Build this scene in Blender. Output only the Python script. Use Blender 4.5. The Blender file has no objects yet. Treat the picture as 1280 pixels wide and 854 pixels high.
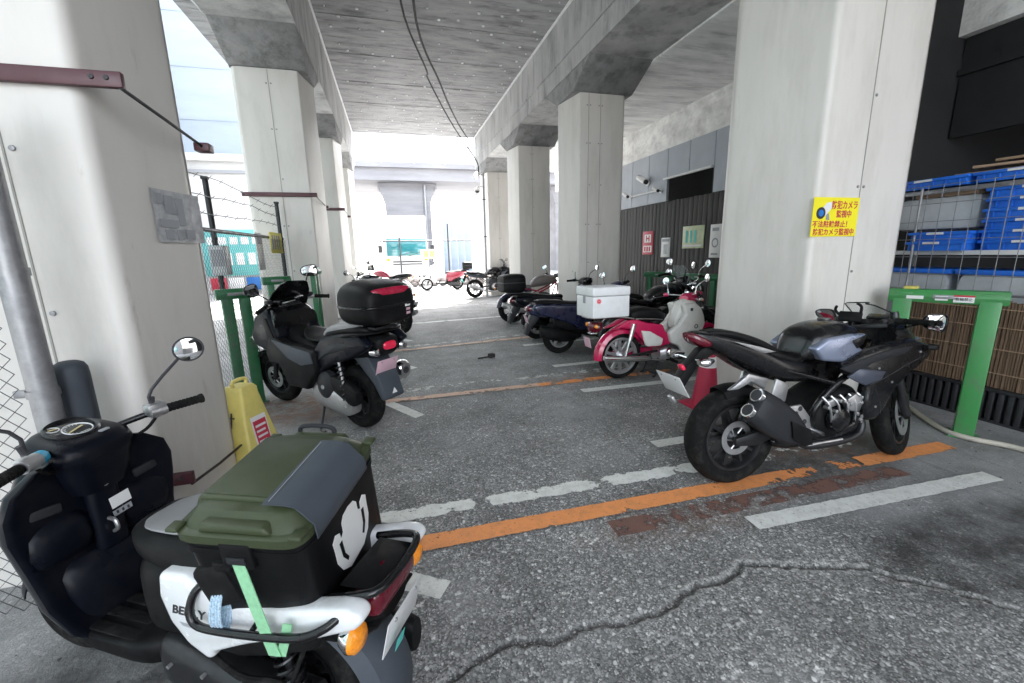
import bpy, bmesh, math, random
from math import sin, cos, pi, radians, sqrt
from mathutils import Matrix, Vector, Euler
random.seed(7)
SC = bpy.context.scene
COL = SC.collection

# ---------------------------------------------------------------- camera, sky, sun, exposure
cam_d = bpy.data.cameras.new('camera')
cam = bpy.data.objects.new('camera', cam_d)
COL.objects.link(cam)
cam_d.sensor_fit = 'HORIZONTAL'
cam_d.sensor_width = 36.0
cam_d.lens = 530.0 / 1280.0 * 36.0
cam_d.clip_start = 0.02
cam_d.clip_end = 2000
right = Vector((0.96342339, -0.26714211, -0.02122427))
down = Vector((-0.07537442, -0.19412327, -0.97807712))
fwd = Vector((0.25716546, 0.94390214, -0.20715858))
cam.matrix_world = Matrix(((right.x, -down.x, -fwd.x, 0.0),
                           (right.y, -down.y, -fwd.y, 0.0),
                           (right.z, -down.z, -fwd.z, 1.5),
                           (0, 0, 0, 1)))
SC.camera = cam

SUN_ELEV, SUN_AZ = radians(52), radians(24)      # azimuth from +Y towards +X
world = bpy.data.worlds.new('World')
SC.world = world
world.use_nodes = True
wn = world.node_tree
sky = wn.nodes.new('ShaderNodeTexSky')
sky.sky_type = 'NISHITA'
sky.sun_disc = False
sky.sun_elevation = SUN_ELEV
sky.sun_rotation = SUN_AZ
sky.air_density = 1.0
sky.dust_density = 2.5
sky.ozone_density = 1.0
bg = wn.nodes['Background']
bg.inputs['Strength'].default_value = 0.15
hz = wn.nodes.new('ShaderNodeHueSaturation')        # thin white haze: a paler sky
hz.inputs['Saturation'].default_value = 0.28
wn.links.new(sky.outputs[0], hz.inputs['Color'])
wn.links.new(hz.outputs[0], bg.inputs[0])

sun_d = bpy.data.lights.new('sun', 'SUN')
sun_d.energy = 4.0
sun_d.angle = radians(0.5)
sun_d.color = (1.0, 0.97, 0.93)
sun = bpy.data.objects.new('sun', sun_d)
COL.objects.link(sun)
to_sun = Vector((sin(SUN_AZ) * cos(SUN_ELEV), cos(SUN_AZ) * cos(SUN_ELEV), sin(SUN_ELEV)))
sun.rotation_euler = to_sun.to_track_quat('Z', 'Y').to_euler()
sun.location = (0, 0, 30)

SC.view_settings.view_transform = 'Standard'
SC.view_settings.look = 'None'
SC.view_settings.gamma = 1.0
SC.view_settings.use_curve_mapping = False
SC.view_settings.exposure = 3.42
SC.cycles.max_bounces = 10
SC.cycles.diffuse_bounces = 6
SC.cycles.transparent_max_bounces = 16
SC.cycles.use_denoising = True
SC.cycles.sample_clamp_indirect = 6.0

# ---------------------------------------------------------------- materials
def mat(name, col, rough=0.5, metal=0.0, var=0.0, vscale=6.0, bump=0.0, bscale=40.0, coat=0.0, rvar=0.0, emit=None, spec=0.5, dirt=None, dscale=3.0, damt=0.5, aniso=None):
    """Principled surface with noise in its colour, its gloss and its relief."""
    m = bpy.data.materials.new(name)
    m.use_nodes = True
    nt = m.node_tree
    N, L = nt.nodes, nt.links
    b = N['Principled BSDF']
    c = (col[0], col[1], col[2], 1)
    b.inputs['Base Color'].default_value = c
    b.inputs['Roughness'].default_value = rough
    b.inputs['Metallic'].default_value = metal
    b.inputs['Specular IOR Level'].default_value = spec
    if coat:
        b.inputs['Coat Weight'].default_value = coat
        b.inputs['Coat Roughness'].default_value = 0.08
    if emit:
        b.inputs['Emission Color'].default_value = (emit[0], emit[1], emit[2], 1)
        b.inputs['Emission Strength'].default_value = emit[3]
    tc = N.new('ShaderNodeTexCoord')
    src = tc.outputs['Object']
    if aniso:
        mp = N.new('ShaderNodeMapping')
        mp.inputs['Scale'].default_value = aniso
        L.new(src, mp.inputs[0])
        src = mp.outputs[0]
    last = None
    if var:
        n = N.new('ShaderNodeTexNoise')
        n.inputs['Scale'].default_value = vscale
        n.inputs['Detail'].default_value = 6
        n.inputs['Roughness'].default_value = 0.65
        L.new(src, n.inputs['Vector'])
        mr = N.new('ShaderNodeMapRange')
        mr.inputs[1].default_value = 0.25
        mr.inputs[2].default_value = 0.75
        mr.inputs[3].default_value = 1 - var
        mr.inputs[4].default_value = 1 + var
        L.new(n.outputs[0], mr.inputs[0])
        mx = N.new('ShaderNodeMix')
        mx.data_type = 'RGBA'
        mx.blend_type = 'MULTIPLY'
        mx.inputs[0].default_value = 1
        mx.inputs[6].default_value = c
        L.new(mr.outputs[0], mx.inputs[7])
        last = mx.outputs[2]
    if dirt:
        n2 = N.new('ShaderNodeTexNoise')
        n2.inputs['Scale'].default_value = dscale
        n2.inputs['Detail'].default_value = 9
        n2.inputs['Roughness'].default_value = 0.7
        L.new(src, n2.inputs['Vector'])
        r2 = N.new('ShaderNodeMapRange')
        r2.inputs[1].default_value = 0.48
        r2.inputs[2].default_value = 0.72
        r2.inputs[3].default_value = 0
        r2.inputs[4].default_value = damt
        L.new(n2.outputs[0], r2.inputs[0])
        m2 = N.new('ShaderNodeMix')
        m2.data_type = 'RGBA'
        L.new(r2.outputs[0], m2.inputs[0])
        if last: L.new(last, m2.inputs[6])
        else: m2.inputs[6].default_value = c
        m2.inputs[7].default_value = (dirt[0], dirt[1], dirt[2], 1)
        last = m2.outputs[2]
    if last:
        L.new(last, b.inputs['Base Color'])
    if rvar:
        n3 = N.new('ShaderNodeTexNoise')
        n3.inputs['Scale'].default_value = 9
        n3.inputs['Detail'].default_value = 5
        L.new(src, n3.inputs['Vector'])
        r3 = N.new('ShaderNodeMapRange')
        r3.inputs[1].default_value = 0.3
        r3.inputs[2].default_value = 0.7
        r3.inputs[3].default_value = max(0.02, rough - rvar)
        r3.inputs[4].default_value = min(1, rough + rvar)
        L.new(n3.outputs[0], r3.inputs[0])
        L.new(r3.outputs[0], b.inputs['Roughness'])
    if bump:
        n4 = N.new('ShaderNodeTexNoise')
        n4.inputs['Scale'].default_value = bscale
        n4.inputs['Detail'].default_value = 5
        L.new(src, n4.inputs['Vector'])
        bp = N.new('ShaderNodeBump')
        bp.inputs['Strength'].default_value = bump
        bp.inputs['Distance'].default_value = 0.01
        L.new(n4.outputs[0], bp.inputs['Height'])
        L.new(bp.outputs[0], b.inputs['Normal'])
    return m

def mat_ground():
    m = bpy.data.materials.new('asphalt')
    m.use_nodes = True
    nt = m.node_tree
    N, L = nt.nodes, nt.links
    b = N['Principled BSDF']
    tc = N.new('ShaderNodeTexCoord')
    P = tc.outputs['Object']
    def noise(s, d=6, r=0.6, src=P):
        n = N.new('ShaderNodeTexNoise')
        n.inputs['Scale'].default_value = s
        n.inputs['Detail'].default_value = d
        n.inputs['Roughness'].default_value = r
        L.new(src, n.inputs['Vector'])
        return n.outputs[0]
    def rng(x, a, b_, c, d):
        r = N.new('ShaderNodeMapRange')
        for i, v in enumerate((a, b_, c, d)): r.inputs[i + 1].default_value = v
        L.new(x, r.inputs[0])
        return r.outputs[0]
    def mixc(f, a, b_, mode='MIX'):
        x = N.new('ShaderNodeMix')
        x.data_type = 'RGBA'
        x.blend_type = mode
        for k, v in ((0, f), (6, a), (7, b_)):
            if hasattr(v, 'is_linked'): L.new(v, x.inputs[k])
            elif k == 0: x.inputs[0].default_value = v
            else: x.inputs[k].default_value = (v[0], v[1], v[2], 1)
        return x.outputs[2]
    def math_(op, a, b_):
        x = N.new('ShaderNodeMath')
        x.operation = op
        for k, v in ((0, a), (1, b_)):
            if hasattr(v, 'is_linked'): L.new(v, x.inputs[k])
            else: x.inputs[k].default_value = v
        return x.outputs[0]
    # warp so that the stones are chips rather than cells
    wn_ = N.new('ShaderNodeTexNoise')
    wn_.inputs['Scale'].default_value = 40
    L.new(P, wn_.inputs['Vector'])
    wa = N.new('ShaderNodeMix'); wa.data_type = 'VECTOR'
    wa.inputs[0].default_value = 0.012
    L.new(P, wa.inputs[4]); L.new(wn_.outputs['Color'], wa.inputs[5])
    V = wa.outputs[1]
    def chips(scale, cols, lo, hi, gapc):
        v = N.new('ShaderNodeTexVoronoi')
        v.inputs['Scale'].default_value = scale
        v.inputs['Randomness'].default_value = 1
        L.new(V, v.inputs['Vector'])
        sp = N.new('ShaderNodeSeparateColor')
        L.new(v.outputs['Color'], sp.inputs[0])
        rp = N.new('ShaderNodeValToRGB')
        el = rp.color_ramp.elements
        for i, (ps, g) in enumerate(cols):
            q = el[i] if i < 2 else el.new(ps)
            q.position = ps
            q.color = (g, g * .99, g * .965, 1)
        L.new(sp.outputs[0], rp.inputs[0])
        gp = rng(v.outputs['Distance'], lo, hi, 0.0, 1.0)
        return mixc(gp, rp.outputs[0], gapc), gp
    s1, gap1 = chips(60, [(0, .15), (1, .72), (.35, .25), (.7, .37), (.86, .54)], .45, .72, (.12, .12, .12))
    s2, gap2 = chips(125, [(0, .13), (1, .58), (.4, .24), (.8, .36)], .4, .7, (.11, .11, .11))
    pick = rng(noise(26, 4, 0.7), 0.47, 0.56, 0.0, 1.0)
    stones = mixc(pick, s2, s1)
    gap = math_('ADD', math_('MULTIPLY', gap1, pick), math_('MULTIPLY', gap2, math_('SUBTRACT', 1.0, pick)))
    pits = rng(noise(58, 3, 0.6), 0.61, 0.66, 0.0, 0.9)
    stones = mixc(pits, stones, (0.045, 0.045, 0.047))
    fine = rng(noise(210, 3, 0.7), 0.3, 0.7, 0.15, 0.36)
    cmb = N.new('ShaderNodeCombineColor')
    for i in range(3): L.new(fine, cmb.inputs[i])
    big = noise(0.9, 5, 0.6)
    at = N.new('ShaderNodeAttribute'); at.attribute_name = 'smooth'
    msk = math_('MINIMUM', math_('ADD', rng(big, 0.52, 0.66, 0.0, 0.55), at.outputs['Fac']), 1.0)
    base = mixc(msk, stones, cmb.outputs[0])
    # tone patches, tyre dust, oil
    tone = rng(noise(1.7, 7, 0.7), 0.3, 0.7, 0.62, 1.3)
    ct = N.new('ShaderNodeCombineColor')
    for i in range(3): L.new(tone, ct.inputs[i])
    base = mixc(1.0, base, ct.outputs[0], 'MULTIPLY')
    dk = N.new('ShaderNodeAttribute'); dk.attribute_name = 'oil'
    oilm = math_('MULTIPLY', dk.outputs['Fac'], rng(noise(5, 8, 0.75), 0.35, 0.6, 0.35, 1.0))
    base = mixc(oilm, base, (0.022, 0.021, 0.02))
    bits = rng(noise(33, 2, 0.5), 0.70, 0.73, 0.0, 0.85)
    base = mixc(bits, base, (0.03, 0.03, 0.032))
    drips = rng(noise(5.5, 3, 0.5), 0.69, 0.72, 0.0, 0.6)
    base = mixc(drips, base, (0.035, 0.034, 0.033))
    tr1 = N.new('ShaderNodeMapping'); tr1.inputs['Rotation'].default_value = (0, 0, 0.9); tr1.inputs['Scale'].default_value = (7, .35, 1)
    L.new(P, tr1.inputs[0])
    marks = rng(noise(1.0, 4, 0.6, tr1.outputs[0]), 0.62, 0.74, 0.0, 0.35)
    base = mixc(marks, base, (0.05, 0.05, 0.05))
    cr = N.new('ShaderNodeAttribute'); cr.attribute_name = 'crack'
    base = mixc(math_('MINIMUM', cr.outputs['Fac'], 1.0), base, (0.025, 0.024, 0.022))
    rm = N.new('ShaderNodeAttribute'); rm.attribute_name = 'rim'
    base = mixc(math_('MULTIPLY', rm.outputs['Fac'], rng(noise(45, 4, 0.7), 0.42, 0.6, 0.0, 1.0)), base, (0.55, 0.54, 0.52))
    rs = N.new('ShaderNodeAttribute'); rs.attribute_name = 'rust'
    rustm = math_('MULTIPLY', rs.outputs['Fac'], rng(noise(9, 8, 0.8), 0.42, 0.6, 0.0, 0.9))
    base = mixc(rustm, base, (0.16, 0.075, 0.04))
    L.new(base, b.inputs['Base Color'])
    L.new(rng(noise(14, 4), 0.3, 0.7, 0.68, 0.95), b.inputs['Roughness'])
    b.inputs['Specular IOR Level'].default_value = 0.35
    inv = math_('SUBTRACT', 1.0, gap)
    h = math_('ADD', math_('MULTIPLY', inv, math_('SUBTRACT', 1.0, math_('MULTIPLY', msk, 0.8))), math_('MULTIPLY', noise(160, 3), 0.5))
    bp = N.new('ShaderNodeBump')
    bp.inputs['Strength'].default_value = 0.45
    bp.inputs['Distance'].default_value = 0.004
    L.new(h, bp.inputs['Height'])
    L.new(bp.outputs[0], b.inputs['Normal'])
    return m

def mat_paint(name, col, lo, hi, rough=0.7, scale=9.0, grime=(0.12, 0.11, 0.1)):
    """Road paint worn away in flakes: lo / hi = noise band between bare road and paint."""
    m = bpy.data.materials.new(name)
    m.use_nodes = True
    nt = m.node_tree
    N, L = nt.nodes, nt.links
    b = N['Principled BSDF']
    out = N['Material Output']
    tc = N.new('ShaderNodeTexCoord')
    def noise(s, d, r):
        n = N.new('ShaderNodeTexNoise')
        n.inputs['Scale'].default_value = s
        n.inputs['Detail'].default_value = d
        n.inputs['Roughness'].default_value = r
        L.new(tc.outputs['Object'], n.inputs['Vector'])
        return n.outputs[0]
    def rng(x, a, b_, c, d):
        r = N.new('ShaderNodeMapRange')
        for i, v in enumerate((a, b_, c, d)): r.inputs[i + 1].default_value = v
        L.new(x, r.inputs[0])
        return r.outputs[0]
    mx = N.new('ShaderNodeMix'); mx.data_type = 'RGBA'
    L.new(rng(noise(12, 9, 0.75), 0.45, 0.75, 0.0, 0.75), mx.inputs[0])
    mx.inputs[6].default_value = (*col, 1)
    mx.inputs[7].default_value = (*[0.45 * c + 0.55 * g for c, g in zip(col, grime)], 1)
    mx2 = N.new('ShaderNodeMix'); mx2.data_type = 'RGBA'
    L.new(rng(noise(70, 3, 0.6), 0.6, 0.72, 0.0, 0.7), mx2.inputs[0])
    L.new(mx.outputs[2], mx2.inputs[6])
    mx2.inputs[7].default_value = (*grime, 1)
    L.new(mx2.outputs[2], b.inputs['Base Color'])
    b.inputs['Roughness'].default_value = rough
    bp = N.new('ShaderNodeBump')
    bp.inputs['Strength'].default_value = 0.4
    bp.inputs['Distance'].default_value = 0.004
    L.new(noise(90, 3, 0.6), bp.inputs['Height'])
    L.new(bp.outputs[0], b.inputs['Normal'])
    tr = N.new('ShaderNodeBsdfTransparent')
    ms = N.new('ShaderNodeMixShader')
    wear = N.new('ShaderNodeAttribute'); wear.attribute_name = 'wear'
    ad = N.new('ShaderNodeMath'); ad.operation = 'SUBTRACT'
    nz = noise(scale, 10, 0.68)
    L.new(nz, ad.inputs[0]); L.new(wear.outputs['Fac'], ad.inputs[1])
    L.new(rng(ad.outputs[0], lo, hi, 0.0, 1.0), ms.inputs[0])
    L.new(tr.outputs[0], ms.inputs[1])
    L.new(b.outputs[0], ms.inputs[2])
    L.new(ms.outputs[0], out.inputs['Surface'])
    return m

def mat_concrete(name, col, streak=(1, 1, 1), dark=(0.1, 0.1, 0.1), amt=0.7, scale=2.2, bump=0.5):
    m = mat(name, col, 0.85, var=0.28, vscale=scale, bump=bump, bscale=18, dirt=dark, dscale=scale * 1.3, damt=amt, aniso=streak)
    return m

def mat_glass(name, tint=(0.9, 0.95, 0.95), alpha=0.25, rough=0.05):
    m = bpy.data.materials.new(name)
    m.use_nodes = True
    nt = m.node_tree
    N, L = nt.nodes, nt.links
    b = N['Principled BSDF']
    b.inputs['Base Color'].default_value = (*tint, 1)
    b.inputs['Roughness'].default_value = rough
    nz = N.new('ShaderNodeTexNoise'); nz.inputs['Scale'].default_value = 30
    r = N.new('ShaderNodeMapRange'); r.inputs[3].default_value = alpha * 0.85; r.inputs[4].default_value = alpha * 1.15
    L.new(nz.outputs[0], r.inputs[0]); L.new(r.outputs[0], b.inputs['Alpha'])
    return m

M = {}
M['ground'] = mat_ground()
M['line_white'] = mat_paint('worn white road paint', (0.66, 0.66, 0.63), 0.36, 0.40, scale=7)
M['line_faint'] = mat_paint('faint white road paint', (0.5, 0.5, 0.48), 0.47, 0.53, scale=8)
M['line_orange'] = mat_paint('orange road paint', (0.74, 0.28, 0.09), 0.33, 0.37, scale=6, grime=(0.2, 0.1, 0.06))
M['line_brown'] = mat_paint('old brown road paint', (0.17, 0.085, 0.065), 0.40, 0.52, scale=8, grime=(0.06, 0.05, 0.05))
M['line_pink'] = mat_paint('sun bleached orange road paint', (0.55, 0.36, 0.26), 0.36, 0.44, scale=7, grime=(0.25, 0.2, 0.18))
M['steel'] = mat('cream painted steel cover', (0.64, 0.614, 0.578), 0.42, var=0.06, vscale=1.6, dirt=(0.40, 0.375, 0.33), dscale=2.6, damt=0.42, bump=0.06, bscale=3, rvar=0.08, aniso=(1.3, 1.3, 0.28))
def add_scuffs(m, col, scale, lo, hi, amt):
    """Sparse scuffs and drips with a shape of their own over a painted surface."""
    nt = m.node_tree
    N, L = nt.nodes, nt.links
    b = N['Principled BSDF']
    src = b.inputs['Base Color'].links[0].from_socket
    tc = N.new('ShaderNodeTexCoord')
    mp = N.new('ShaderNodeMapping'); mp.inputs['Scale'].default_value = (1, 1, .22)
    L.new(tc.outputs['Object'], mp.inputs[0])
    n = N.new('ShaderNodeTexNoise'); n.inputs['Scale'].default_value = scale; n.inputs['Detail'].default_value = 8; n.inputs['Roughness'].default_value = .75
    L.new(mp.outputs[0], n.inputs['Vector'])
    r = N.new('ShaderNodeMapRange')
    for i, v in enumerate((lo, hi, 0.0, amt)): r.inputs[i + 1].default_value = v
    L.new(n.outputs[0], r.inputs[0])
    x = N.new('ShaderNodeMix'); x.data_type = 'RGBA'
    L.new(r.outputs[0], x.inputs[0]); L.new(src, x.inputs[6]); x.inputs[7].default_value = (*col, 1)
    L.new(x.outputs[2], b.inputs['Base Color'])
add_scuffs(M['steel'], (0.30, 0.25, 0.19), 5.0, 0.64, 0.74, 0.5)
add_scuffs(M['steel'], (0.22, 0.21, 0.20), 22.0, 0.69, 0.75, 0.55)
M['seam'] = mat('grey joint sealant', (0.3, 0.29, 0.27), 0.7, var=0.2)
M['concrete'] = mat_concrete('grey concrete', (0.40, 0.40, 0.395), (1.6, 1.6, 0.5), (0.11, 0.11, 0.11), 0.75, 1.5)
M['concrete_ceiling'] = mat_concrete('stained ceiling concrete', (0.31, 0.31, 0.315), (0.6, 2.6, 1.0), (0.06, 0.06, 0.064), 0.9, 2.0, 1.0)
M['concrete_pale'] = mat_concrete('pale concrete', (0.84, 0.83, 0.81), (0.5, 1.5, 2.0), (0.32, 0.31, 0.29), 0.55, 1.5, 0.7)  # high base colour stands in for light on the edge beam
M['concrete_outer'] = mat_concrete('pale streaked slab concrete', (0.78, 0.78, 0.77), (0.5, 2.2, 1.0), (0.32, 0.32, 0.32), 0.75, 1.6, 0.9)  # base colour raised in place of light reaching the outer bay ceiling
M['concrete_far'] = mat_concrete('weathered concrete', (0.24, 0.235, 0.245), (0.3, 1, 2.0), (0.3, 0.29, 0.29), 0.5, 0.7, 0.3)
M['maroon'] = mat('maroon painted steel', (0.075, 0.020, 0.028), 0.45, var=0.15, vscale=12, rvar=0.1)
M['black_gloss'] = mat('gloss black paint', (0.006, 0.006, 0.007), 0.26, spec=0.4, coat=0.12, rvar=0.06)
M['black_matt'] = mat('black moulded plastic', (0.006, 0.006, 0.0066), 0.5, spec=0.14, dirt=(0.030, 0.029, 0.027), dscale=7, damt=0.5, var=0.15, vscale=30, bump=0.12, bscale=350, rvar=0.08)
M['navy_plastic'] = mat('blue black plastic', (0.0035, 0.0045, 0.0085), 0.34, spec=0.16, dirt=(0.022, 0.022, 0.024), dscale=6, damt=0.45, var=0.1, bump=0.06, bscale=300, rvar=0.08)
M['rubber'] = mat('tyre rubber', (0.008, 0.008, 0.008), 0.8, dirt=(0.05, 0.047, 0.043), dscale=16, damt=0.55, spec=0.12, var=0.25, vscale=14, bump=0.2, bscale=120)
M['slate'] = mat('slate grey plastic', (0.055, 0.064, 0.078), 0.55, spec=0.3, var=0.08, bump=0.08, bscale=200, rvar=0.06)
M['grey_plastic'] = mat('dark grey plastic', (0.022, 0.023, 0.026), 0.5, spec=0.2, var=0.1, rvar=0.08, bump=0.06, bscale=200)
M['vinyl'] = mat('black vinyl seat', (0.006, 0.006, 0.0065), 0.45, dirt=(0.025, 0.024, 0.023), dscale=10, damt=0.4, spec=0.16, var=0.1, bump=0.25, bscale=260, rvar=0.06)
M['vinyl_grey'] = mat('grey vinyl seat', (0.24, 0.24, 0.245), 0.5, var=0.1, bump=0.2, bscale=240, rvar=0.06)
M['chrome'] = mat('chrome', (0.75, 0.75, 0.76), 0.12, 1.0, rvar=0.06)
M['alu'] = mat('cast aluminium', (0.52, 0.52, 0.53), 0.38, 0.9, var=0.12, vscale=25, rvar=0.1, bump=0.08, bscale=150)
M['dark_metal'] = mat('dark steel', (0.045, 0.045, 0.048), 0.42, 0.75, var=0.2, vscale=20, rvar=0.1)
M['mirror'] = mat('mirror glass', (0.92, 0.93, 0.94), 0.03, 1.0, rvar=0.01)
M['white_gloss'] = mat('white bodywork', (0.72, 0.73, 0.74), 0.25, dirt=(0.45, 0.43, 0.40), dscale=8, damt=0.35, coat=0.4, var=0.04, rvar=0.06)
M['white_box'] = mat('white polypropylene', (0.76, 0.77, 0.78), 0.45, dirt=(0.5, 0.48, 0.45), dscale=5, damt=0.3, var=0.04, rvar=0.06)
M['ivory'] = mat('ivory bodywork', (0.72, 0.71, 0.67), 0.28, coat=0.4, var=0.04, rvar=0.05)
M['red'] = mat('glossy red bodywork', (0.54, 0.010, 0.085), 0.2, coat=0.7, rvar=0.06)
M['red_matt'] = mat('red plastic', (0.42, 0.012, 0.05), 0.4, var=0.12, rvar=0.1)
M['olive'] = mat('olive plastic', (0.040, 0.050, 0.024), 0.42, spec=0.35, var=0.07, vscale=20, bump=0.06, bscale=220, rvar=0.08)
M['box_black'] = mat('black box plastic', (0.006, 0.006, 0.0065), 0.42, spec=0.14, var=0.1, bump=0.1, bscale=260, rvar=0.08)
M['mint'] = mat('mint green webbing', (0.25, 0.52, 0.30), 0.8, var=0.15, vscale=60, bump=0.4, bscale=500)
M['rope'] = mat('blue white cord', (0.42, 0.56, 0.68), 0.85, var=0.5, vscale=160, bump=0.5, bscale=300)
M['cyan'] = mat('cyan tape', (0.03, 0.38, 0.62), 0.5, var=0.15)
M['amber'] = mat('amber lens', (0.85, 0.28, 0.02), 0.12, coat=0.5, var=0.25, vscale=90)
M['lens_red'] = mat('red lens', (0.10, 0.002, 0.012), 0.12, coat=0.6, var=0.2, vscale=60)
M['lens_bright'] = mat('bright red reflector', (0.75, 0.02, 0.07), 0.15, coat=0.5, var=0.2, vscale=80)
M['lens_mid'] = mat('dusty red reflector', (0.36, 0.008, 0.04), 0.25, coat=0.3, var=0.4, vscale=30)
M['concrete_shade'] = mat_concrete('shade darkened concrete', (0.24, 0.24, 0.24), (1.3, 1.3, 1.0), (0.07, 0.07, 0.07), 0.8, 3.0, 0.8)  # underside shade of the beam haunches put into the colour
M['plate_white'] = mat('white number plate', (0.62, 0.62, 0.62), 0.4, var=0.05, vscale=10)
M['plate_pink'] = mat('pink number plate', (0.62, 0.40, 0.47), 0.4, var=0.08, vscale=14)
M['teal'] = mat('teal print', (0.08, 0.5, 0.45), 0.5, var=0.2)
M['green'] = mat('green painted steel', (0.042, 0.22, 0.062), 0.4, var=0.12, vscale=7, dirt=(0.10, 0.15, 0.09), dscale=9, damt=0.8, rvar=0.1)
M['green_dark'] = mat('dark green painted steel', (0.025, 0.15, 0.06), 0.42, var=0.2, vscale=7, dirt=(0.10, 0.13, 0.10), dscale=9, damt=0.8, rvar=0.1)
M['galv'] = mat('galvanised steel', (0.30, 0.30, 0.31), 0.45, 0.6, var=0.25, vscale=18, rvar=0.12)
M['wire'] = mat('dark wire', (0.06, 0.06, 0.064), 0.55, 0.3, var=0.2)
M['yellow'] = mat('yellow plastic', (0.66, 0.56, 0.16), 0.45, var=0.08, vscale=8, dirt=(0.42, 0.36, 0.14), dscale=7, damt=0.4, rvar=0.08)
M['sign_yellow'] = mat('yellow sign film', (0.85, 0.75, 0.02), 0.35, var=0.03)
M['sign_red'] = mat('red sign print', (0.50, 0.03, 0.06), 0.45, var=0.08)
M['sign_white'] = mat('white sign film', (0.72, 0.72, 0.71), 0.4, var=0.05)
M['sign_faded'] = mat('faded yellow green poster', (0.52, 0.58, 0.36), 0.35, var=0.25, vscale=5)
M['ink_blue'] = mat('blue ink', (0.02, 0.16, 0.5), 0.45, var=0.2, vscale=40)
M['ink_dark'] = mat('dark ink', (0.03, 0.03, 0.035), 0.5, var=0.1)
M['ink_grey'] = mat('grey ink', (0.3, 0.31, 0.33), 0.5, var=0.1)
M['film'] = mat('crinkled clear film', (0.42, 0.425, 0.44), 0.32, 0.0, var=0.35, vscale=14, bump=0.6, bscale=16)
M['wall_blue'] = mat('blue grey wall panel', (0.40, 0.43, 0.48), 0.5, var=0.1, vscale=2, rvar=0.1)
M['wood_dark'] = mat('dark stained boards', (0.035, 0.033, 0.031), 0.65, var=0.35, vscale=5, bump=0.3, bscale=12, aniso=(3, 3, 0.3))
M['reed'] = mat('brown reed screen', (0.135, 0.085, 0.052), 0.8, var=0.25, vscale=9, bump=0.6, bscale=30, aniso=(6, 6, 0.6))
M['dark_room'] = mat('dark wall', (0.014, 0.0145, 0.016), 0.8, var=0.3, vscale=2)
M['blue_crate'] = mat('blue crate plastic', (0.02, 0.155, 0.66), 0.4, var=0.15, vscale=20, rvar=0.08)
M['clear_bin'] = mat('frosted plastic', (0.5, 0.52, 0.54), 0.35, var=0.12, vscale=9)
M['cardboard'] = mat('cardboard', (0.34, 0.23, 0.15), 0.8, var=0.15, vscale=6)
M['hose'] = mat('beige hose', (0.46, 0.42, 0.36), 0.5, var=0.15, vscale=15)
M['grille'] = mat('dark grating', (0.05, 0.05, 0.055), 0.5, 0.5, var=0.2)
M['sheet_blue'] = mat('pale blue building sheet', (0.30, 0.355, 0.42), 0.5, var=0.12, vscale=0.6, bump=0.4, bscale=2.0, aniso=(0.5, 1, 2.5))
M['stucco'] = mat('white rendered wall', (0.6, 0.6, 0.59), 0.8, var=0.08, vscale=1.2, bump=0.2, bscale=30)
M['banner_teal'] = mat('teal banner', (0.14, 0.46, 0.45), 0.5, var=0.15, vscale=1.5)
M['truck_white'] = mat('white truck paint', (0.55, 0.56, 0.57), 0.3, coat=0.3, var=0.03, rvar=0.05)
M['windscreen'] = mat('tinted windscreen', (0.03, 0.17, 0.19), 0.06, coat=0.6, var=0.3, vscale=1.5)
M['blue_fairing'] = mat('blue bodywork', (0.02, 0.11, 0.36), 0.25, coat=0.5, rvar=0.05)
M['tank_blue'] = mat('blue grey metallic', (0.30, 0.34, 0.46), 0.3, 0.6, coat=0.5, var=0.06, rvar=0.05)
M['dark_silver'] = mat('dark silver metallic', (0.10, 0.115, 0.155), 0.35, 0.6, coat=0.3, var=0.06, rvar=0.05)
M['tank_red'] = mat('deep red bodywork', (0.22, 0.01, 0.03), 0.22, coat=0.6, rvar=0.05)
M['brown_seat'] = mat('grey brown vinyl', (0.10, 0.085, 0.08), 0.5, var=0.15, bump=0.2, bscale=200)
M['gold'] = mat('gold anodised', (0.55, 0.38, 0.16), 0.3, 0.9, rvar=0.05)
M['navy_paint'] = mat('navy bodywork', (0.012, 0.016, 0.045), 0.28, coat=0.5, rvar=0.06)
M['blocker_wall_tile'] = mat('grey tiles of added unseen buildings', (0.17, 0.17, 0.172), 0.7, var=0.2, vscale=3, bump=0.3, bscale=12)
M['rock'] = mat('rough grey stone', (0.30, 0.27, 0.26), 0.9, var=0.35, vscale=5, bump=0.8, bscale=9)
M['screen'] = mat_glass('smoked windscreen', (0.12, 0.13, 0.14), 0.35)
M['clear'] = mat_glass('clear visor', (0.75, 0.8, 0.8), 0.22)
M['lamp_lit'] = mat('lit lamp', (1, 1, 1), 0.4, emit=(1, 0.97, 0.9, 14), var=0.02)
M['dial'] = mat('dial face', (0.02, 0.02, 0.022), 0.2, coat=0.8, rvar=0.05)
M['dial_gold'] = mat('pale gold needle', (0.6, 0.5, 0.25), 0.4, var=0.1)
M['dial_white'] = mat('white dial marks', (0.7, 0.7, 0.7), 0.4, var=0.05)
M['yellow_cloth'] = mat('yellow cloth', (0.55, 0.48, 0.12), 0.85, var=0.2, vscale=20, bump=0.5, bscale=60)
M['scrap'] = mat('black rubber scrap', (0.02, 0.02, 0.02), 0.8, var=0.3, vscale=40, bump=0.5, bscale=50)

add_scuffs(M['green'], (0.12, 0.085, 0.05), 26.0, 0.63, 0.68, 0.8)
add_scuffs(M['green_dark'], (0.12, 0.085, 0.05), 26.0, 0.63, 0.68, 0.8)
add_scuffs(M['box_black'], (0.05, 0.05, 0.05), 40.0, 0.64, 0.7, 0.5)
add_scuffs(M['olive'], (0.11, 0.115, 0.09), 30.0, 0.64, 0.72, 0.5)
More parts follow.
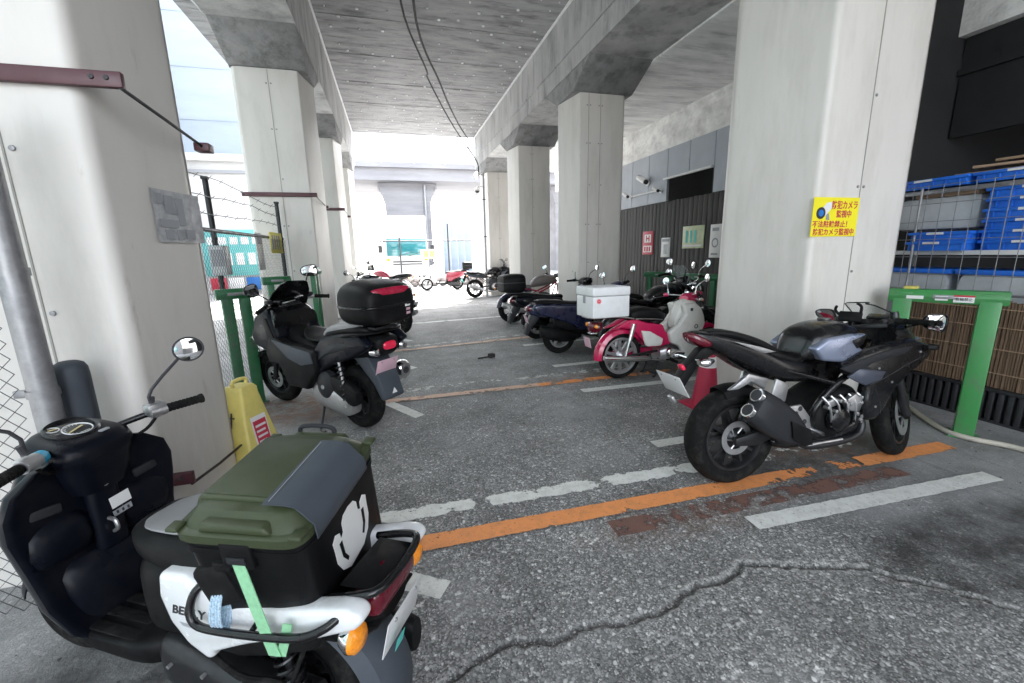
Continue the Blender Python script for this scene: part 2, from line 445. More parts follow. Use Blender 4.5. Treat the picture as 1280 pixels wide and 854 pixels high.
# ---------------------------------------------------------------- mesh helpers
class MB:
    """Collects shapes and links them as ONE mesh object."""
    def __init__(s, T=None):
        s.v, s.f, s.m = [], [], []
        s.T = T or Matrix.Identity(4)
    def add(s, vs, fs, mi=0):
        o = len(s.v)
        s.v += [tuple(s.T @ Vector(p)) for p in vs]
        s.f += [tuple(i + o for i in f) for f in fs]
        s.m += [mi] * len(fs)
        return s
    def bm(s, b, mi=0):
        b.verts.ensure_lookup_table()
        b.verts.index_update()
        s.add([tuple(v.co) for v in b.verts], [[v.index for v in f.verts] for f in b.faces], mi)
        b.free()
        return s
    def box(s, x0, x1, y0, y1, z0, z1, bev=0.0, mi=0, seg=2, R=None, c=None):
        b = bmesh.new()
        bmesh.ops.create_cube(b, size=1)
        sx, sy, sz = x1 - x0, y1 - y0, z1 - z0
        for v in b.verts: v.co = Vector((v.co.x * sx, v.co.y * sy, v.co.z * sz))
        if bev: bmesh.ops.bevel(b, geom=b.edges[:], offset=min(bev, 0.48 * min(abs(sx), abs(sy), abs(sz))), segments=seg, profile=0.5, affect='EDGES')
        ce = Vector(((x0 + x1) / 2, (y0 + y1) / 2, (z0 + z1) / 2))
        for v in b.verts:
            v.co = (R @ v.co if R else v.co) + ce
        return s.bm(b, mi)
    def rbox(s, c, size, rot=(0, 0, 0), bev=0.0, mi=0, seg=2):
        R = Euler(rot).to_matrix()
        x, y, z = size
        return s.box(c[0] - x / 2, c[0] + x / 2, c[1] - y / 2, c[1] + y / 2, c[2] - z / 2, c[2] + z / 2, bev, mi, seg, R)
    def tube(s, pts, r, n=10, mi=0, smooth=0, closed=False):
        P = [Vector(p) for p in pts]
        R = list(r) if hasattr(r, '__len__') else [r] * len(P)
        if smooth and len(P) > 2:
            Q, RR = [], []
            k = len(P)
            for i in range(k if closed else k - 1):
                p0 = P[i - 1] if (i > 0 or closed) else P[0]
                p1, p2 = P[i], P[(i + 1) % k]
                p3 = P[(i + 2) % k] if (i + 2 < k or closed) else P[-1]
                for j in range(smooth):
                    t = j / smooth
                    Q.append(0.5 * ((2 * p1) + (p2 - p0) * t + (2 * p0 - 5 * p1 + 4 * p2 - p3) * t * t + (3 * p1 - p0 - 3 * p2 + p3) * t ** 3))
                    RR.append(R[i] + (R[(i + 1) % k] - R[i]) * t)
            if not closed:
                Q.append(P[-1]); RR.append(R[-1])
            P, R = Q, RR
        k = len(P)
        vs, fs = [], []
        up = None
        for i in range(k):
            a = P[(i + 1) % k] if (closed or i < k - 1) else P[i]
            b_ = P[i - 1] if (closed or i > 0) else P[i]
            d = (a - b_)
            if d.length < 1e-9: d = Vector((0, 0, 1))
            d.normalize()
            if up is None:
                up = d.orthogonal().normalized()
            up = (up - d * up.dot(d))
            if up.length < 1e-6: up = d.orthogonal()
            up.normalize()
            w = d.cross(up)
            for j in range(n):
                t = 2 * pi * j / n
                vs.append(P[i] + (up * cos(t) + w * sin(t)) * R[i])
        for i in range(k if closed else k - 1):
            for j in range(n):
                i2 = (i + 1) % k
                fs.append((i * n + j, i * n + (j + 1) % n, i2 * n + (j + 1) % n, i2 * n + j))
        if not closed:
            fs.append(tuple(range(n - 1, -1, -1)))
            fs.append(tuple((k - 1) * n + j for j in range(n)))
        return s.add([tuple(v) for v in vs], fs, mi)
    def cyl(s, p0, p1, r0, r1=None, n=20, mi=0):
        return s.tube([p0, p1], [r0, r0 if r1 is None else r1], n, mi)
    def lathe(s, prof, c=(0, 0, 0), axis='y', n=40, closed=False, mi=0, a0=0.0, a1=2 * pi):
        """prof = (radius, position along the axis)"""
        vs, fs = [], []
        full = abs(a1 - a0 - 2 * pi) < 1e-6
        nn = n if full else n + 1
        k = len(prof)
        for i in range(nn):
            t = a0 + (a1 - a0) * i / n
            for r, a in prof:
                if axis == 'y': p = (r * cos(t), a, r * sin(t))
                elif axis == 'z': p = (r * cos(t), r * sin(t), a)
                else: p = (a, r * cos(t), r * sin(t))
                vs.append((p[0] + c[0], p[1] + c[1], p[2] + c[2]))
        for i in range(n):
            i2 = (i + 1) % nn
            for j in range(k if closed else k - 1):
                j2 = (j + 1) % k
                fs.append((i * k + j, i * k + j2, i2 * k + j2, i2 * k + j))
        if not full and closed:
            fs.append(tuple(range(k)))
            fs.append(tuple(n * k + j for j in range(k - 1, -1, -1)))
        return s.add(vs, fs, mi)
    def loft(s, rings, mi=0, cap=True):
        n = len(rings[0])
        vs = [p for r in rings for p in r]
        fs = []
        for i in range(len(rings) - 1):
            for j in range(n):
                fs.append((i * n + j, i * n + (j + 1) % n, (i + 1) * n + (j + 1) % n, (i + 1) * n + j))
        if cap:
            fs.append(tuple(range(n - 1, -1, -1)))
            fs.append(tuple((len(rings) - 1) * n + j for j in range(n)))
        return s.add(vs, fs, mi)
    def body(s, secs, n=24, mi=0, sub=4, cap=True):
        """Blended shell along x. section = (x, z_low, z_high, half_width[, exponent[, y_centre[, top_width_factor]]])"""
        S = [tuple(q) + (2.6, 0.0, 1.0)[len(q) - 4:] for q in secs]
        out = []
        for i in range(len(S) - 1):
            p0, p1, p2, p3 = S[max(i - 1, 0)], S[i], S[i + 1], S[min(i + 2, len(S) - 1)]
            for j in range(sub):
                t = j / sub
                out.append(tuple(0.5 * ((2 * b) + (c - a) * t + (2 * a - 5 * b + 4 * c - d) * t * t + (3 * b - a - 3 * c + d) * t ** 3) for a, b, c, d in zip(p0, p1, p2, p3)))
        out.append(S[-1])
        rings = []
        for x, zl, zh, hw, e, yc, tw in out:
            ring = []
            hw = max(hw, 0.002)
            for j in range(n):
                a = 2 * pi * j / n
                ca, sa = cos(a), sin(a)
                yy = hw * math.copysign(abs(ca) ** (2 / e), ca)
                zz = math.copysign(abs(sa) ** (2 / e), sa)
                f = (tw - 1) * (zz * 0.5 + 0.5) + 1
                ring.append((x, yc + yy * f, (zl + zh) / 2 + zz * (zh - zl) / 2))
            rings.append(ring)
        return s.loft(rings, mi, cap)
    def prism(s, poly, a, b, plane='xz', bev=0.0, mi=0, seg=2):
        """Outline in a plane, given a real thickness from a to b across it, edges rounded."""
        def P(u, v, w):
            return {'xz': (u, w, v), 'xy': (u, v, w), 'yz': (w, u, v)}[plane]
        bm = bmesh.new()
        A = [bm.verts.new(P(u, v, a)) for u, v in poly]
        B = [bm.verts.new(P(u, v, b)) for u, v in poly]
        k = len(poly)
        bm.faces.new(A[::-1]); bm.faces.new(B)
        for i in range(k):
            bm.faces.new((A[i], A[(i + 1) % k], B[(i + 1) % k], B[i]))
        bmesh.ops.recalc_face_normals(bm, faces=bm.faces[:])
        if bev: bmesh.ops.bevel(bm, geom=bm.edges[:], offset=min(bev, abs(b - a) * 0.45), segments=seg, profile=0.5, affect='EDGES', clamp_overlap=True)
        return s.bm(bm, mi)
    def ball(s, c, r, mi=0, u=20, v=12, rot=None):
        if not hasattr(r, '__len__'): r = (r, r, r)
        b = bmesh.new()
        bmesh.ops.create_uvsphere(b, u_segments=u, v_segments=v, radius=1)
        for q in b.verts:
            p = Vector((q.co.x * r[0], q.co.y * r[1], q.co.z * r[2]))
            if rot: p = Euler(rot).to_matrix() @ p
            q.co = p + Vector(c)
        return s.bm(b, mi)
    def torus(s, c, R, r, axis='y', n=32, k=10, mi=0, sy=1.0):
        prof = [(R + r * cos(2 * pi * i / k), r * sy * sin(2 * pi * i / k)) for i in range(k)]
        return s.lathe(prof, c, axis, n, True, mi)
    def coil(s, p0, p1, R, r, turns, mi=0, k=14):
        a, b = Vector(p0), Vector(p1)
        d = (b - a).normalized()
        u = d.orthogonal().normalized()
        w = d.cross(u)
        n = int(turns * k)
        return s.tube([a + (b - a) * i / n + (u * cos(2 * pi * i / k) + w * sin(2 * pi * i / k)) * R for i in range(n + 1)], r, 6, mi)
    def build(s, name, mats, parent=None, ang=38, label=None):
        me = bpy.data.meshes.new(name)
        me.from_pydata(s.v, [], s.f)
        ml = mats if isinstance(mats, (list, tuple)) else [mats]
        for q in ml: me.materials.append(M[q] if isinstance(q, str) else q)
        for p, i in zip(me.polygons, s.m): p.material_index = i
        b = bmesh.new()
        b.from_mesh(me)
        bmesh.ops.remove_doubles(b, verts=b.verts[:], dist=1e-6)
        bmesh.ops.recalc_face_normals(b, faces=b.faces[:])
        b.to_mesh(me)
        b.free()
        me.polygons.foreach_set('use_smooth', [True] * len(me.polygons))
        me.set_sharp_from_angle(angle=radians(ang))
        me.update()
        o = bpy.data.objects.new(name, me)
        COL.objects.link(o)
        if parent: o.parent = parent
        if label: o['label'] = label
        return o

def tag(o, label, cat, group=None):
    o['label'], o['category'] = label, cat
    if group: o['group'] = group
    return o

def thing(name, label, cat, loc=(0, 0, 0), rot=(0, 0, 0), group=None):
    o = bpy.data.objects.new(name, None)
    o.empty_display_size = 0.1
    COL.objects.link(o)
    o.location, o.rotation_euler = loc, rot
    return tag(o, label, cat, group)

def struct(o, kind='structure'):
    o['kind'] = kind
    return o

def copy_thing(root, loc, rot, label):
    """A copy of a thing with copies of its parts and sub-parts (they share mesh data)."""
    r = root.copy()
    COL.objects.link(r)
    r.location, r.rotation_euler = loc, rot
    r['label'] = label
    for ch in list(root.children):
        c = ch.copy(); COL.objects.link(c); c.parent = r
        for g in list(ch.children):
            d = g.copy(); COL.objects.link(d); d.parent = c
    return r

def lettering(name, body, size, m, parent, loc, rot=(0, 0, 0), width=None, shear=0.0, extrude=0.0006, bold=0.0, spacing=1.0):
    """Words as a flat mesh lying on a sign, a plate or a panel."""
    cu = bpy.data.curves.new('tmp', 'FONT')
    cu.body, cu.size, cu.extrude, cu.shear = body, size, extrude, shear
    cu.align_x, cu.align_y = 'CENTER', 'CENTER'
    cu.offset = bold
    cu.space_character = spacing
    cu.resolution_u = 3
    t = bpy.data.objects.new('tmp', cu)
    COL.objects.link(t)
    me = bpy.data.meshes.new_from_object(t.evaluated_get(bpy.context.evaluated_depsgraph_get()))
    bpy.data.objects.remove(t)
    if width:
        xs = [v.co.x for v in me.vertices]
        w = (max(xs) - min(xs)) or 1
        for v in me.vertices: v.co.x *= width / w
    me.materials.clear()
    me.materials.append(M[m])
    o = bpy.data.objects.new(name, me)
    COL.objects.link(o)
    o.parent = parent
    o.location, o.rotation_euler = loc, rot
    return o

def wobble_strip(name, m, p0, p1, w, wear=None, z=0.004, n=60, kind='structure', edge=.04):
    """A painted stripe on the road: from p0 to p1, w wide, its edges a little uneven."""
    a, b = Vector((p0[0], p0[1])), Vector((p1[0], p1[1]))
    d = (b - a); L = d.length; d.normalize()
    nn = Vector((-d.y, d.x))
    vs, fs, wr = [], [], []
    rnd = random.Random(hash((round(p0[0], 2), round(p0[1], 2))) & 0xffff)
    k = 9
    for i in range(n + 1):
        t = i / n
        e0, e1 = rnd.uniform(-.003, .003), rnd.uniform(-.003, .003)
        for j in range(k):
            q = a + d * (L * t) + nn * ((j / (k - 1) - .5) * w + (e0 if j == 0 else e1 if j == k - 1 else 0))
            vs.append((q.x, q.y, z))
            wr.append((wear(t) if wear else 0.0) + (edge if j in (0, k - 1) else edge * .35 if j in (1, k - 2) else 0))
    for i in range(n):
        for j in range(k - 1):
            fs.append((i * k + j, (i + 1) * k + j, (i + 1) * k + j + 1, i * k + j + 1))
    me = bpy.data.meshes.new(name)
    me.from_pydata(vs, [], fs)
    at = me.attributes.new('wear', 'FLOAT', 'POINT')
    at.data.foreach_set('value', wr)
    me.materials.append(M[m])
    o = bpy.data.objects.new(name, me)
    COL.objects.link(o)
    me.update()
    return struct(o, kind)
# ---------------------------------------------------------------- ground
CRACK = [(-0.6, 1.02), (-.35, 1.16), (-.1, 1.18), (.08, 1.26), (.17, 1.30), (.34, 1.335), (.49, 1.30), (.67, 1.325), (.87, 1.29), (1.1, 1.33), (1.21, 1.375), (1.35, 1.36), (1.53, 1.43), (1.77, 1.335), (2.05, 1.245), (2.12, 1.15), (2.25, 1.05), (2.4, .87), (2.7, .62)]
def densify(P, step, amp, seed):
    r = random.Random(seed)
    out = []
    for a, b in zip(P[:-1], P[1:]):
        L = math.hypot(b[0] - a[0], b[1] - a[1])
        n = max(1, int(L / step))
        for i in range(n):
            t = i / n
            out.append((a[0] + (b[0] - a[0]) * t + r.uniform(-amp, amp), a[1] + (b[1] - a[1]) * t + r.uniform(-amp, amp)))
    out.append(P[-1])
    return out
CR = densify(CRACK, 0.035, 0.011, 3)
def seg_dist(x, y, P):
    best = 9
    for a, b in zip(P[:-1], P[1:]):
        if min(a[0], b[0]) - .08 > x or max(a[0], b[0]) + .08 < x: continue
        dx, dy = b[0] - a[0], b[1] - a[1]
        l2 = dx * dx + dy * dy or 1e-9
        t = max(0, min(1, ((x - a[0]) * dx + (y - a[1]) * dy) / l2))
        d = math.hypot(x - a[0] - dx * t, y - a[1] - dy * t)
        if d < best: best = d
    return best
def frange(a, b, s):
    n = int(round((b - a) / s))
    return [a + (b - a) * i / n for i in range(n)]
gx = [-600, -200, -80, -30, -14, -8, -5, -4, -3, -2.5] + frange(-2.0, -.6, .1) + frange(-.6, 2.7, .012) + frange(2.7, 6.2, .1) + [6.2, 7, 8, 10, 14, 30, 80, 200, 600]
gy = [-600, -200, -60, -20, -10, -6, -3] + frange(-1, .6, .1) + frange(.6, 1.5, .01) + frange(1.5, 8, .1) + [8, 9, 10, 11, 12, 13, 14, 16, 18, 20, 24, 30, 40, 60, 100, 200, 600]
gv, ac, asm, ao, ar, am = [], [], [], [], [], []
rg = random.Random(11)
def blob(x, y, cx, cy, rx, ry):
    d = ((x - cx) / rx) ** 2 + ((y - cy) / ry) ** 2
    return max(0.0, 1 - d)
for y in gy:
    for x in gx:
        z, c, rim = 0.0, 0.0, 0.0
        if -.65 < x < 2.75 and .55 < y < 1.5:
            d = seg_dist(x, y, CR)
            w = .019 * (1 - .45 * max(0, min(1, (x - 1.6) / 1.0)))
            if d < .09:
                k = max(0, 1 - d / w)
                z = -.012 * min(1, k * 1.5) + .0025 * max(0, 1 - abs(d - w * 1.6) / (w * 1.4)) * rg.uniform(.2, 1)
                rim = .8 * max(0, 1 - abs(d - w * 1.35) / (w * .9)) * max(.22, min(1, (x - .6) / .9))
                c = min(1, k * 1.6) * .72 * (.6 + .4 * rg.random())
        gv.append((x, y, z)); ac.append(c); am.append(rim)
        # newer, smoother asphalt: towards the right wall and under the pillars
        s = max(0, min(1, (x - 2.3) / .9)) * .8
        s = max(s, max(0, min(1, (-.25 - x) / .5)) * .75)
        s = max(s, max(0, min(1, (y - 2.2) / 2.5)) * .45 if x < 2.2 else s)
        asm.append(s)
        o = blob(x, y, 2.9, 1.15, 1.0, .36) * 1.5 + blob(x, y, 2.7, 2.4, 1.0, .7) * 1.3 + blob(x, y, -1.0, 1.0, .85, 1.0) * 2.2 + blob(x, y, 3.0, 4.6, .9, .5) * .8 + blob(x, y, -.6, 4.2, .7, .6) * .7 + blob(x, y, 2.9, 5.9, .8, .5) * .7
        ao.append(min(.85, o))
        ar.append(min(1, blob(x, y, -1.15, 4.5, .8, .6) * 1.3 + blob(x, y, 1.5, 1.8, .8, .15) * .6 + blob(x, y, 3.0, 2.4, .7, .35) + blob(x, y, 2.35, 4.5, .9, .25) * .9))
nxg = len(gx)
gf = [(j * nxg + i, j * nxg + i + 1, (j + 1) * nxg + i + 1, (j + 1) * nxg + i) for j in range(len(gy) - 1) for i in range(nxg - 1)]
me = bpy.data.meshes.new('ground')
me.from_pydata(gv, [], gf)
for nm, dat in (('crack', ac), ('rim', am), ('smooth', asm), ('oil', ao), ('rust', ar)):
    me.attributes.new(nm, 'FLOAT', 'POINT').data.foreach_set('value', dat)
me.materials.append(M['ground'])
me.polygons.foreach_set('use_smooth', [True] * len(me.polygons))
go = bpy.data.objects.new('ground', me)
COL.objects.link(go)
struct(go)

# painted lines
def step(*kv):
    def f(t):
        for a, b, v in kv:
            if a <= t < b: return v
        return 0.0
    return f
W = wobble_strip
W('parking_line', 'line_orange', (-.05, 2.03), (3.92, 1.985), .125, step((.56, .60, .05), (.60, .66, .12), (.66, .78, .19), (.78, .82, .08)), z=.008, n=140, edge=.07)
W('parking_line', 'line_brown', (1.05, 1.845), (3.2, 1.835), .135, step((0, .12, -.05), (.12, .3, .06)), z=.004, n=80)
W('parking_line', 'line_white', (-.5, 2.33), (2.0, 2.28), .13, step((.0, .1, .03), (.35, .39, .2), (.66, .71, .1)), z=.004, n=100, edge=.17)
W('parking_line', 'line_white', (2.0, 2.28), (3.3, 2.255), .13, lambda t: .14, z=.004, n=50)
W('parking_line', 'line_white', (1.80, 1.66), (3.66, 1.60), .115, lambda t: -.1, z=.008, n=70)
W('parking_line', 'line_white', (1.86, 2.68), (3.1, 2.67), .11, lambda t: -.05)
W('parking_line', 'line_white', (1.88, 4.05), (3.5, 4.03), .11, lambda t: -.05)
W('parking_line', 'line_white', (1.95, 5.10), (3.6, 5.14), .11, lambda t: -.03)
W('parking_line', 'line_white', (1.95, 6.46), (3.4, 6.55), .11, lambda t: 0)
W('parking_line', 'line_white', (.12, 1.68), (-.55, 2.12), .11, lambda t: -.05)
W('parking_line', 'line_white', (.14, 3.86), (-.55, 5.0), .11, lambda t: -.06)
W('parking_line', 'line_white', (.17, 5.62), (-.6, 6.85), .11, lambda t: -.06)
W('parking_line', 'line_white', (.2, 7.5), (-.6, 8.75), .11, lambda t: -.03)
W('parking_line', 'line_pink', (-.5, 4.38), (1.5, 4.40), .115, lambda t: .0, z=.008, n=90)
W('parking_line', 'line_orange', (1.5, 4.40), (3.6, 4.42), .115, lambda t: .06 + .1 * t, z=.006, n=90)
W('parking_line', 'line_faint', (-.4, 4.70), (3.0, 4.74), .13, lambda t: .0, n=90)
W('parking_line', 'line_pink', (-.5, 6.72), (3.2, 7.2), .12, lambda t: .02, z=.008, n=80)
W('parking_line', 'line_faint', (-.5, 6.98), (3.2, 7.46), .12, lambda t: .0, n=80)
W('parking_line', 'line_white', (-.6, 9.36), (3.2, 9.78), .13, lambda t: .03, n=80)
W('parking_line', 'line_faint', (-.6, 12.0), (3.2, 12.4), .14, lambda t: 0, n=80)
W('parking_line', 'line_faint', (-.6, 14.6), (3.4, 15.0), .14, lambda t: 0, n=80)

# ---------------------------------------------------------------- viaduct
CEIL, SOF, PT = 5.45, 4.42, 4.1
LEFT_Y = [(2.3, 2.95), (7.28, 7.95), (11.0, 11.67), (14.5, 15.17)]
RIGHT_Y = [(2.7, 3.58), (7.2, 7.95), (10.9, 11.6), (14.5, 15.2)]
DY0, DY1 = -2.6, 15.9

def beam_profile(spans):
    return [(DY0, SOF), (DY1, SOF), (DY1, CEIL + .15), (DY0, CEIL + .15)]

vd = thing('railway_viaduct', 'grey concrete viaduct deck with deep beams over the motorcycle parking', 'viaduct', (0, 0, 0))
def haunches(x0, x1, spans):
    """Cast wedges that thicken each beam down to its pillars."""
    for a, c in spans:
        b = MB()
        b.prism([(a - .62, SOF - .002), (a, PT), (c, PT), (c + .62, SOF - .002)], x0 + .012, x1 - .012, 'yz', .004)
        b.build('haunch', 'concrete_shade', vd, 30)
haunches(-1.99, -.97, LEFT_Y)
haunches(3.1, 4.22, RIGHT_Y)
def beam_mesh(x0, x1, spans):
    b = MB()
    b.prism(beam_profile(spans), x0, x1, 'yz')
    return b
b = beam_mesh(-1.99, -.97, LEFT_Y)
for y in (-1.0, 1.2, 4.9, 6.0, 9.2, 12.9): b.box(-.975, -.962, y, y + .03, SOF + .02, CEIL)
b.build('beam', 'concrete', vd, 30)
b = beam_mesh(3.1, 4.22, RIGHT_Y)
for y in (1.0, 4.6, 6.2, 9.2, 12.8): b.box(3.088, 3.105, y, y + .05, SOF + .3, CEIL)
b.box(3.075, 3.105, DY0 + .01, DY1 - .01, SOF + .30, SOF + .33)
b.build('beam', 'concrete', vd, 30)
# ceiling slab between the beams, with the form joints and the pale anchor heads that dot it
b = MB()
b.box(-3.0, 4.4, DY0 + .005, DY1 - .005, CEIL + .002, CEIL + .5)
for k in range(13):
    y = -1.6 + k * 1.45
    b.box(-.96, 3.09, y, y + .016, CEIL - .006, CEIL + .01)
for x in (-.972, 3.068):
    b.box(x, x + .03, DY0 + .02, DY1 - .02, CEIL - .03, CEIL + .004, mi=1)
rb = random.Random(4)
for iy in range(44):
    for ix in range(9):
        if rb.random() < .18: continue
        x = -.72 + ix * .44 + rb.uniform(-.07, .07) + (.2 if iy % 2 else 0)
        y = 2.0 + iy * .315 + rb.uniform(-.06, .06)
        if x > 3.0: continue
        r = rb.choice((.014, .020, .030))
        b.lathe([(r, CEIL - .001), (r * .9, CEIL - .014), (r * .3, CEIL - .02), (0.001, CEIL - .02)], (x, y, 0), 'z', 8, mi=1)
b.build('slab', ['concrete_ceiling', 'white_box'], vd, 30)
# cantilever brackets out to the left of each left pillar
b = MB()
for a, c in LEFT_Y:
    pr_ = [(-1.975, PT - .02)]
    for k in range(1, 9):
        t = k / 8
        pr_.append((-1.975 - .85 * t ** 1.7, PT + (CEIL - PT) * t))
    pr_ += [(-1.975, CEIL + .05)]
    b.prism(pr_, a + .02, c - .02, 'xz')
b.build('bracket', 'concrete', vd, 30)
# outer bay on the right: lower ceiling and the pale edge beam above the panel wall
XW = 6.15
b = MB()
b.box(4.2, XW + 1.2, DY0 + .01, DY1 - .02, SOF - .03, SOF + .35)
for k in range(11): b.box(4.24, XW, -1.2 + k * 1.7, -1.18 + k * 1.7, SOF - .036, SOF - .02)
b.build('outer_slab', 'concrete_outer', vd, 30)
b = MB()
b.box(XW, XW + .6, DY0 + .02, DY1 - .03, 3.69, SOF - .032)
b.box(XW - .03, XW + .02, DY0 + .03, DY1 - .04, SOF - .10, SOF - .033)
b.build('edge_beam', 'concrete_pale', vd, 30)

# ---------------------------------------------------------------- pillars
def rounded(poly, r, n=5):
    out = []
    k = len(poly)
    for i in range(k):
        p, a, c = Vector(poly[i]), Vector(poly[i - 1]), Vector(poly[(i + 1) % k])
        d0, d1 = (a - p).normalized(), (c - p).normalized()
        for j in range(n + 1):
            t = j / n
            q = p + d0 * r * (1 - t) ** 2 + d1 * r * t ** 2
            out.append((q.x, q.y))
    return out

def pillar(x_in, x_out, y0, y1, label, seams, rr_=.02):
    s = 1 if x_out > x_in else -1
    cx, cy = (x_in + x_out) / 2, (y0 + y1) / 2
    root = thing('viaduct_pillar', label, 'pillar', (cx, cy, 0), (0, 0, 0), 'steel clad viaduct pillars')
    poly = [(x_in + s * .12, y0), (x_out - s * .05, y0), (x_out, y0 + .05), (x_out, y1), (x_in + s * .02, y1), (x_in, y1 - .06)]
    if s < 0: poly = poly[::-1]
    poly = [(p[0] - cx, p[1] - cy) for p in poly]
    MB().prism(rounded(poly, rr_), 0, PT - .012, 'xy').build('steel_cover', 'steel', root, 50)
    MB().prism(rounded([(p[0] * .93, p[1] * .93) for p in poly], .04), PT - .013, PT + .03, 'xy').build('pillar_head', 'concrete', root)
    for sx in seams:
        b = MB()
        b.box(sx - cx - .004, sx - cx + .004, y0 - cy - .0035, y0 - cy + .01, .02, PT - .02)
        b.build('cover_joint', 'seam', root)
        for z in (.35, 1.28, 1.95, 2.62, 3.3, 3.9):
            q = MB()
            for dx in ((.03, -.03) if int(z * 10) % 2 else (.03,)):
                q.lathe([(.012, 0), (.011, -.006), (.004, -.008), (.001, -.008)], (sx - cx + dx, y0 - cy - .001, z), 'y', 10)
            q.build('bolt', 'galv', root)
    return root, cx, cy

PL = {}
PL['A'] = pillar(-1.06, -2.0, 2.3, 2.95, 'cream pillar behind the scooter with the green lidded box, crinkled film notice on its side', (-1.47,), .055)
PL['B'] = pillar(3.10, 4.22, 2.7, 3.58, 'broad cream pillar behind the black sports motorcycle, yellow camera sign on its front', (3.655,), .05)
for k, lab in ((1, 'cream pillar beyond the wire fence and the black scooter with top case'), (2, 'slim looking cream pillar just past the one with the long dark red bar'), (3, 'beige pillar farthest down the row past the parked blue motorcycle')):
    y0, y1 = LEFT_Y[k]
    PL['L%d' % k] = pillar(-.99, -1.97, y0, y1, lab, (-1.5,) if k == 1 else (-1.42,))
for k, lab in ((1, 'cream pillar behind the white delivery box and dark scooters'), (2, 'cream pillar behind the black naked motorcycle with grey brown seat'), (3, 'cream pillar carrying the lit floodlight and dome camera')):
    y0, y1 = RIGHT_Y[k]
    PL['R%d' % k] = pillar(3.12, 4.1, y0, y1, lab, (3.62, 3.4) if k == 1 else (3.6,))

def guard_bar(P, x0, x1, y, z, side_y, hook=True, end=True):
    """Dark red flat bar bolted across a pillar front, with a tie rod running back along its side."""
    root, cx, cy = P
    b = MB()
    b.box(min(x0, x1) - cx, max(x0, x1) - cx, y - .036 - cy, y - .006 - cy, z - .03, z + .03, .004)
    o = b.build('guard_bar', 'maroon', root)
    q = MB()
    xe = x1 - cx
    for dx in (-.10, -.05):
        q.lathe([(.010, 0), (.009, -.006), (.004, -.008), (.001, -.008)], (xe + dx, y - .036 - cy, z + .004), 'y', 10)
    q.build('bolt', 'ink_dark', o)
    if hook:
        t = MB()
        t.tube([(xe - .01, y - .03 - cy, z - .03), (xe + .012, y + .25 - cy, z - .065), (xe + .02, side_y - cy, z - .10)], .0075, 8)
        t.build('tie_rod', 'dark_metal', o)
        if not end: return
        e = MB()
        e.box(xe - .02, xe + .055, side_y - cy - .02, side_y - cy + .06, z - .125, z - .08, .004)
        e.build('end_bracket', 'maroon', o)
guard_bar(PL['A'], -2.0, -1.01, 2.3, 2.22, 2.96)
guard_bar(PL['A'], -1.35, -1.03, 2.3, .44, 2.86, end=False)
guard_bar(PL['L1'], -2.03, -1.02, 7.28, 2.40, 7.97)
guard_bar(PL['L2'], -1.95, -.98, 11.0, 2.55, 11.7)

# ---------------------------------------------------------------- right side wall
def panel_wall():
    root = thing('panel_wall', 'blue grey panelled wall under the pale concrete edge beam', 'wall', (XW, 8, 0))
    b = MB()
    y = 4.4
    while y < 12.4:
        b.box(0, .06, y - 8, y + .728 - 8, 2.56 if not (7.4 < y + .3 < 9.0) else 3.06, 3.688, .0)
        y += .745
    b.build('wall_panel', 'wall_blue', root)
    q = MB()
    q.box(.05, .09, 4.4 - 8, 7.45 - 8, 2.55, 3.68)
    q.box(.05, .09, 9.0 - 8, 13.1 - 8, 2.55, 3.68)
    q.build('backing', 'ink_dark', root)
    f = MB()
    f.box(-.03, .03, 7.42 - 8, 8.98 - 8, 3.03, 3.07)
    f.build('opening_sill', 'sign_white', root)
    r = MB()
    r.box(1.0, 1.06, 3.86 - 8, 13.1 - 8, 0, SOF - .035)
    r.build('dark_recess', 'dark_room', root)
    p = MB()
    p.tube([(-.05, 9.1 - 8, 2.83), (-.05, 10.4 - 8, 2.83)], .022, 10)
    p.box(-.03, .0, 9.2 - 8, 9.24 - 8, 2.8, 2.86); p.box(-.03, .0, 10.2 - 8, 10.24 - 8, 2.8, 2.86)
    p.build('conduit', 'sign_white', root)
    return root
panel_wall()
bf = thing('board_fence', 'dark stained vertical board fence with notices behind the red moped', 'fence', (XW, 8, 0))
b = MB()
y = 3.85
rb = random.Random(9)
while y < 13.0:
    w = .145
    b.box(-.01 + rb.uniform(0, .008), .035, y - 8, y + w - .012 - 8, .05, 2.55 + rb.uniform(-.01, .0), .003)
    y += w
b.build('boards', 'wood_dark', bf)
b = MB()
for z in (.5, 1.4, 2.3): b.box(.036, .09, 3.85 - 8, 13.1 - 8, z, z + .08)
b.build('rail', 'wood_dark', bf)
# return wall hidden beside the broad pillar, and the dark store behind the cage
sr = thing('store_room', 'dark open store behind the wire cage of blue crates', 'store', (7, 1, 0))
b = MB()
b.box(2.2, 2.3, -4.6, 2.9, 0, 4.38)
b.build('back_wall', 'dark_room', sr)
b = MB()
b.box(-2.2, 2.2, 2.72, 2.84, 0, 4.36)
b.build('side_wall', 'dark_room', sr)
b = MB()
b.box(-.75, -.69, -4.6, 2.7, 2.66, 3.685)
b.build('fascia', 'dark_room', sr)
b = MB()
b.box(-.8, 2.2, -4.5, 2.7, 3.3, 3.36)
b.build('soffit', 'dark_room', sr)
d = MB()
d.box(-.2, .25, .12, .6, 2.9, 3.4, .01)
d.build('air_duct', 'galv', sr)

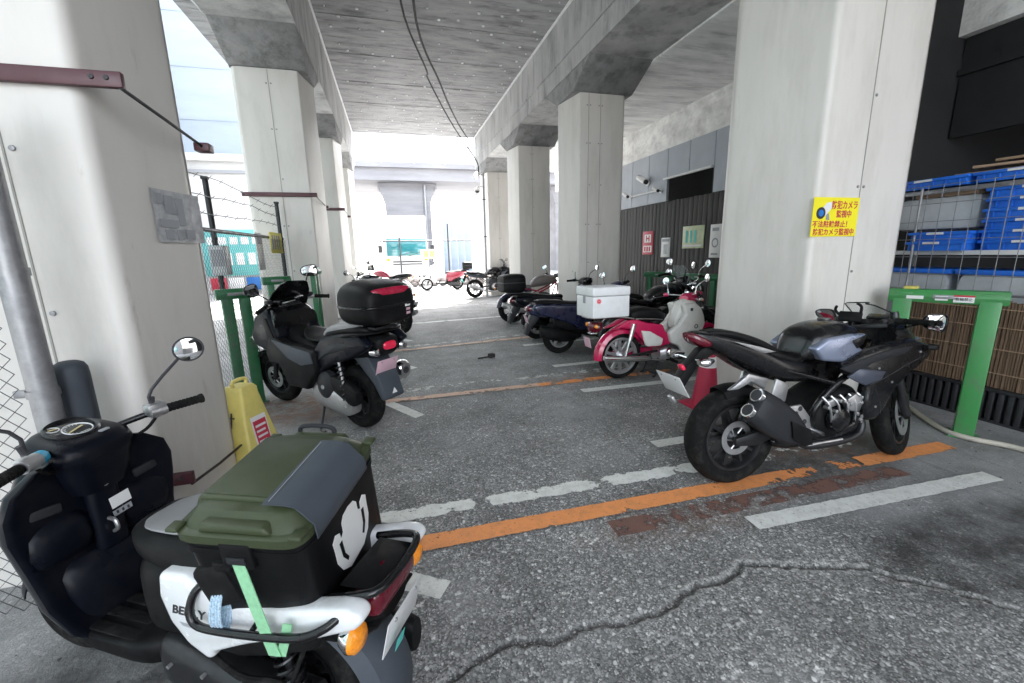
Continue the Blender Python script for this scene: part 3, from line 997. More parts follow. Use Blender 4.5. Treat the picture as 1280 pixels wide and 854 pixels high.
# low reed screen + grating + wire cage along the right edge
CX = 4.78
rs = thing('reed_screen', 'brown reed screen fastened to the fence behind the green lock stand', 'screen', (CX, 0, 0))
b = MB()
rb = random.Random(21)
y = .2
while y < 3.05:
    w = rb.uniform(.016, .026)
    b.tube([(rb.uniform(-.004, .004), y, .30), (rb.uniform(-.006, .006), y + rb.uniform(-.006, .006), .7), (rb.uniform(-.004, .004), y, 1.02 + rb.uniform(-.02, .01))], w / 2 * 1.1, 6)
    y += w * .98
b.build('reeds', 'reed', rs)
b = MB()
for z in (.42, .62, .80, .95): b.box(-.02, -.012, 0.2, 3.05, z, z + .008)
b.build('binding', 'cardboard', rs)
gr = thing('floor_grating', 'dark ribbed grating along the foot of the reed screen', 'grating', (CX, 0, 0))
b = MB()
y = .2
while y < 3.05:
    b.box(-.02, .02, y, y + .035, .012, .27, .003)
    y += .06
b.box(.02, .04, 0.2, 3.05, .01, .28)
b.box(-.03, .03, 0.2, 3.05, .265, .295, .004)
b.box(-.03, .03, 0.2, 3.05, .002, .02, .002)
b.build('grating', 'grille', gr)

cg = thing('wire_cage', 'tall wire mesh cage front standing over the reed screen', 'cage', (CX, 0, 0))
b = MB()
for i in range(28): b.cyl((.07, .2 + i * .115, .3), (.07, .2 + i * .115, 2.02), .003, n=6)
for z in [1.05 + .16 * i for i in range(7)]: b.cyl((.066, .2, z), (.066, 3.4, z), .003, n=6)
b.build('wire_mesh', 'galv', cg)
b = MB()
for y in (.2, 1.55, 3.02): b.tube([(.09, y, 0), (.09, y, 2.0)], .011, 10)
b.tube([(.09, .2, 1.06), (.09, 3.4, 1.06)], .009, 8)
b.build('frame', 'galv', cg)
sh = thing('storage_rack', 'grey steel shelving holding blue crates behind the wire mesh', 'shelving', (CX + .55, 2.1, 0))
for z in (.55, 1.42, 1.98):
    o = MB().box(-.355, .35, -1.4, 1.4, z - .03, z, .004).build('shelf', 'galv', sh)
    MB().box(-.375, -.357, -1.4, 1.4, z - .034, z + .006, .003).build('shelf_edge', 'sign_white' if z < 1.9 else 'galv', o)
for (x, y) in ((-.36, -1.4), (-.36, 1.4), (.36, -1.4), (.36, 1.4)):
    MB().box(x - .02, x + .02, y - .02, y + .02, 0, 2.0, .003).build('upright', 'galv', sh)

def crate_mesh(L, Wd, Hh):
    b = MB()
    t = .012
    b.box(-Wd / 2, Wd / 2, -L / 2, L / 2, 0, .01)
    for sx in (-1, 1):
        b.box(sx * (Wd / 2 - t / 2) - t / 2, sx * (Wd / 2 - t / 2) + t / 2, -L / 2, L / 2, .009, Hh, .003)
        b.box(sx * (Wd / 2 + .006) - .014, sx * (Wd / 2 + .006) + .014, -L / 2 - .02, L / 2 + .02, Hh - .026, Hh, .004)
        for k in range(6): b.box(sx * (Wd / 2 + .003) - .006, sx * (Wd / 2 + .003) + .006, -L / 2 + .05 + k * (L - .1) / 5 - .005, -L / 2 + .05 + k * (L - .1) / 5 + .005, .01, Hh - .02)
    for sy in (-1, 1):
        b.box(-Wd / 2 + t, Wd / 2 - t, sy * (L / 2 - t / 2) - t / 2, sy * (L / 2 - t / 2) + t / 2, .009, Hh, .003)
        b.box(-Wd / 2, Wd / 2, sy * (L / 2 + .006) - .014, sy * (L / 2 + .006) + .014, Hh - .026, Hh, .004)
    b.box(-Wd / 2 - .022, -Wd / 2 - .0205, -.05, .10, Hh - .024, Hh - .004, mi=1)
    b.box(-.05, .08, L / 2 + .0205, L / 2 + .022, Hh - .024, Hh - .004, mi=1)
    return b
c0 = crate_mesh(.60, .42, .085).build('crate', ['blue_crate', 'sign_white'])
cr_label = ['blue crate at the foot of the tall stack', 'blue crate second from the foot of the tall stack', 'blue crate third from the foot of the tall stack', 'blue crate fourth from the foot of the tall stack', 'blue crate fifth from the foot of the tall stack', 'topmost blue crate of the tall stack on the shelf']
tag(c0, cr_label[0], 'crate', 'blue crates in the wire cage')
CXs = CX + .42
c0.location = (CXs, 2.28, 1.425)
def put_crate(x, y, z, lab, rz=0):
    c = c0.copy(); COL.objects.link(c); c.location = (x, y, z); c.rotation_euler = (0, 0, rz); c['label'] = lab
for k in range(1, 6): put_crate(CXs, 2.28 + (.012 if k % 2 else 0), 1.425 + k * .0875, cr_label[k], (.035, -.03, .05, -.02, .03)[k - 1])
put_crate(CXs - .02, 2.86, 1.425, 'blue crate lying under another on the middle shelf beside the tall stack', 1.57)
put_crate(CXs - .02, 2.85, 1.511, 'blue crate lying on another on the middle shelf beside the tall stack', 1.60)
put_crate(CXs - .06, 3.02, 2.0, 'blue crate on the very top of the shelving near the pillar end', -.04)
put_crate(CXs - .04, 2.38, 2.0, 'blue crate on the very top of the shelving under the loose boards', .02)
put_crate(CXs - .03, 1.74, 2.0, 'blue crate on the very top of the shelving above the tall stack', 0)
for i, (y, lab) in enumerate(((3.05, 'frosted bin with blue lid on the bottom shelf near the pillar'), (2.42, 'frosted bin with blue lid on the bottom shelf in the middle'), (1.78, 'frosted bin with blue lid on the bottom shelf under the tall crate stack'))):
    t = thing('storage_bin', lab, 'bin', (CXs, y, .555), (0, 0, 0), 'frosted bins with blue lids')
    MB().body([(-.2, .0, .66, .27, 9), (.2, .0, .66, .27, 9)], 40).build('bin', 'clear_bin', t)
    MB().box(-.225, .225, -.30, .30, .655, .70, .012).build('lid', 'blue_crate', t)
t = thing('cardboard_bundle', 'bundle of pale wrapped cardboard on the middle shelf above the low crates', 'bundle', (CXs + .02, 2.98, 1.60))
MB().rbox((0, 0, .17), (.36, .62, .3), (0, 0, .03), .03).build('wrapping', 'clear_bin', t)
MB().rbox((-.02, -.06, .345), (.34, .5, .05), (0, .0, -.05), .01).build('cardboard', 'cardboard', t)
tag(MB().rbox((CXs + .1, 2.60, 1.75), (.2, .16, .12), (0, 0, .1), .006).build('carton', 'cardboard'), 'small brown carton standing beside the wrapped bundle behind the wire mesh', 'carton')
MBb = MB()
for k, (a, dz) in enumerate(((.15, 0), (.3, .028), (.05, .056))):
    tag(MB().rbox((CXs - .05, 2.42 - .05 * k, 2.095 + dz * 1.6), (.12, .95 - .15 * k, .022), (0, .0, a), .003).build('loose_board', 'cardboard'), ('bottom', 'middle', 'top')[k] + ' loose wooden board lying on the crates above the shelving', 'board', 'loose boards on the shelving')

# grit lying on the road: along the crack and swept against the edges
rb = random.Random(31)
b = MB()
def grit(x, y, r):
    bb = bmesh.new(); bmesh.ops.create_icosphere(bb, subdivisions=1, radius=1)
    a = rb.uniform(0, 6.3)
    for v in bb.verts:
        k = rb.uniform(.75, 1.2)
        p = Vector((v.co.x * r * 1.3 * k, v.co.y * r * k, v.co.z * r * .7 * k))
        v.co = Vector((p.x * cos(a) - p.y * sin(a) + x, p.x * sin(a) + p.y * cos(a) + y, p.z + r * .3))
    b.bm(bb, rb.choice((0, 0, 0, 1)))
for k in range(260):
    p = CR[rb.randrange(len(CR))]
    grit(p[0] + rb.gauss(0, .035), p[1] + rb.gauss(0, .03), rb.uniform(.0016, .0045))
for k in range(170): grit(rb.uniform(3.6, 4.7), rb.uniform(1.2, 3.2), rb.uniform(.002, .006))
for k in range(220): grit(rb.uniform(-.2, 3.6), rb.uniform(.9, 4.5), rb.uniform(.0016, .0045))
o = b.build('gravel', ['rock', 'scrap'])
struct(o, 'stuff')
# ---------------------------------------------------------------- fences on the left
def chain_link(b, o, u, L, z0, z1, pitch=.052, r=.0016):
    """Diamond mesh of zig-zag wires hung between z0 and z1 along u from o."""
    n = int(L / pitch)
    rows = int((z1 - z0) / pitch)
    for i in range(n):
        pts = []
        for j in range(rows + 1):
            d = (i + (j % 2)) * pitch
            pts.append((o[0] + u[0] * d + (.002 if j % 2 else -.002) * u[1], o[1] + u[1] * d, z0 + j * pitch))
        b.tube(pts, r, 4)
        pts = []
        for j in range(rows + 1):
            d = (i + 1 - (j % 2)) * pitch
            pts.append((o[0] + u[0] * d - (.002 if j % 2 else -.002) * u[1], o[1] + u[1] * d, z0 + j * pitch))
        b.tube(pts, r, 4)
f1 = thing('chain_link_fence', 'chain link fence with barbed wire between the two nearest cream pillars', 'fence', (-1.62, 5, 0))
b = MB()
chain_link(b, (0.02, -2.1), (.016, 1.0), 4.35, .06, 1.74, .06, .0017)
b.build('wire_mesh', 'wire', f1)
for (x, y) in ((-.08, -.0), (.06, 2.1), (-.04, -2.1)):
    b = MB()
    b.tube([(x, y, 0), (x, y, 2.25)], .026, 12)
    b.box(x - .03, x + .03, y - .03, y + .03, 2.25, 2.28, .006)
    b.build('post', 'dark_metal', f1)
b = MB()
b.tube([(-.04, -2.1, 1.76), (-.02, 0, 1.76), (.06, 2.2, 1.76)], .02, 10)
b.build('top_rail', 'dark_metal', f1)
rb = random.Random(5)
for z in (1.93, 2.08, 2.22):
    b = MB()
    pts = [(-.04 + (.1 * (y + 2.1) / 4.2), y, z + .025 * sin(y * 2.1 + z * 9) + rb.uniform(-.008, .008)) for y in [-2.1 + .28 * k for k in range(16)]]
    b.tube(pts, .004, 5, smooth=3)
    for k in range(0, 15):
        p = pts[k]
        b.tube([(p[0] - .02, p[1] - .005, p[2] - .02), (p[0] + .02, p[1] + .005, p[2] + .02)], .003, 4)
    b.build('barbed_wire', 'dark_metal', f1)
f2 = thing('chain_link_fence', 'galvanised chain link fence panel with thick pipe post beside the scooter handlebar', 'fence', (-1.37, 2.04, 0))
b = MB()
chain_link(b, (-3.0, -.02), (1.0, .0), 2.96, .06, 1.9, .06, .0019)
b.build('wire_mesh', 'wire', f2)
b = MB()
b.tube([(0, 0, 0), (0, 0, 2.1)], .044, 20)
for z in (.55, .98, 1.45): b.lathe([(.049, z), (.049, z + .03)], (0, 0, 0), 'z', 20); b.rbox((-.06, -.0, z + .015), (.06, .02, .03), bev=.003)
b.build('post', 'galv', f2)
b = MB()
b.tube([(-3.0, -.0, 1.93), (-.03, -.0, 1.93)], .02, 10)
b.build('top_rail', 'galv', f2)
t = thing('bollard', 'dark grey round topped bollard in front of the cream pillar', 'bollard', (-1.345, 2.16, 0))
b = MB()
b.lathe([(.002, 1.092), (.03, 1.09), (.048, 1.08), (.058, 1.06), (.060, 1.03), (.060, 0)], (0, 0, 0), 'z', 32)
b.build('bollard_tube', 'slate', t)
b = MB(); b.lathe([(.10, 0), (.10, .012), (.061, .014)], (0, 0, 0), 'z', 32); b.build('base_plate', 'galv', t)

# ---------------------------------------------------------------- green lock stands
def stand(loc, ang, h, w, m, label, copy_of=None, post=.075):
    root = thing('lock_stand', label, 'lock stand', loc, (0, 0, ang), 'green motorcycle lock stands')
    for s in (-1, 1):
        b = MB()
        b.box(s * (w / 2 - .09) - post / 2, s * (w / 2 - .09) + post / 2, -post / 2 - .01, post / 2, 0, h - .02, .008)
        b.box(s * (w / 2 - .09) - post / 2 - .03, s * (w / 2 - .09) + post / 2 + .03, -post / 2 - .03, post / 2 + .03, .0, .012, .003)
        p_ = b.build('post', m, root)
        for dx in (-1, 1):
            for dy in (-1, 1): MB().lathe([(.009, .012), (.009, .022), (.001, .024)], (s * (w / 2 - .09) + dx * (post / 2 + .016), dy * (post / 2 + .016), 0), 'z', 6).build('bolt', 'galv', p_)
    b = MB()
    b.prism([(-.06, h - .10), (.06, h - .10), (.075, h - .05), (.045, h), (-.05, h), (-.075, h - .05)], -w / 2, w / 2, 'yz', .006)
    o = b.build('top_bar', m, root)
    q = MB(); q.box(-.07, .07, -.078, -.06, h - .065, h - .035, .003); q.build('lock_plate', 'galv', o)
    return root, o
s1, bar1 = stand((4.12, 2.28, 0), radians(-60), 1.14, .66, 'green', 'bright green lock stand in front of the brown reed screen', post=.115)
for (x, wd, ht, m) in ((.10, .11, .055, 'sign_white'), (-.02, .07, .035, 'sign_white'), (-.17, .10, .026, 'sign_white')):
    pq = MB(); pq.rbox((x, -.0735, 1.14 - .06), (wd, .004, ht), (radians(12), 0, 0), .0); o = pq.build('sticker', m, bar1)
    if ht > .05:
        rr = MB(); rr.rbox((x, -.0800, 1.14 - .038), (wd, .003, .012), (radians(12), 0, 0)); rr.build('red_band', 'sign_red', bar1)
        lettering('sticker_text', '駐輪禁止', .026, 'ink_dark', bar1, (x, -.0772, 1.14 - .064), (radians(102), 0, 0), .09)
tag(MB().rbox((4.03, 2.46, 1.150), (.12, .08, .02), (0, 0, .4), .006).build('folded_paper', 'yellow_cloth'), 'crumpled yellowish paper lying on the bright green lock stand', 'paper')
stand((-1.54, 4.82, 0), radians(25), 1.20, .33, 'green_dark', 'dark green lock stand behind the yellow floor sign', post=.095)
stand((-1.47, 6.15, 0), radians(25), 1.25, .33, 'green_dark', 'dark green lock stand partly behind the windscreen of the black maxi scooter')
stand((-1.16, 7.05, 0), radians(80), 1.33, .30, 'green_dark', 'dark green lock stand standing against the pillar with the long dark red bar', post=.06)
stand((4.85, 5.95, 0), radians(-65), 1.08, .62, 'green_dark', 'dark green lock stand behind the handlebar of the red moped')
stand((4.75, 6.9, 0), radians(-65), 1.08, .62, 'green_dark', 'dark green lock stand in front of the fence below the red notice')

# ---------------------------------------------------------------- notices
t = thing('camera_sign', 'yellow security camera sign with red writing on the broad pillar', 'sign', (3.425, 2.696, 1.715))
MB().box(-.235, .235, -.003, .0, -.15, .15, .0).build('panel', 'sign_yellow', t)
R90 = (radians(90), 0, 0)
lettering('lettering', '防犯カメラ', .068, 'sign_red', t, (.085, -.0045, .088), R90, .265, bold=.0012)
lettering('lettering', '監視中', .06, 'sign_red', t, (.085, -.0045, .02), R90, .155, bold=.0012)
lettering('lettering', '不法駐輪禁止！', .055, 'sign_red', t, (-.03, -.0045, -.058), R90, .36, bold=.001)
lettering('lettering', '防犯カメラ監視中', .055, 'sign_red', t, (.0, -.0045, -.118), R90, .42, bold=.0012)
b = MB()
b.prism([(-.185, .03), (-.10, .11), (-.055, .115), (-.05, .07), (-.10, .015), (-.15, -.01)], -.006, -.0035, 'xz', mi=0)
b.lathe([(.045, -.0065), (.045, -.004)], (-.155, 0, .03), 'y', 24, mi=1); b.add([(-.155 + .045 * cos(i * pi / 12), -.0066, .03 + .045 * sin(i * pi / 12)) for i in range(24)], [tuple(range(24))], 1)
b.add([(-.155 + .026 * cos(i * pi / 12), -.0076, .03 + .026 * sin(i * pi / 12)) for i in range(24)], [tuple(range(24))], 2)
b.prism([(-.10, .02), (-.075, .03), (-.06, -.025), (-.095, -.02)], -.006, -.0035, 'xz', mi=3)
b.build('camera_picture', ['sign_white', 'ink_dark', 'ink_blue', 'ink_grey'], t)

t = thing('film_notice', 'crinkled clear film notice with faded print stuck on the shaded pillar side', 'notice', (-1.085, 2.745, 1.715), (0, 0, radians(78.5)))
rb = random.Random(8)
b = MB()
n = 18
vs = [((i / n - .5) * .36, -.004 - rb.uniform(0, .005), (j / n - .5) * .26) for j in range(n + 1) for i in range(n + 1)]
b.add(vs, [(j * (n + 1) + i, j * (n + 1) + i + 1, (j + 1) * (n + 1) + i + 1, (j + 1) * (n + 1) + i) for j in range(n) for i in range(n)])
b.build('film', 'film', t, 80)
b = MB()
for (x, z, w, h) in ((-.14, .085, .05, .05), (-.07, .06, .06, .09), (.01, .03, .05, .14), (-.09, -.035, .13, .04), (-.1, -.09, .06, .045), (-.02, -.09, .05, .05), (.06, -.085, .07, .05)):
    b.box(x - w / 2, x + w / 2, -.0125, -.0105, z - h / 2, z + h / 2)
b.build('faded_print', 'ink_grey', t)
def wall_sign(name, y0, y1, z0, z1, m, label, deco):
    t = thing(name, label, 'sign', (XW - .012, (y0 + y1) / 2, (z0 + z1) / 2), (0, 0, radians(-90)))
    w, h = abs(y1 - y0), abs(z1 - z0)
    MB().box(-w / 2, w / 2, -.012, .0, -h / 2, h / 2, .003).build('panel', m, t)
    deco(t, w, h)
    return t
def d_red(t, w, h):
    b = MB()
    for z in (.0,): b.box(-w * .30, w * .30, -.016, -.013, h * .02, h * .36); 
    b.box(-w * .38, w * .38, -.016, -.013, -h * .40, -h * .12)
    b.build('white_panel', 'sign_white', t)
    b = MB()
    for sx in (-1, 1): b.box(sx * w * .13 - w * .05, sx * w * .13 + w * .05, -.019, -.0165, h * .06, h * .32)
    b.box(-w * .13, w * .13, -.019, -.0165, h * .16, h * .22)
    for k in range(3): b.box(-w * .32 + k * w * .23, -w * .16 + k * w * .23, -.019, -.0165, -h * .36, -h * .16)
    b.build('red_marks', 'sign_red', t)
def d_narrow(t, w, h):
    MB().box(-w * .4, w * .4, -.016, -.013, h * .3, h * .44).build('picture', 'ink_grey', t)
    b = MB(); b.box(-w * .2, w * .25, -.016, -.013, -h * .34, h * .16); b.build('faded_block', 'film', t)
def d_yel(t, w, h):
    b = MB()
    for k in range(3): b.box(-w * .34 + k * w * .2, -w * .24 + k * w * .2, -.016, -.013, -h * .25, h * .3)
    b.build('faded_picture', 'teal', t)
    MB().box(-.42 * w, .42 * w, -.016, -.0135, -h * .42, -h * .34).build('faded_band', 'sign_white', t)
def d_ring(t, w, h):
    b = MB(); b.torus((0, -.014, -h * .05), w * .26, w * .05, 'y', 24, 8, 0, .2); b.box(-w * .3, w * .3, -.016, -.013, h * .3, h * .4); b.box(-w * .3, w * .3, -.016, -.013, -h * .42, -h * .36)
    b.build('ring_mark', 'ink_grey', t)
wall_sign('fire_sign', 9.72, 9.27, 1.36, 1.92, 'sign_red', 'red and white upright notice on the dark board fence', d_red)
wall_sign('notice_board', 8.93, 8.60, 1.30, 1.74, 'sign_white', 'narrow pale notice between the red notice and the yellow green one', d_narrow)
wall_sign('notice_board', 8.17, 7.50, 1.49, 1.95, 'sign_faded', 'sun faded yellow green notice on the dark board fence', d_yel)
wall_sign('notice_board', 7.32, 7.02, 1.30, 1.94, 'sign_white', 'pale notice with a ring mark beside the broad pillar', d_ring)
# notices tied on the wire fence
t = thing('fence_notice', 'yellow notice tied to the chain link fence', 'sign', (-1.55, 6.75, 1.69), (0, 0, radians(88)))
MB().box(-.28, .28, -.006, 0, -.14, .14, .002).build('panel', 'sign_yellow', t)
b = MB()
for k in range(4): b.box(-.2 + k * .1, -.14 + k * .1, -.009, -.0065, -.09, .1)
b.build('grey_marks', 'ink_grey', t)
t = thing('fence_notice', 'small white card tied to the chain link fence', 'sign', (-1.60, 6.12, 1.60), (0, 0, radians(88)))
MB().box(-.12, .12, -.006, 0, -.26, .2, .002).build('panel', 'sign_white', t)
MB().box(-.08, .08, -.009, -.0065, .06, .14).build('picture', 'ink_grey', t)
t = thing('post_sleeve', 'pale plastic sleeve wrapped round the fence post above the green lock stand', 'sleeve', (-1.655, 4.96, 0))
b = MB(); b.box(-.07, .07, -.10, .05, 1.33, 1.62, .01); b.build('sleeve', 'clear_bin', t)
MB().box(-.05, .05, -.106, -.1005, 1.42, 1.58).build('picture', 'ink_grey', t)

# ---------------------------------------------------------------- security cameras, floodlight, cables, hose
def camera_(loc, rz, label, big=1.0):
    t = thing('security_camera', label, 'camera', loc, (0, 0, rz), 'security cameras')
    b = MB(); b.lathe([(.05 * big, .0), (.05 * big, -.025)], (0, 0, 0), 'y', 18); b.add([(.05 * big * cos(i * pi / 9), -.025, .05 * big * sin(i * pi / 9)) for i in range(18)], [tuple(range(18))]); b.build('base', 'sign_white', t)
    b = MB(); b.tube([(0, -.02, 0), (0, -.10, .02), (0, -.13, .03)], .016, 8); b.build('arm', 'alu', t)
    b = MB(); b.tube([(-.12 * big, -.15, .10 * big), (.10 * big, -.16, .0)], .045 * big, 16); b.build('housing', 'sign_white', t)
    b = MB(); b.tube([(.10 * big, -.16, .0), (.125 * big, -.161, -.012 * big)], .036 * big, 16); b.build('lens', 'ink_dark', t)
camera_((XW - .01, 9.62, 3.07), radians(-90), 'white bullet camera in the middle of the blue grey panels', 1.5)
camera_((XW - .01, 10.38, 2.83), radians(-90), 'white bullet camera at the far end of the white conduit', 1.0)
camera_((XW - .01, 9.05, 2.80), radians(-90), 'white bullet camera beside the black wall opening', .9)
t = thing('floodlight', 'lit floodlight clamped high on the far pillar', 'lamp', (3.085, 14.75, 4.02), (0, 0, 0))
b = MB(); b.lathe([(.02, .10), (.09, .08), (.12, 0)], (-.17, 0, 0), 'x', 24); b.build('reflector', 'white_box', t)
for q in t.children: pass
b = MB(); b.ball((-.16, 0, 0), (.07, .09, .09)); b.build('bulb', 'lamp_lit', t)
b = MB(); b.tube([(.03, 0, 0), (-.09, 0, .02)], .018, 8); b.build('arm', 'galv', t)
t = thing('dome_camera', 'white dome camera hung on the pillar below the floodlight', 'camera', (3.07, 14.7, 3.55))
b = MB(); b.tube([(.04, 0, .10), (-.14, 0, .10), (-.16, 0, .04)], .02, 10, smooth=4); b.build('bracket', 'sign_white', t)
b = MB(); b.lathe([(.085, .03), (.085, -.03)], (-.16, 0, 0), 'z', 24); b.ball((-.16, 0, .03), (.085, .085, .03)); b.build('housing', 'sign_white', t)
b = MB(); b.ball((-.16, 0, -.03), .075); b.build('dome', 'ink_dark', t)
t = thing('drain_pipe', 'thin grey pipe running down the far pillar beside the dome camera', 'pipe', (3.08, 14.45, 0))
b = MB(); b.tube([(0, 0, 0), (0, 0, 4.05)], .035, 12); b.build('pipe', 'galv', t)
for z in (.8, 2.0, 3.2): MB().box(-.05, .05, -.05, .05, z, z + .03, .004).build('bracket', 'dark_metal', t)

b = MB(); b.tube([(.38, 2.0, 5.40), (.37, 5.0, 5.36), (.42, 7.6, 5.28), (.95, 9.6, 5.12), (1.05, 10.2, 5.14), (1.9, 12.6, 4.9), (3.0, 15.1, 4.55), (3.07, 15.2, 4.2)], .017, 8, smooth=6)
tag(b.build('cable', 'black_matt'), 'sagging black cable with a kink running along under the ceiling', 'cable')
b = MB(); b.tube([(.62, 2.0, 5.42), (.60, 7.5, 5.32), (1.35, 10.6, 5.22), (2.1, 13.2, 5.2), (2.9, 15.7, 5.3)], .021, 8, smooth=6)
tag(b.build('cable', 'black_matt'), 'straighter thick black cable running along under the ceiling', 'cable')

b = MB(); b.tube([(4.72, 3.1, .03), (4.55, 2.7, .025), (4.35, 2.42, .022), (4.18, 2.16, .022), (4.17, 2.0, .022), (4.28, 1.8, .022), (4.30, 1.55, .022), (4.45, 1.2, .022), (4.5, .6, .022)], .02, 10, smooth=6)
tag(b.build('garden_hose', 'hose'), 'pale beige hose lying along the foot of the fence', 'hose')
t = MB(); rb = random.Random(2)
t.rbox((0, 0, .035), (.10, .07, .06), (.1, .05, .5), .015); t.tube([(-.2, -.02, .012), (-.1, .01, .012), (0, 0, .02)], .01, 6, smooth=3)
o = t.build('rubber_scrap', 'scrap'); o.location = (1.28, 5.85, 0)
tag(o, 'small black scrap lying on the asphalt in the middle of the aisle', 'scrap')

# traffic cone squeezed beside the broad pillar
t = thing('traffic_cone', 'red traffic cone with pale bands beside the broad pillar', 'traffic cone', (2.80, 3.25, 0))
b = MB(); b.box(-.17, .17, -.17, .17, 0, .03, .012); b.build('base', 'red_matt', t)
b = MB(); b.lathe([(.13, .028), (.118, .08), (.038, .70), (.03, .715), (.001, .715)], (0, 0, 0), 'z', 32); b.build('cone', 'red_matt', t)
b = MB(); b.lathe([(.0785, .40), (.0655, .50)], (0, 0, 0), 'z', 32); b.lathe([(.0545, .585), (.0425, .68)], (0, 0, 0), 'z', 32); b.build('pale_band', 'sign_white', t)

# yellow folding floor sign
t = thing('floor_sign', 'yellow standing floor sign with red notice between the pillar and the black box', 'floor sign', (-1.03, 3.05, 0), (0, 0, radians(63)))
def sq(z, h, r=.02):
    return [(p[0], p[1], z) for p in rounded([(-h, -h), (h, -h), (h, h), (-h, h)], r, 4)]
b = MB(); b.loft([sq(0, .185), sq(.03, .185), sq(.05, .168), sq(.62, .075), sq(.66, .072), sq(.68, .060)]); body = b.build('sign_body', 'yellow', t, 40)
b = MB(); b.tube([(-.05, 0, .675), (-.05, 0, .715), (.05, 0, .715), (.05, 0, .675)], .012, 8, smooth=3); b.build('carry_handle', 'yellow', body)
TL = radians(9.3)
def face(name, boxes, m, parent, off):
    b = MB()
    for x0, x1, z0, z1 in boxes: b.box(x0, x1, -.001, .001, z0, z1)
    o = b.build(name, m, parent)
    return o
n0 = face('notice', [(-.062, .062, -.20, .16)], 'sign_white', body, 0)
n0.location = (0, -.1275, .32); n0.rotation_euler = (-TL, 0, 0)
for nm, bx_, m, off in (('red_print', [(-.052, .052, -.07, .13)], 'sign_red', -.0022), ('white_line', [(-.042, .042, .085, .10)], 'sign_white', -.0042), ('white_line', [(-.042, .03, .05, .064)], 'sign_white', -.0042), ('white_line', [(-.042, .038, .015, .029)], 'sign_white', -.0042), ('white_line', [(-.042, .02, -.02, -.006)], 'sign_white', -.0042), ('grey_line', [(-.05, .045, -.11, -.10)], 'ink_grey', -.0022), ('grey_line', [(-.05, .03, -.14, -.13)], 'ink_grey', -.0022)):
    o = face(nm, bx_, m, n0, 0); o.location = (0, off, 0)
q = MB(); q.tube([(0, 0, -.05), (0, 0, .05)], .005, 6); q.tube([(0, -.022, .018), (0, .022, .018)], .005, 6); o = q.build('black_mark', 'ink_dark', body); o.location = (-.1035, 0, .47); o.rotation_euler = (0, TL, 0)

# ---------------------------------------------------------------- beyond the viaduct
t = thing('shop_building', 'white building with pale blue sheeting and a teal banner across the street', 'building', (-9, 21, 0))
b = MB(); b.box(-7, 4.6, .0, 8, 0, 5.6); b.build('wall', 'stucco', t)
b = MB()
for k in range(4): b.box(-7, 4.62, -.02, .0, 6.9 + k * 1.9, 6.93 + k * 1.9)
b.box(-7, 4.62, .001, 8, 5.6, 13.4)
b.build('sheeting', 'sheet_blue', t)
b = MB(); b.box(-7, 4.7, -.25, -.06, 5.35, 5.62, .02); b.build('ledge', 'stucco', t)
b = MB(); b.box(-7, 4.65, -.1, -.02, 4.9, 5.02); b.build('dark_trim', 'ink_grey', t)
b = MB(); b.box(1.4, 4.2, -.12, -.02, .75, 2.65, .01); o = b.build('banner', 'banner_teal', t)
b = MB()
rb = random.Random(3)
for k in range(6): MB().box(1.6 + k * .42, 1.9 + k * .42, -.13, -.122, 2.05, 2.35).build('pale_mark', 'sign_white', o)
for k in range(5): MB().box(1.7 + k * .45, 2.0 + k * .45, -.13, -.122, 1.2, 1.7).build('pale_mark', 'sign_white', o)
for k, m in enumerate(('sign_red', 'sign_white', 'ink_blue', 'amber')):
    MB().box(1.5 + k * .68, 2.08 + k * .68, -.1, -.02, .12, .66, .01).build('shop_panel', m, t)
for k in range(3):
    f = MB().box(-5.5 + k * 2.2, -4.2 + k * 2.2, -.04, -.003, 2.9, 4.3, .01).build('window', 'windscreen', t)

# unseen building added across the side street to keep sky off the left
t = thing('sky_blocker_building', 'unseen brown grey tiled building added along the side street to cut sky light', 'building', (-6.9, 3, 0))
MB().box(-8, 0, -16, 14.2, 0, 13).build('wall', 'blocker_wall_tile', t)
MB().box(-8.1, .12, -16.1, 14.3, 13.003, 13.5).build('roof', 'concrete_far', t)
for fl in range(4):
    for k in range(9):
        b = MB(); b.box(-.04, .03, -14.6 + k * 3.2, -12.8 + k * 3.2, 1.0 + fl * 3.1, 2.5 + fl * 3.1, .01); w_ = b.build('window', 'windscreen', t)
        b = MB(); b.box(.03, .06, -14.66 + k * 3.2, -12.74 + k * 3.2, .93 + fl * 3.1, .99 + fl * 3.1); b.build('sill', 'concrete_pale', w_)

t = thing('light_blocker_building', 'dark tiled building added unseen behind the viewer to block light from the fence side', 'building', (9.4, -13, 0))  # out of view, added to darken the pillar sides facing the aisle
MB().box(-4, 4, -11, 8.2, 0, 6.4).build('wall', 'blocker_wall_tile', t)
MB().box(-4.1, 4.1, -11.1, 8.3, 6.403, 6.8).build('roof', 'concrete_far', t)
for fl in range(2):
    for k in range(5):
        b = MB(); b.box(-4.03, -3.96, -10 + k * 3.6, -8 + k * 3.6, 1.2 + fl * 3.2, 2.7 + fl * 3.2, .01); b.build('window', 'windscreen', t)

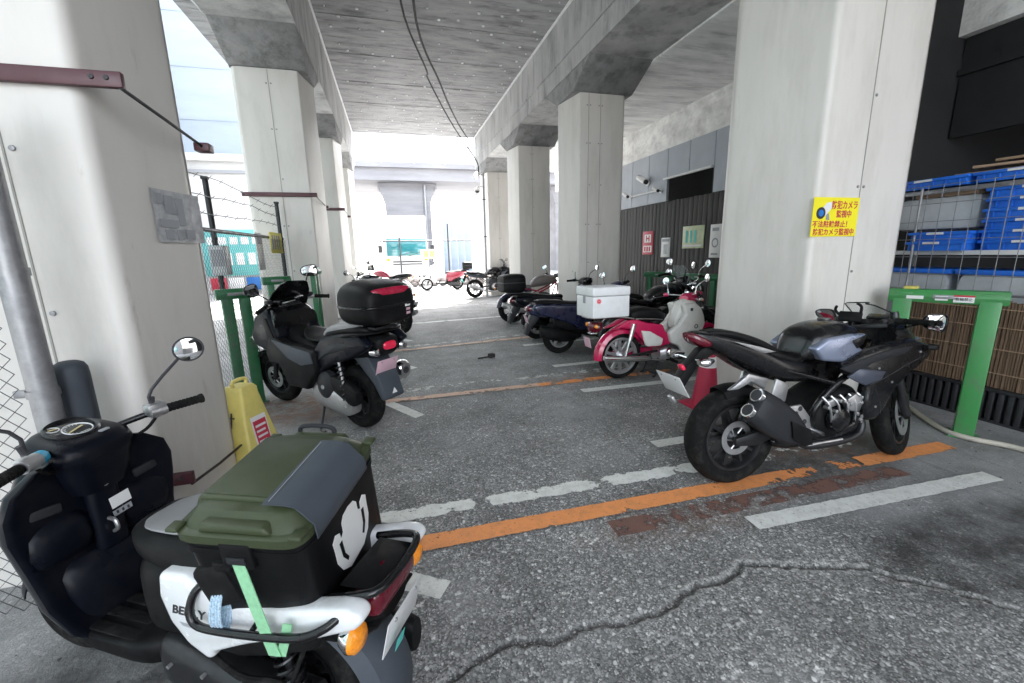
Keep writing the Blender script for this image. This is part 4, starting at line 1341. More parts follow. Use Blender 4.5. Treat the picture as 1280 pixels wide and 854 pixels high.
# second viaduct
t = thing('far_viaduct', 'bright concrete viaduct crossing beyond the parked truck', 'viaduct', (2, 31, 0))
b = MB()
b.box(-45, 45, 0, 8, 6.35, 7.15); b.box(-45, 45, -.3, .2, 7.12, 7.4)
b.build('girder', 'concrete_far', t)
b = MB(); b.box(-45, 45, -.2, .0, 7.4, 8.55); b.build('parapet', 'stucco', t)
b = MB()
for k in range(40): b.box(-40 + k * 2.1 + .02, -38.0 + k * 2.1, -.23, -.2, 7.42, 7.47)
b.box(-45, 45, -.26, -.21, 8.5, 8.6)
b.build('parapet_trim', 'ink_grey', t)
for x0, nm in ((-2.6, 'a'), (-14, 'b'), (10, 'c')):
    b = MB()
    b.prism([(x0, 6.34), (x0 + 4.0, 6.34), (x0 + 3.55, 5.0), (x0 + 3.5, 0), (x0 + .45, 0), (x0 + .4, 5.0)], 1.0, 3.0, 'xz', .03)
    b.box(x0 - .02, x0 + 4.02, .96, 3.04, 6.0, 6.06)
    pr2 = b.build('pier', 'concrete_far', t)
    q = MB(); q.tube([(x0 + 3.15, .93, 6.2), (x0 + 3.15, .93, 0)], .09, 10); q.build('downpipe', 'galv', pr2)
b = MB()
for k in range(8):
    x = -30 + k * 8.3
    b.tube([(x, 2, 8.5), (x, 2, 12.8)], .08, 8); b.tube([(x, 2, 12.1), (x + 2.4, 2, 11.2)], .04, 6); b.tube([(x, 2, 11.1), (x + 2.4, 2, 11.3)], .04, 6)
b.tube([(-45, 2.2, 11.2), (45, 2.2, 11.25)], .03, 6); b.tube([(-45, 2.2, 9.9), (45, 2.2, 9.95)], .03, 6)
b.build('catenary', 'galv', t)
t = thing('blue_hoarding', 'pale blue sheeted hoarding beside the far pier', 'hoarding', (4.4, 30.2, 0))
for k in range(4): MB().box(-.95 + k * .5, -.46 + k * .5, -.03, .03, .05, 4.95, .01).build('sheet', 'sheet_blue', t)
b = MB()
for z in (.5, 2.4, 4.6): b.box(-.98, 1.06, .035, .08, z, z + .06)
b.build('rail', 'galv', t)
# rough stone kerb wall across the far side
t = thing('stone_wall', 'low wall of rough grey stones across the far end', 'wall', (1.4, 20.4, 0))
rb = random.Random(12)
b = MB()
x = -3.4
while x < 4.6:
    w = rb.uniform(.22, .42)
    for row in range(2):
        bb = bmesh.new(); bmesh.ops.create_icosphere(bb, subdivisions=2, radius=1)
        for v in bb.verts:
            k = 1 + rb.uniform(-.14, .14)
            v.co = Vector((v.co.x * w * .58 * k + x + w / 2 + row * .1, v.co.y * .2 * k, v.co.z * .14 * k + .13 + row * .2))
        b.bm(bb)
    x += w
b.build('stones', 'rock', t)
# pole fence with one rail
t = thing('pole_fence', 'slim grey pole fence with one rail in front of the truck', 'fence', (2, 19.2, 0))
for x in (-3.0, -2.5, -.35, 1.72, 3.55, 3.85, 4.15):
    MB().tube([(x - 1.3, 0, 0), (x - 1.3, 0, 2.75 if x != -.35 else 2.2)], .035, 10).build('post', 'wire', t)
MB().tube([(-5, .045, 2.08), (3.0, .045, 2.02)], .03, 8).build('rail', 'wire', t)
t = thing('gate_notice', 'pale yellow notice on the pole fence beside the truck', 'sign', (1.55, 19.1, 1.48))
MB().box(-.36, .36, -.01, 0, -.2, .2, .003).build('panel', 'sign_faded', t)
for x in (-.13, .13): MB().box(x - .09, x + .09, -.014, -.0105, -.12, .12).build('mark', 'yellow', t)

# truck
t = thing('box_truck', 'white cab over box truck parked facing the aisle beyond the viaduct', 'truck', (.72, 22.0, 0))
b = MB(); b.box(-1.12, 1.12, 1.75, 7.5, .95, 3.45, .03); b.build('cargo_box', 'truck_white', t)
b = MB(); b.prism([(0.0, .55), (.0, 1.35), (.16, 2.28), (.34, 2.42), (1.65, 2.42), (1.65, .55)], -1.02, 1.02, 'yz', .06, seg=3); b.build('cab', 'truck_white', t)
b = MB(); b.prism([(-.012, 1.42), (.142, 2.24), (.17, 2.24), (.03, 1.42)], -.95, .95, 'yz', .008); b.build('windscreen', 'windscreen', t)
b = MB(); b.box(-.7, .7, -.03, .0, 1.1, 1.16, .01); b.box(-.7, .7, -.03, .0, .98, 1.03, .01); b.build('grille', 'ink_dark', t)
for s in (-1, 1):
    b = MB(); b.box(s * .84 - .13, s * .84 + .13, -.05, .02, .82, 1.02, .02); b.build('headlight', 'chrome', t)
    b = MB(); b.box(s * .92 - .08, s * .92 + .08, -.04, .02, 1.16, 1.3, .02); b.build('indicator', 'amber', t)
    b = MB(); b.tube([(s * 1.0, .1, 2.1), (s * 1.25, -.05, 2.1), (s * 1.25, -.05, 1.95)], .015, 6); b.rbox((s * 1.25, -.06, 1.75), (.2, .05, .36), bev=.02); b.build('mirror', 'ink_dark', t)
b = MB(); b.box(-1.05, 1.05, -.1, .1, .42, .76, .03); b.build('bumper', 'truck_white', t)
b = MB(); b.box(-.22, .22, -.106, -.1, .5, .64); b.build('plate', 'plate_white', t)
for s in (-1, 1):
    for y in (.85, 5.9):
        b = MB(); b.lathe([(.2, -.1), (.38, -.1), (.4, -.07), (.4, .07), (.38, .1), (.2, .1)], (s * .86, y, .4), 'x', 28, True); w = b.build('wheel', 'rubber', t)
        b = MB(); b.lathe([(.001, -.06), (.1, -.06), (.2, -.02), (.2, .06), (.001, .06)], (s * .86, y, .4), 'x', 24); b.build('rim', 'alu', w)
b = MB(); b.tube([(-.45, -.03, 1.38), (.3, -.05, 1.62)], .012, 6); b.tube([(.05, -.03, 1.38), (.75, -.05, 1.62)], .012, 6); b.build('wiper', 'ink_dark', t)
# ---------------------------------------------------------------- shared vehicle parts (x forward, y left, z up, origin under the rear axle)
def steer_T(pivot, rake_deg, ang_deg):
    """Turn about the steering axis that passes through pivot (x, z) leaning back by rake."""
    a = radians(rake_deg)
    ax = Vector((-sin(a), 0, cos(a)))
    p = Vector((pivot[0], 0, pivot[1]))
    return Matrix.Translation(p) @ Matrix.Rotation(radians(ang_deg), 4, ax) @ Matrix.Translation(-p)

def wheel(root, c, R, w, rr, style='y5', T=None, rim='dark_metal', hub_r=.045, disc=None, hub_w=None, spoke='same'):
    x, y, z = c
    T = T or Matrix.Identity(4)
    h = R - rr
    rc = rr + h * .42
    prof = []
    for i in range(13):
        a = -pi / 2 + pi * i / 12
        prof.append((rc + (R - rc) * max(0, cos(a)) ** .75, w / 2 * sin(a)))
    prof = [(rr, -w * .34), (rr + h * .12, -w * .44)] + prof + [(rr + h * .12, w * .44), (rr, w * .34), (rr + .004, 0)]
    b = MB(T)
    b.lathe([(r, a + y) for r, a in prof], (x, 0, z), 'y', 56, True)
    ty = b
    b = MB(T)
    rw = w * .40
    b.lathe([(rr + .004, y - rw), (rr + .006, y - rw * .8), (rr - .012, y - rw * .55), (rr - .016, y), (rr - .012, y + rw * .55), (rr + .006, y + rw * .8), (rr + .004, y + rw), (rr - .012, y + rw), (rr - .026, y + rw * .6), (rr - .030, y), (rr - .026, y - rw * .6), (rr - .012, y - rw)], (x, 0, z), 'y', 48, True)
    hw = hub_w or w * .45
    b.lathe([(.012, y - hw - .01), (hub_r * .6, y - hw), (hub_r, y - hw * .7), (hub_r, y + hw * .7), (hub_r * .6, y + hw), (.012, y + hw + .01)], (x, 0, z), 'y', 24)
    ro = rr - .022
    if style.startswith('y') or style.startswith('s'):
        n = int(style[1:])
        for k in range(n):
            a = 2 * pi * k / n + .35
            def P(r, off, yy): return (x + r * cos(a) - off * sin(a), y + yy, z + r * sin(a) + off * cos(a))
            if style[0] == 's':
                offs = ((0, 0),)
            else:
                offs = ((-.012, -.055), (.012, .055))
            for o0, o1 in offs:
                wd = .016 if style[0] == 's' else .011
                vs = []
                for r, o, tw in ((hub_r * .8, o0, 1.25), ((hub_r + ro) / 2, o0 * .6 + o1 * .4, .95), (ro, o1, 1.0)):
                    for (du, dy) in ((-1, -1), (1, -1), (1, 1), (-1, 1)):
                        vs.append(P(r, o + du * wd * tw, dy * rw * (.55 if r < ro - .02 else .62)))
                fs = []
                for i in range(2):
                    for j in range(4):
                        fs.append((i * 4 + j, i * 4 + (j + 1) % 4, (i + 1) * 4 + (j + 1) % 4, (i + 1) * 4 + j))
                fs += [(3, 2, 1, 0), (8, 9, 10, 11)]
                b.add(vs, fs)
    else:
        n = int(style[1:])
        for k in range(n):
            a = 2 * pi * k / n
            a2 = a + (.32 if k % 2 else -.32)
            s_ = 1 if (k // 2) % 2 else -1
            b.tube([(x + hub_r * cos(a), y + s_ * hw * .6, z + hub_r * sin(a)), (x + ro * cos(a2), y, z + ro * sin(a2))], .0022, 5)
    wo = b.build('wheel', rim, root)
    ty.build('tyre', 'rubber', wo, 60)
    if disc:
        dy, dr = disc
        b = MB(T)
        b.lathe([(dr, y + dy - .002), (dr, y + dy + .002), (dr * .66, y + dy + .002), (dr * .66, y + dy - .002)], (x, 0, z), 'y', 40, True)
        for k in range(6):
            a = 2 * pi * k / 6
            b.tube([(x + dr * .68 * cos(a), y + dy, z + dr * .68 * sin(a)), (x + .03 * cos(a + .4), y + dy, z + .03 * sin(a + .4))], .006, 6)
        b.build('brake_disc', 'alu', wo)
    return wo

def grip_set(root, T, p_in, p_out, sw='black_matt', lever='alu', lever_dir=1, grip_r=.016, name='handlebar_grip', guard=True):
    """Rubber grip with ribs, switch block and lever; p_in to p_out along the bar."""
    a, c = Vector(p_in), Vector(p_out)
    d = (c - a).normalized()
    b = MB(T)
    b.tube([a, c], grip_r, 16)
    n = 9
    for i in range(n):
        q = a + (c - a) * ((i + .5) / n)
        b.tube([q - d * .0035, q + d * .0035], grip_r + .0018, 16)
    b.tube([c - d * .004, c + d * .006], grip_r + .004, 16)
    g = b.build(name, 'rubber', root)
    b = MB(T)
    s0 = a - d * .058
    b.tube([s0, a - d * .004], [.023, .022], 14)
    b.rbox(tuple((s0 + a) / 2 + Vector((.012, 0, -.004))), (.05, .05, .044), bev=.01)
    b.build('switch_block', sw, g)
    b = MB(T)
    f = Vector((1, 0, 0))
    b.tube([s0 + f * .02 + Vector((0, 0, -.012)), s0 + f * .045 + d * .03 + Vector((0, 0, -.014)), a + d * .04 + f * .055 + Vector((0, 0, -.016)), c + f * .05 + Vector((0, 0, -.014)), c + f * .045 + d * .012 + Vector((0, 0, -.012))], [.008, .008, .006, .005, .007], 8, smooth=4)
    b.build('lever', lever, g)
    return g

def mirror(root, T, base, joint, c, n, size=(.06, .06), body='black_matt', roundm=True, tilt=0.0):
    """Stalk from base over joint to the back of a mirror centred at c whose glass faces n."""
    b = MB(T)
    nn = Vector(n).normalized()
    back = Vector(c) - nn * .02
    b.tube([base, joint, tuple(back)], .006, 8, smooth=3)
    b.tube([base, tuple(Vector(base) + (Vector(joint) - Vector(base)).normalized() * .03)], .010, 8)
    st = b.build('mirror', body, root)
    up = Vector((0, 0, 1)); u = nn.cross(up).normalized(); v = u.cross(nn).normalized()
    if tilt:
        R = Matrix.Rotation(tilt, 3, nn); u, v = R @ u, R @ v
    def shell(k0, steps):
        rings = []
        for f, dd in steps:
            ring = []
            for i in range(28):
                a = 2 * pi * i / 28
                e = 2.0 if roundm else 3.2
                ca, sa = cos(a), sin(a)
                uu = math.copysign(abs(ca) ** (2 / e), ca) * size[0] * f
                vv = math.copysign(abs(sa) ** (2 / e), sa) * size[1] * f * (1 if roundm else (1 - .25 * ca))
                p = Vector(c) + u * uu + v * vv + nn * dd
                ring.append(tuple(p))
            rings.append(ring)
        return rings
    b = MB(T); b.loft(shell(1, ((.3, -.034), (.75, -.026), (.97, -.010), (1.0, .0), (.96, .003), (.93, .001)))); b.build('mirror_shell', body, st)
    b = MB(T); b.loft(shell(1, ((.925, .0005), (.6, .0035), (.2, .0045)))); b.build('mirror_glass', 'mirror', st)
    return st

def winker(root, c, d, stalk, r=.033, chrome='chrome', T=None):
    """Round turn signal on a short stalk: lens facing d (unit x of +-1)."""
    b = MB(T)
    x, y, z = c
    b.lathe([(.004, x - d * .035), (r * .7, x - d * .028), (r, x - d * .004), (r * .98, x + d * .006)], (0, y, z), 'x', 22)
    if stalk: b.tube([stalk, (x - d * .02, y, z)], .010, 10)
    o = b.build('turn_signal', chrome, root)
    b = MB(T)
    b.lathe([(r * .97, x + d * .004), (r * .9, x + d * .018), (r * .6, x + d * .028), (.001, x + d * .031)], (0, y, z), 'x', 22)
    b.build('amber_lens', 'amber', o)
    return o

def spring_shock(root, p0, p1, R=.032, body='dark_metal', spring='black_gloss', turns=8):
    a, c = Vector(p0), Vector(p1)
    b = MB(); b.tube([a, c], .012, 10); b.tube([a, a + (c - a) * .4], R * .62, 12); b.lathe([(.02, -.015), (.02, .015)], tuple(a), 'y', 14); b.lathe([(.02, -.015), (.02, .015)], tuple(c), 'y', 14)
    o = b.build('shock_absorber', body, root)
    b = MB(); b.coil(a + (c - a) * .12, a + (c - a) * .9, R, .0062, turns); b.build('spring', spring, o)
    return o

def arc_fender(b, cx, cz, R, w, a0, a1, t=.004, n=20, crown=.02, mi=0, T0=1.0, T1=1.0):
    """Curved mudguard around an axle, crowned across its width."""
    rings = []
    for i in range(n + 1):
        a = a0 + (a1 - a0) * i / n
        k = T0 + (T1 - T0) * i / n
        ring = []
        m = 8
        for j in range(m + 1):
            s = -1 + 2 * j / m
            r = R - crown * s * s - (.03 * max(0, abs(s) - .8) * 5)
            ring.append((cx + r * cos(a), s * w / 2 * k, cz + r * sin(a)))
        for j in range(m, -1, -1):
            s = -1 + 2 * j / m
            r = R - t - crown * s * s - (.03 * max(0, abs(s) - .8) * 5)
            ring.append((cx + r * cos(a), s * (w / 2 * k - t), cz + r * sin(a)))
        rings.append(ring)
    b.loft(rings, mi)
    return b

def number_plate(root, c, rot, size=(.2, .12), m='plate_white'):
    b = MB()
    R = Euler(rot).to_matrix()
    x, y = size
    b.box(c[0] - .002, c[0] + .002, c[1] - x / 2, c[1] + x / 2, c[2] - y / 2, c[2] + y / 2, .0015, R=R)
    for s in (-1, 1):
        q = R @ Vector((-.003, s * x * .3, y * .36))
        b.ball(tuple(Vector(c) + q), .006, 1, 8, 6)
    return b.build('number_plate', [m, 'galv'], root)

def fork(root, T, top, bot, y, r0=.021, r1=.026, lower='dark_metal', upper='chrome'):
    o = None
    for s in (-1, 1):
        t = Vector((top[0], s * y, top[1])); q = Vector((bot[0], s * y, bot[1]))
        m = t + (q - t) * .5
        b = MB(T); b.tube([t, m + (q - t) * .05], r0, 14); u = b.build('fork_leg', upper, root)
        b = MB(T); b.tube([m, q], r1, 14); b.lathe([(r1 * 1.1, -.012), (r1 * 1.1, .012)], tuple(q), 'y', 14); b.build('fork_slider', lower, u)
# ---------------------------------------------------------------- delivery scooter in the foreground
def delivery_scooter():
    r = thing('delivery_scooter', 'dark delivery scooter with white side panels carrying a big black box with olive lid', 'scooter', (-.357, 1.277, 0), (0, 0, radians(150.0)))
    r.scale = (.942, .942, .942)
    ST = steer_T((1.0, .75), 26.5, 5)
    # wheels
    wheel(r, (0, 0, .215), .215, .105, .128, 's5', rim='black_gloss', hub_r=.05)
    wheel(r, (1.12, 0, .20), .20, .09, .125, 's5', T=ST, rim='black_gloss', hub_r=.05)
    fork(r, ST, (1.00, .66), (1.115, .205), .075, .017, .022, 'dark_metal', 'alu')
    b = MB(ST); arc_fender(b, 1.12, .20, .24, .14, radians(20), radians(165), crown=.022); b.build('front_fender', 'navy_plastic', r)
    # engine and swing unit
    b = MB(); b.body([(-.12, .14, .28, .05, 3, .11), (.0, .13, .30, .06, 3, .12), (.2, .15, .32, .06, 3, .12), (.42, .17, .36, .055, 3, .11), (.48, .2, .32, .03, 3, .1)]); o = b.build('engine_case', 'dark_metal', r)
    for x in (-.06, .06, .2, .34):
        MB().lathe([(.009, .17), (.009, .186), (.001, .187)], (x, 0, .22), 'y', 10).build('bolt', 'alu', o)
        MB().lathe([(.007, .17), (.007, .184), (.001, .185)], (x + .04, 0, .30), 'y', 10).build('bolt', 'alu', o)
    b = MB(); b.body([(.15, .2, .40, .10, 3), (.35, .16, .42, .12, 3), (.5, .2, .36, .08, 3)]); b.build('engine_block', 'dark_metal', r)
    b = MB(); b.body([(-.32, .18, .30, .035, 2.4, -.17), (-.2, .15, .32, .06, 2.4, -.17), (.1, .15, .30, .06, 2.4, -.17), (.22, .2, .26, .02, 2.4, -.15)]); b.build('muffler', 'black_matt', r)
    spring_shock(r, (-.10, .145, .25), (-.02, .13, .56), .034)
    spring_shock(r, (-.10, -.145, .25), (-.02, -.13, .56), .034)
    b = MB(); b.tube([(-.16, .17, .31), (-.05, .18, .36), (.1, .175, .34), (.3, .15, .42)], .011, 8, smooth=4); b.tube([(-.06, .172, .28), (-.12, .16, .42), (-.16, .14, .52)], .007, 8, smooth=4); b.build('hose', 'rubber', r)
    b = MB(); b.tube([(.22, .1, .17), (.16, .2, .05), (.10, .22, .012), (.02, .23, .012)], .011, 8, smooth=3); b.tube([(.22, -.1, .17), (.16, -.2, .05), (.10, -.22, .012), (.02, -.23, .012)], .011, 8, smooth=3); b.build('centre_stand', 'dark_metal', r)
    # rear mudguard flap, tail
    b = MB()
    arc_fender(b, -.02, .215, .345, .215, radians(95), radians(186), n=26, crown=.03, T0=.9, T1=1.0)
    b.build('rear_mudguard', 'slate', r)
    b = MB(); b.body([(-.36, .53, .65, .07, 3), (-.31, .48, .655, .11, 3), (-.25, .46, .60, .12, 3), (-.18, .45, .54, .12, 3), (.12, .44, .54, .125, 3), (.3, .42, .60, .13, 3)]); b.build('tail_body', 'black_matt', r)
    b = MB(); b.body([(-.375, .595, .65, .095, 5), (-.36, .58, .67, .112, 5), (-.315, .575, .675, .112, 5), (-.295, .585, .665, .10, 5)]); o = b.build('tail_lamp', 'lens_red', r)
    b = MB(); b.body([(-.33, .565, .585, .09, 4), (-.29, .565, .59, .09, 4)]); b.build('lamp_base', 'ink_dark', o)
    number_plate(r, (-.378, -.0, .50), (0, radians(-14), 0), (.205, .13))

    bq = r.children[-1]
    t_ = MB(); t_.rbox((-.3965, .055, .47), (.0012, .045, .045), (0, radians(-14), 0)); t_.build('teal_mark', 'teal', bq)
    winker(r, (-.325, .165, .575), -1, (-.26, .09, .58), .043); winker(r, (-.325, -.175, .575), -1, (-.26, -.09, .58), .043)
    # white side cowls
    for s in (-1, 1):
        P = [(.31, .68), (.325, .60), (.30, .51), (.245, .44), (.165, .395), (.15, .43), (.02, .49), (-.10, .535), (-.24, .575), (-.36, .63), (-.385, .665), (-.355, .69), (-.30, .685), (-.12, .64), (.05, .63), (.14, .66), (.2, .685)]
        b = MB(); b.prism(P, s * .135, s * .20, 'xz', .022, seg=4); o = b.build('side_cowl', 'white_gloss', r, 60)
        lettering('lettering', 'BENLY', .042, 'ink_dark', o, (.215, s * .2006, .565), (radians(90), 0, radians(180 if s > 0 else 0)), .135, shear=.3, bold=.0012)
        q = MB(); q.prism([(.255, .525), (.125, .515), (.155, .507), (.245, .512)], s * .2003, s * .2010, 'xz'); q.build('underline', 'ink_grey', o)
        b = MB(); b.prism([(.16, .445), (.02, .505), (-.1, .555), (-.25, .595), (-.2, .50), (-.05, .44), (.1, .40)], s * .12, s * .17, 'xz', .01); b.build('lower_cowl', 'black_matt', r)
    # deck, grab frame, rear loop
    b = MB(); b.box(-.36, .14, -.11, .11, .545, .556, .006); b.build('load_deck', 'black_matt', r)
    for s in (-1, 1):
        b = MB(); b.tube([(.09, s * .15, .68), (.15, s * .20, .665), (.165, s * .225, .61), (.14, s * .232, .57), (.05, s * .235, .572), (-.12, s * .235, .595), (-.22, s * .232, .615), (-.28, s * .215, .64), (-.31, s * .19, .66)], .0115, 10, smooth=5)
        b.tube([(-.05, s * .234, .585), (-.05, s * .12, .63)], .008, 8); b.build('grab_frame', 'black_gloss', r)
    b = MB(); b.tube([(-.22, .14, .65), (-.33, .135, .68), (-.38, .115, .69), (-.395, .05, .69), (-.395, -.05, .69), (-.38, -.115, .69), (-.33, -.135, .68), (-.22, -.14, .65)], .0125, 10, smooth=5); b.build('rear_loop', 'black_gloss', r)
    b = MB(); b.box(-.37, -.25, -.105, .105, .668, .675, .003); b.build('rack_plate', 'black_matt', r)
    # seat
    b = MB(); b.body([(.16, .62, .74, .13, 3), (.2, .60, .775, .155, 3), (.32, .60, .765, .16, 3), (.46, .62, .745, .14, 3), (.55, .64, .735, .10, 3), (.585, .65, .70, .05, 3)]); o = b.build('seat', 'vinyl', r)
    b = MB(); b.body([(.25, .752, .772, .125, 3), (.35, .748, .77, .13, 3), (.46, .735, .752, .11, 3), (.52, .72, .742, .07, 3)]); b.build('seat_top', 'vinyl_grey', o)
    b = MB(); b.body([(.25, .36, .63, .14, 4), (.45, .34, .645, .145, 4), (.54, .33, .62, .11, 4)]); b.build('seat_box', 'black_matt', r)
    # floor and leg shield
    b = MB(); b.body([(.42, .24, .32, .10, 5), (.5, .24, .335, .16, 6), (.65, .24, .315, .165, 6), (.84, .24, .32, .155, 6), (.9, .26, .36, .13, 6)]); b.build('floor_board', 'black_matt', r)
    b = MB()
    for k in range(5): b.box(.55, .82, -.14 + k * .062, -.10 + k * .062, .314, .322, .003)
    b.build('floor_rib', 'rubber', r)
    rings = []
    secs = [(.26, .83, .14, .06), (.32, .85, .185, .08), (.44, .88, .22, .08), (.6, .895, .24, .08), (.72, .895, .26, .075), (.80, .885, .26, .07), (.87, .875, .235, .065), (.92, .87, .17, .055), (.95, .87, .09, .04)]
    b = MB()
    for z, x, hw, d in secs:
        ring = []
        for j in range(32):
            a = 2 * pi * j / 32
            e = 4.5
            cy = math.copysign(abs(cos(a)) ** (2 / e), cos(a)); sx = math.copysign(abs(sin(a)) ** (2 / e), sin(a))
            bow = .045 * (cy * cy)
            ring.append((x + d * .5 * sx - bow, hw * cy, z))
        rings.append(ring)
    b.loft(rings); b.build('leg_shield', 'navy_plastic', r, 45)
    # front shroud with the headlamp
    b = MB(); b.body([(.88, .46, .93, .15, 3), (.96, .44, .94, .17, 3), (1.03, .48, .90, .14, 3), (1.09, .55, .80, .08, 3)]); b.build('front_shroud', 'navy_plastic', r)
    # moulded inner cover of the leg shield: two knee hollows under shallow pockets
    def vert_shell(secs, yc=0.0, e=2.8, n=28):
        rings = []
        for z, x, hw, d in secs:
            rings.append([(x + d * math.copysign(abs(sin(2 * pi * j / n)) ** (2 / e), sin(2 * pi * j / n)), yc + hw * math.copysign(abs(cos(2 * pi * j / n)) ** (2 / e), cos(2 * pi * j / n)), z) for j in range(n)])
        return rings
    b = MB(); b.loft(vert_shell(((.30, .83, .13, .03), (.36, .835, .15, .055), (.45, .85, .165, .075), (.52, .86, .17, .070), (.555, .865, .15, .045), (.565, .868, .11, .03)))); b.build('knee_cover', 'navy_plastic', r, 50)
    for s in (-1, 1):
        b = MB(); b.loft(vert_shell(((.575, .86, .06, .02), (.59, .858, .085, .045), (.64, .862, .095, .062), (.70, .868, .090, .055), (.735, .875, .07, .03), (.745, .88, .05, .02)), s * .135)); b.build('pocket_cover', 'navy_plastic', r, 50)
        b = MB(); b.rbox((.835, s * .155, .775), (.02, .085, .035), (s * .12, .12, 0), .008); b.build('pocket_lip', 'grey_plastic', r)
    b = MB(); b.rbox((.828, 0, .69), (.05, .10, .30), (0, .02, 0), .03, seg=4); o = b.build('centre_spine', 'navy_plastic', r)
    b = MB(); b.lathe([(.020, 0), (.020, -.006), (.012, -.010), (.001, -.008)], (.803, 0, 0), 'x', 16); 
    b = MB(); b.rbox((.805, -.0, .80), (.01, .045, .03), (0, .05, 0), .006); b.tube([(.80, .0, .80), (.795, 0, .80)], .010, 14); b.build('key_lock', 'alu', o)
    b = MB(); b.rbox((.8005, -.035, .715), (.002, .065, .045), (radians(-6), 0, 0), .0); o2 = b.build('white_sticker', 'sign_white', o)
    b = MB(); b.rbox((.7995, -.035, .672), (.002, .062, .022), (radians(-6), 0, 0)); b.build('grey_sticker', 'ink_grey', o)
    b = MB()
    for k in range(3): b.rbox((.7983, -.053 + k * .018, .672), (.002, .007, .012), (radians(-6), 0, 0))
    b.build('sticker_marks', 'ink_dark', o)
    b = MB(); b.tube([(.80, .012, .665), (.77, .012, .66), (.765, .012, .63), (.785, .012, .615)], .007, 8, smooth=3); b.build('bag_hook', 'alu', o)
    for (y, z) in ((-.19, .82), (.19, .82), (-.2, .66), (.2, .66), (-.12, .40), (.12, .40)):
        b = MB(); b.lathe([(.008, .83), (.008, .826), (.003, .825), (.001, .827)], (0, y, z), 'x', 10); 
        o3 = b.build('screw', 'dark_metal', r); o3.location = (.022 if z > .5 else -.03, 0, 0)
    # handlebar cowl and meter (turned with the steering)
    b = MB(ST)
    rings = []
    for z, hw, x0, x1 in ((.79, .085, .80, .97), (.84, .105, .785, .985), (.885, .115, .775, .995), (.92, .122, .765, 1.005), (.945, .128, .755, 1.01), (.975, .12, .765, 1.0), (.992, .10, .79, .985), (.998, .07, .82, .96)):
        ring = []
        for j in range(36):
            a = 2 * pi * j / 36
            e = 3.2
            cy = math.copysign(abs(cos(a)) ** (2 / e), cos(a)); sx = math.copysign(abs(sin(a)) ** (2 / e), sin(a))
            ring.append(((x0 + x1) / 2 + sx * (x1 - x0) / 2, hw * cy, z + .012 * sx))
        rings.append(ring)
    b.loft(rings); hb = b.build('handlebar_cowl', 'navy_plastic', r, 45)
    tilt = Matrix.Translation(Vector((.90, 0, 1.0))) @ Matrix.Rotation(radians(-14), 4, 'Y')
    TT = ST @ tilt
    b = MB(TT); b.lathe([(.078, -.03), (.076, .006), (.070, .012), (.063, .008), (.062, .0)], (0, 0, 0), 'z', 40); mt = b.build('meter', 'black_gloss', hb)
    b = MB(TT); b.lathe([(.063, .0), (.001, .0)], (0, 0, 0), 'z', 40); b.build('dial_face', 'dial', mt)
    b = MB(TT); b.torus((-.012, -.010, .0022), .040, .0024, 'z', 36, 6); b.torus((.034, .034, .0022), .017, .002, 'z', 24, 6)
    for k in range(15):
        a = radians(-120 + k * 17 + 90)
        b.rbox((-.012 - .034 * sin(a - pi / 2), -.010 + .034 * cos(a - pi / 2), .002), (.008, .0018, .001), (0, 0, a))
    b.build('dial_marks', 'dial_white', mt)
    b = MB(TT); b.rbox((-.012, -.004, .0035), (.006, .058, .002), (0, 0, .35)); b.rbox((.034, .034, .0035), (.005, .024, .002), (0, 0, -.2)); b.build('needle', 'dial_gold', mt)
    b = MB(TT); b.rbox((-.047, -.012, .002), (.012, .03, .002)); b.build('tally', 'sign_white', mt)
    b = MB(ST); b.box(.80, .815, -.05, -.02, .985, .992, .002); b.build('badge', 'ink_grey', hb)
    # bar
    b = MB(ST); b.tube([(.87, .06, .955), (.84, .12, .97), (.79, .19, .985), (.755, .24, .99)], .012, 10, smooth=4); b.tube([(.87, -.06, .955), (.84, -.12, .97), (.79, -.19, .985), (.755, -.24, .99)], .012, 10, smooth=4); b.build('handlebar', 'black_gloss', hb)
    g = grip_set(r, ST, (.758, -.235, .99), (.715, -.35, .988), 'alu', 'alu')
    g2 = grip_set(r, ST, (.758, .235, .99), (.715, .35, .988), 'alu', 'alu')
    b = MB(ST); b.torus((0, 0, 0), .024, .009, 'y', 20, 8)
    for q in range(1):
        pass
    b = MB(ST); b.tube([(.822, .145, .976), (.80, .175, .982)], .023, 18); b.tube([(.80, .178, .982), (.785, .198, .985)], .021, 18); b.build('cyan_wrap', 'cyan', g2)
    b = MB(ST); b.rbox((.78, -.205, 1.0), (.05, .07, .05), (0, 0, -.2), .012); b.build('brake_reservoir', 'alu', g)
    b = MB(ST); b.tube([(.77, -.2, .975), (.79, -.16, .93), (.84, -.1, .90), (.9, -.05, .88)], .006, 8, smooth=4); b.build('brake_cable', 'rubber', g)
    b = MB(ST); b.tube([(.77, .2, .975), (.80, .15, .92), (.86, .08, .90)], .006, 8, smooth=4); b.build('brake_cable', 'rubber', g2)
    mirror(r, ST, (.785, -.20, 1.02), (.775, -.205, 1.08), (.735, -.36, 1.205), (-.80, .42, .10), (.057, .052), 'ink_dark')
    mirror(r, ST, (.785, .20, 1.02), (.79, .215, 1.10), (.855, .36, 1.205), (-.95, -.25, .12), (.055, .052), 'ink_dark')
    winker(r, (1.08, .17, .70), 1, (1.0, .12, .70)); winker(r, (1.08, -.17, .70), 1, (1.0, -.12, .70))
    b = MB(); b.lathe([(.085, 1.06), (.088, 1.09), (.075, 1.11), (.04, 1.125), (.001, 1.13)], (0, 0, .80), 'x', 28); b.build('headlight', 'chrome', r)
    return r
BENLY = delivery_scooter()

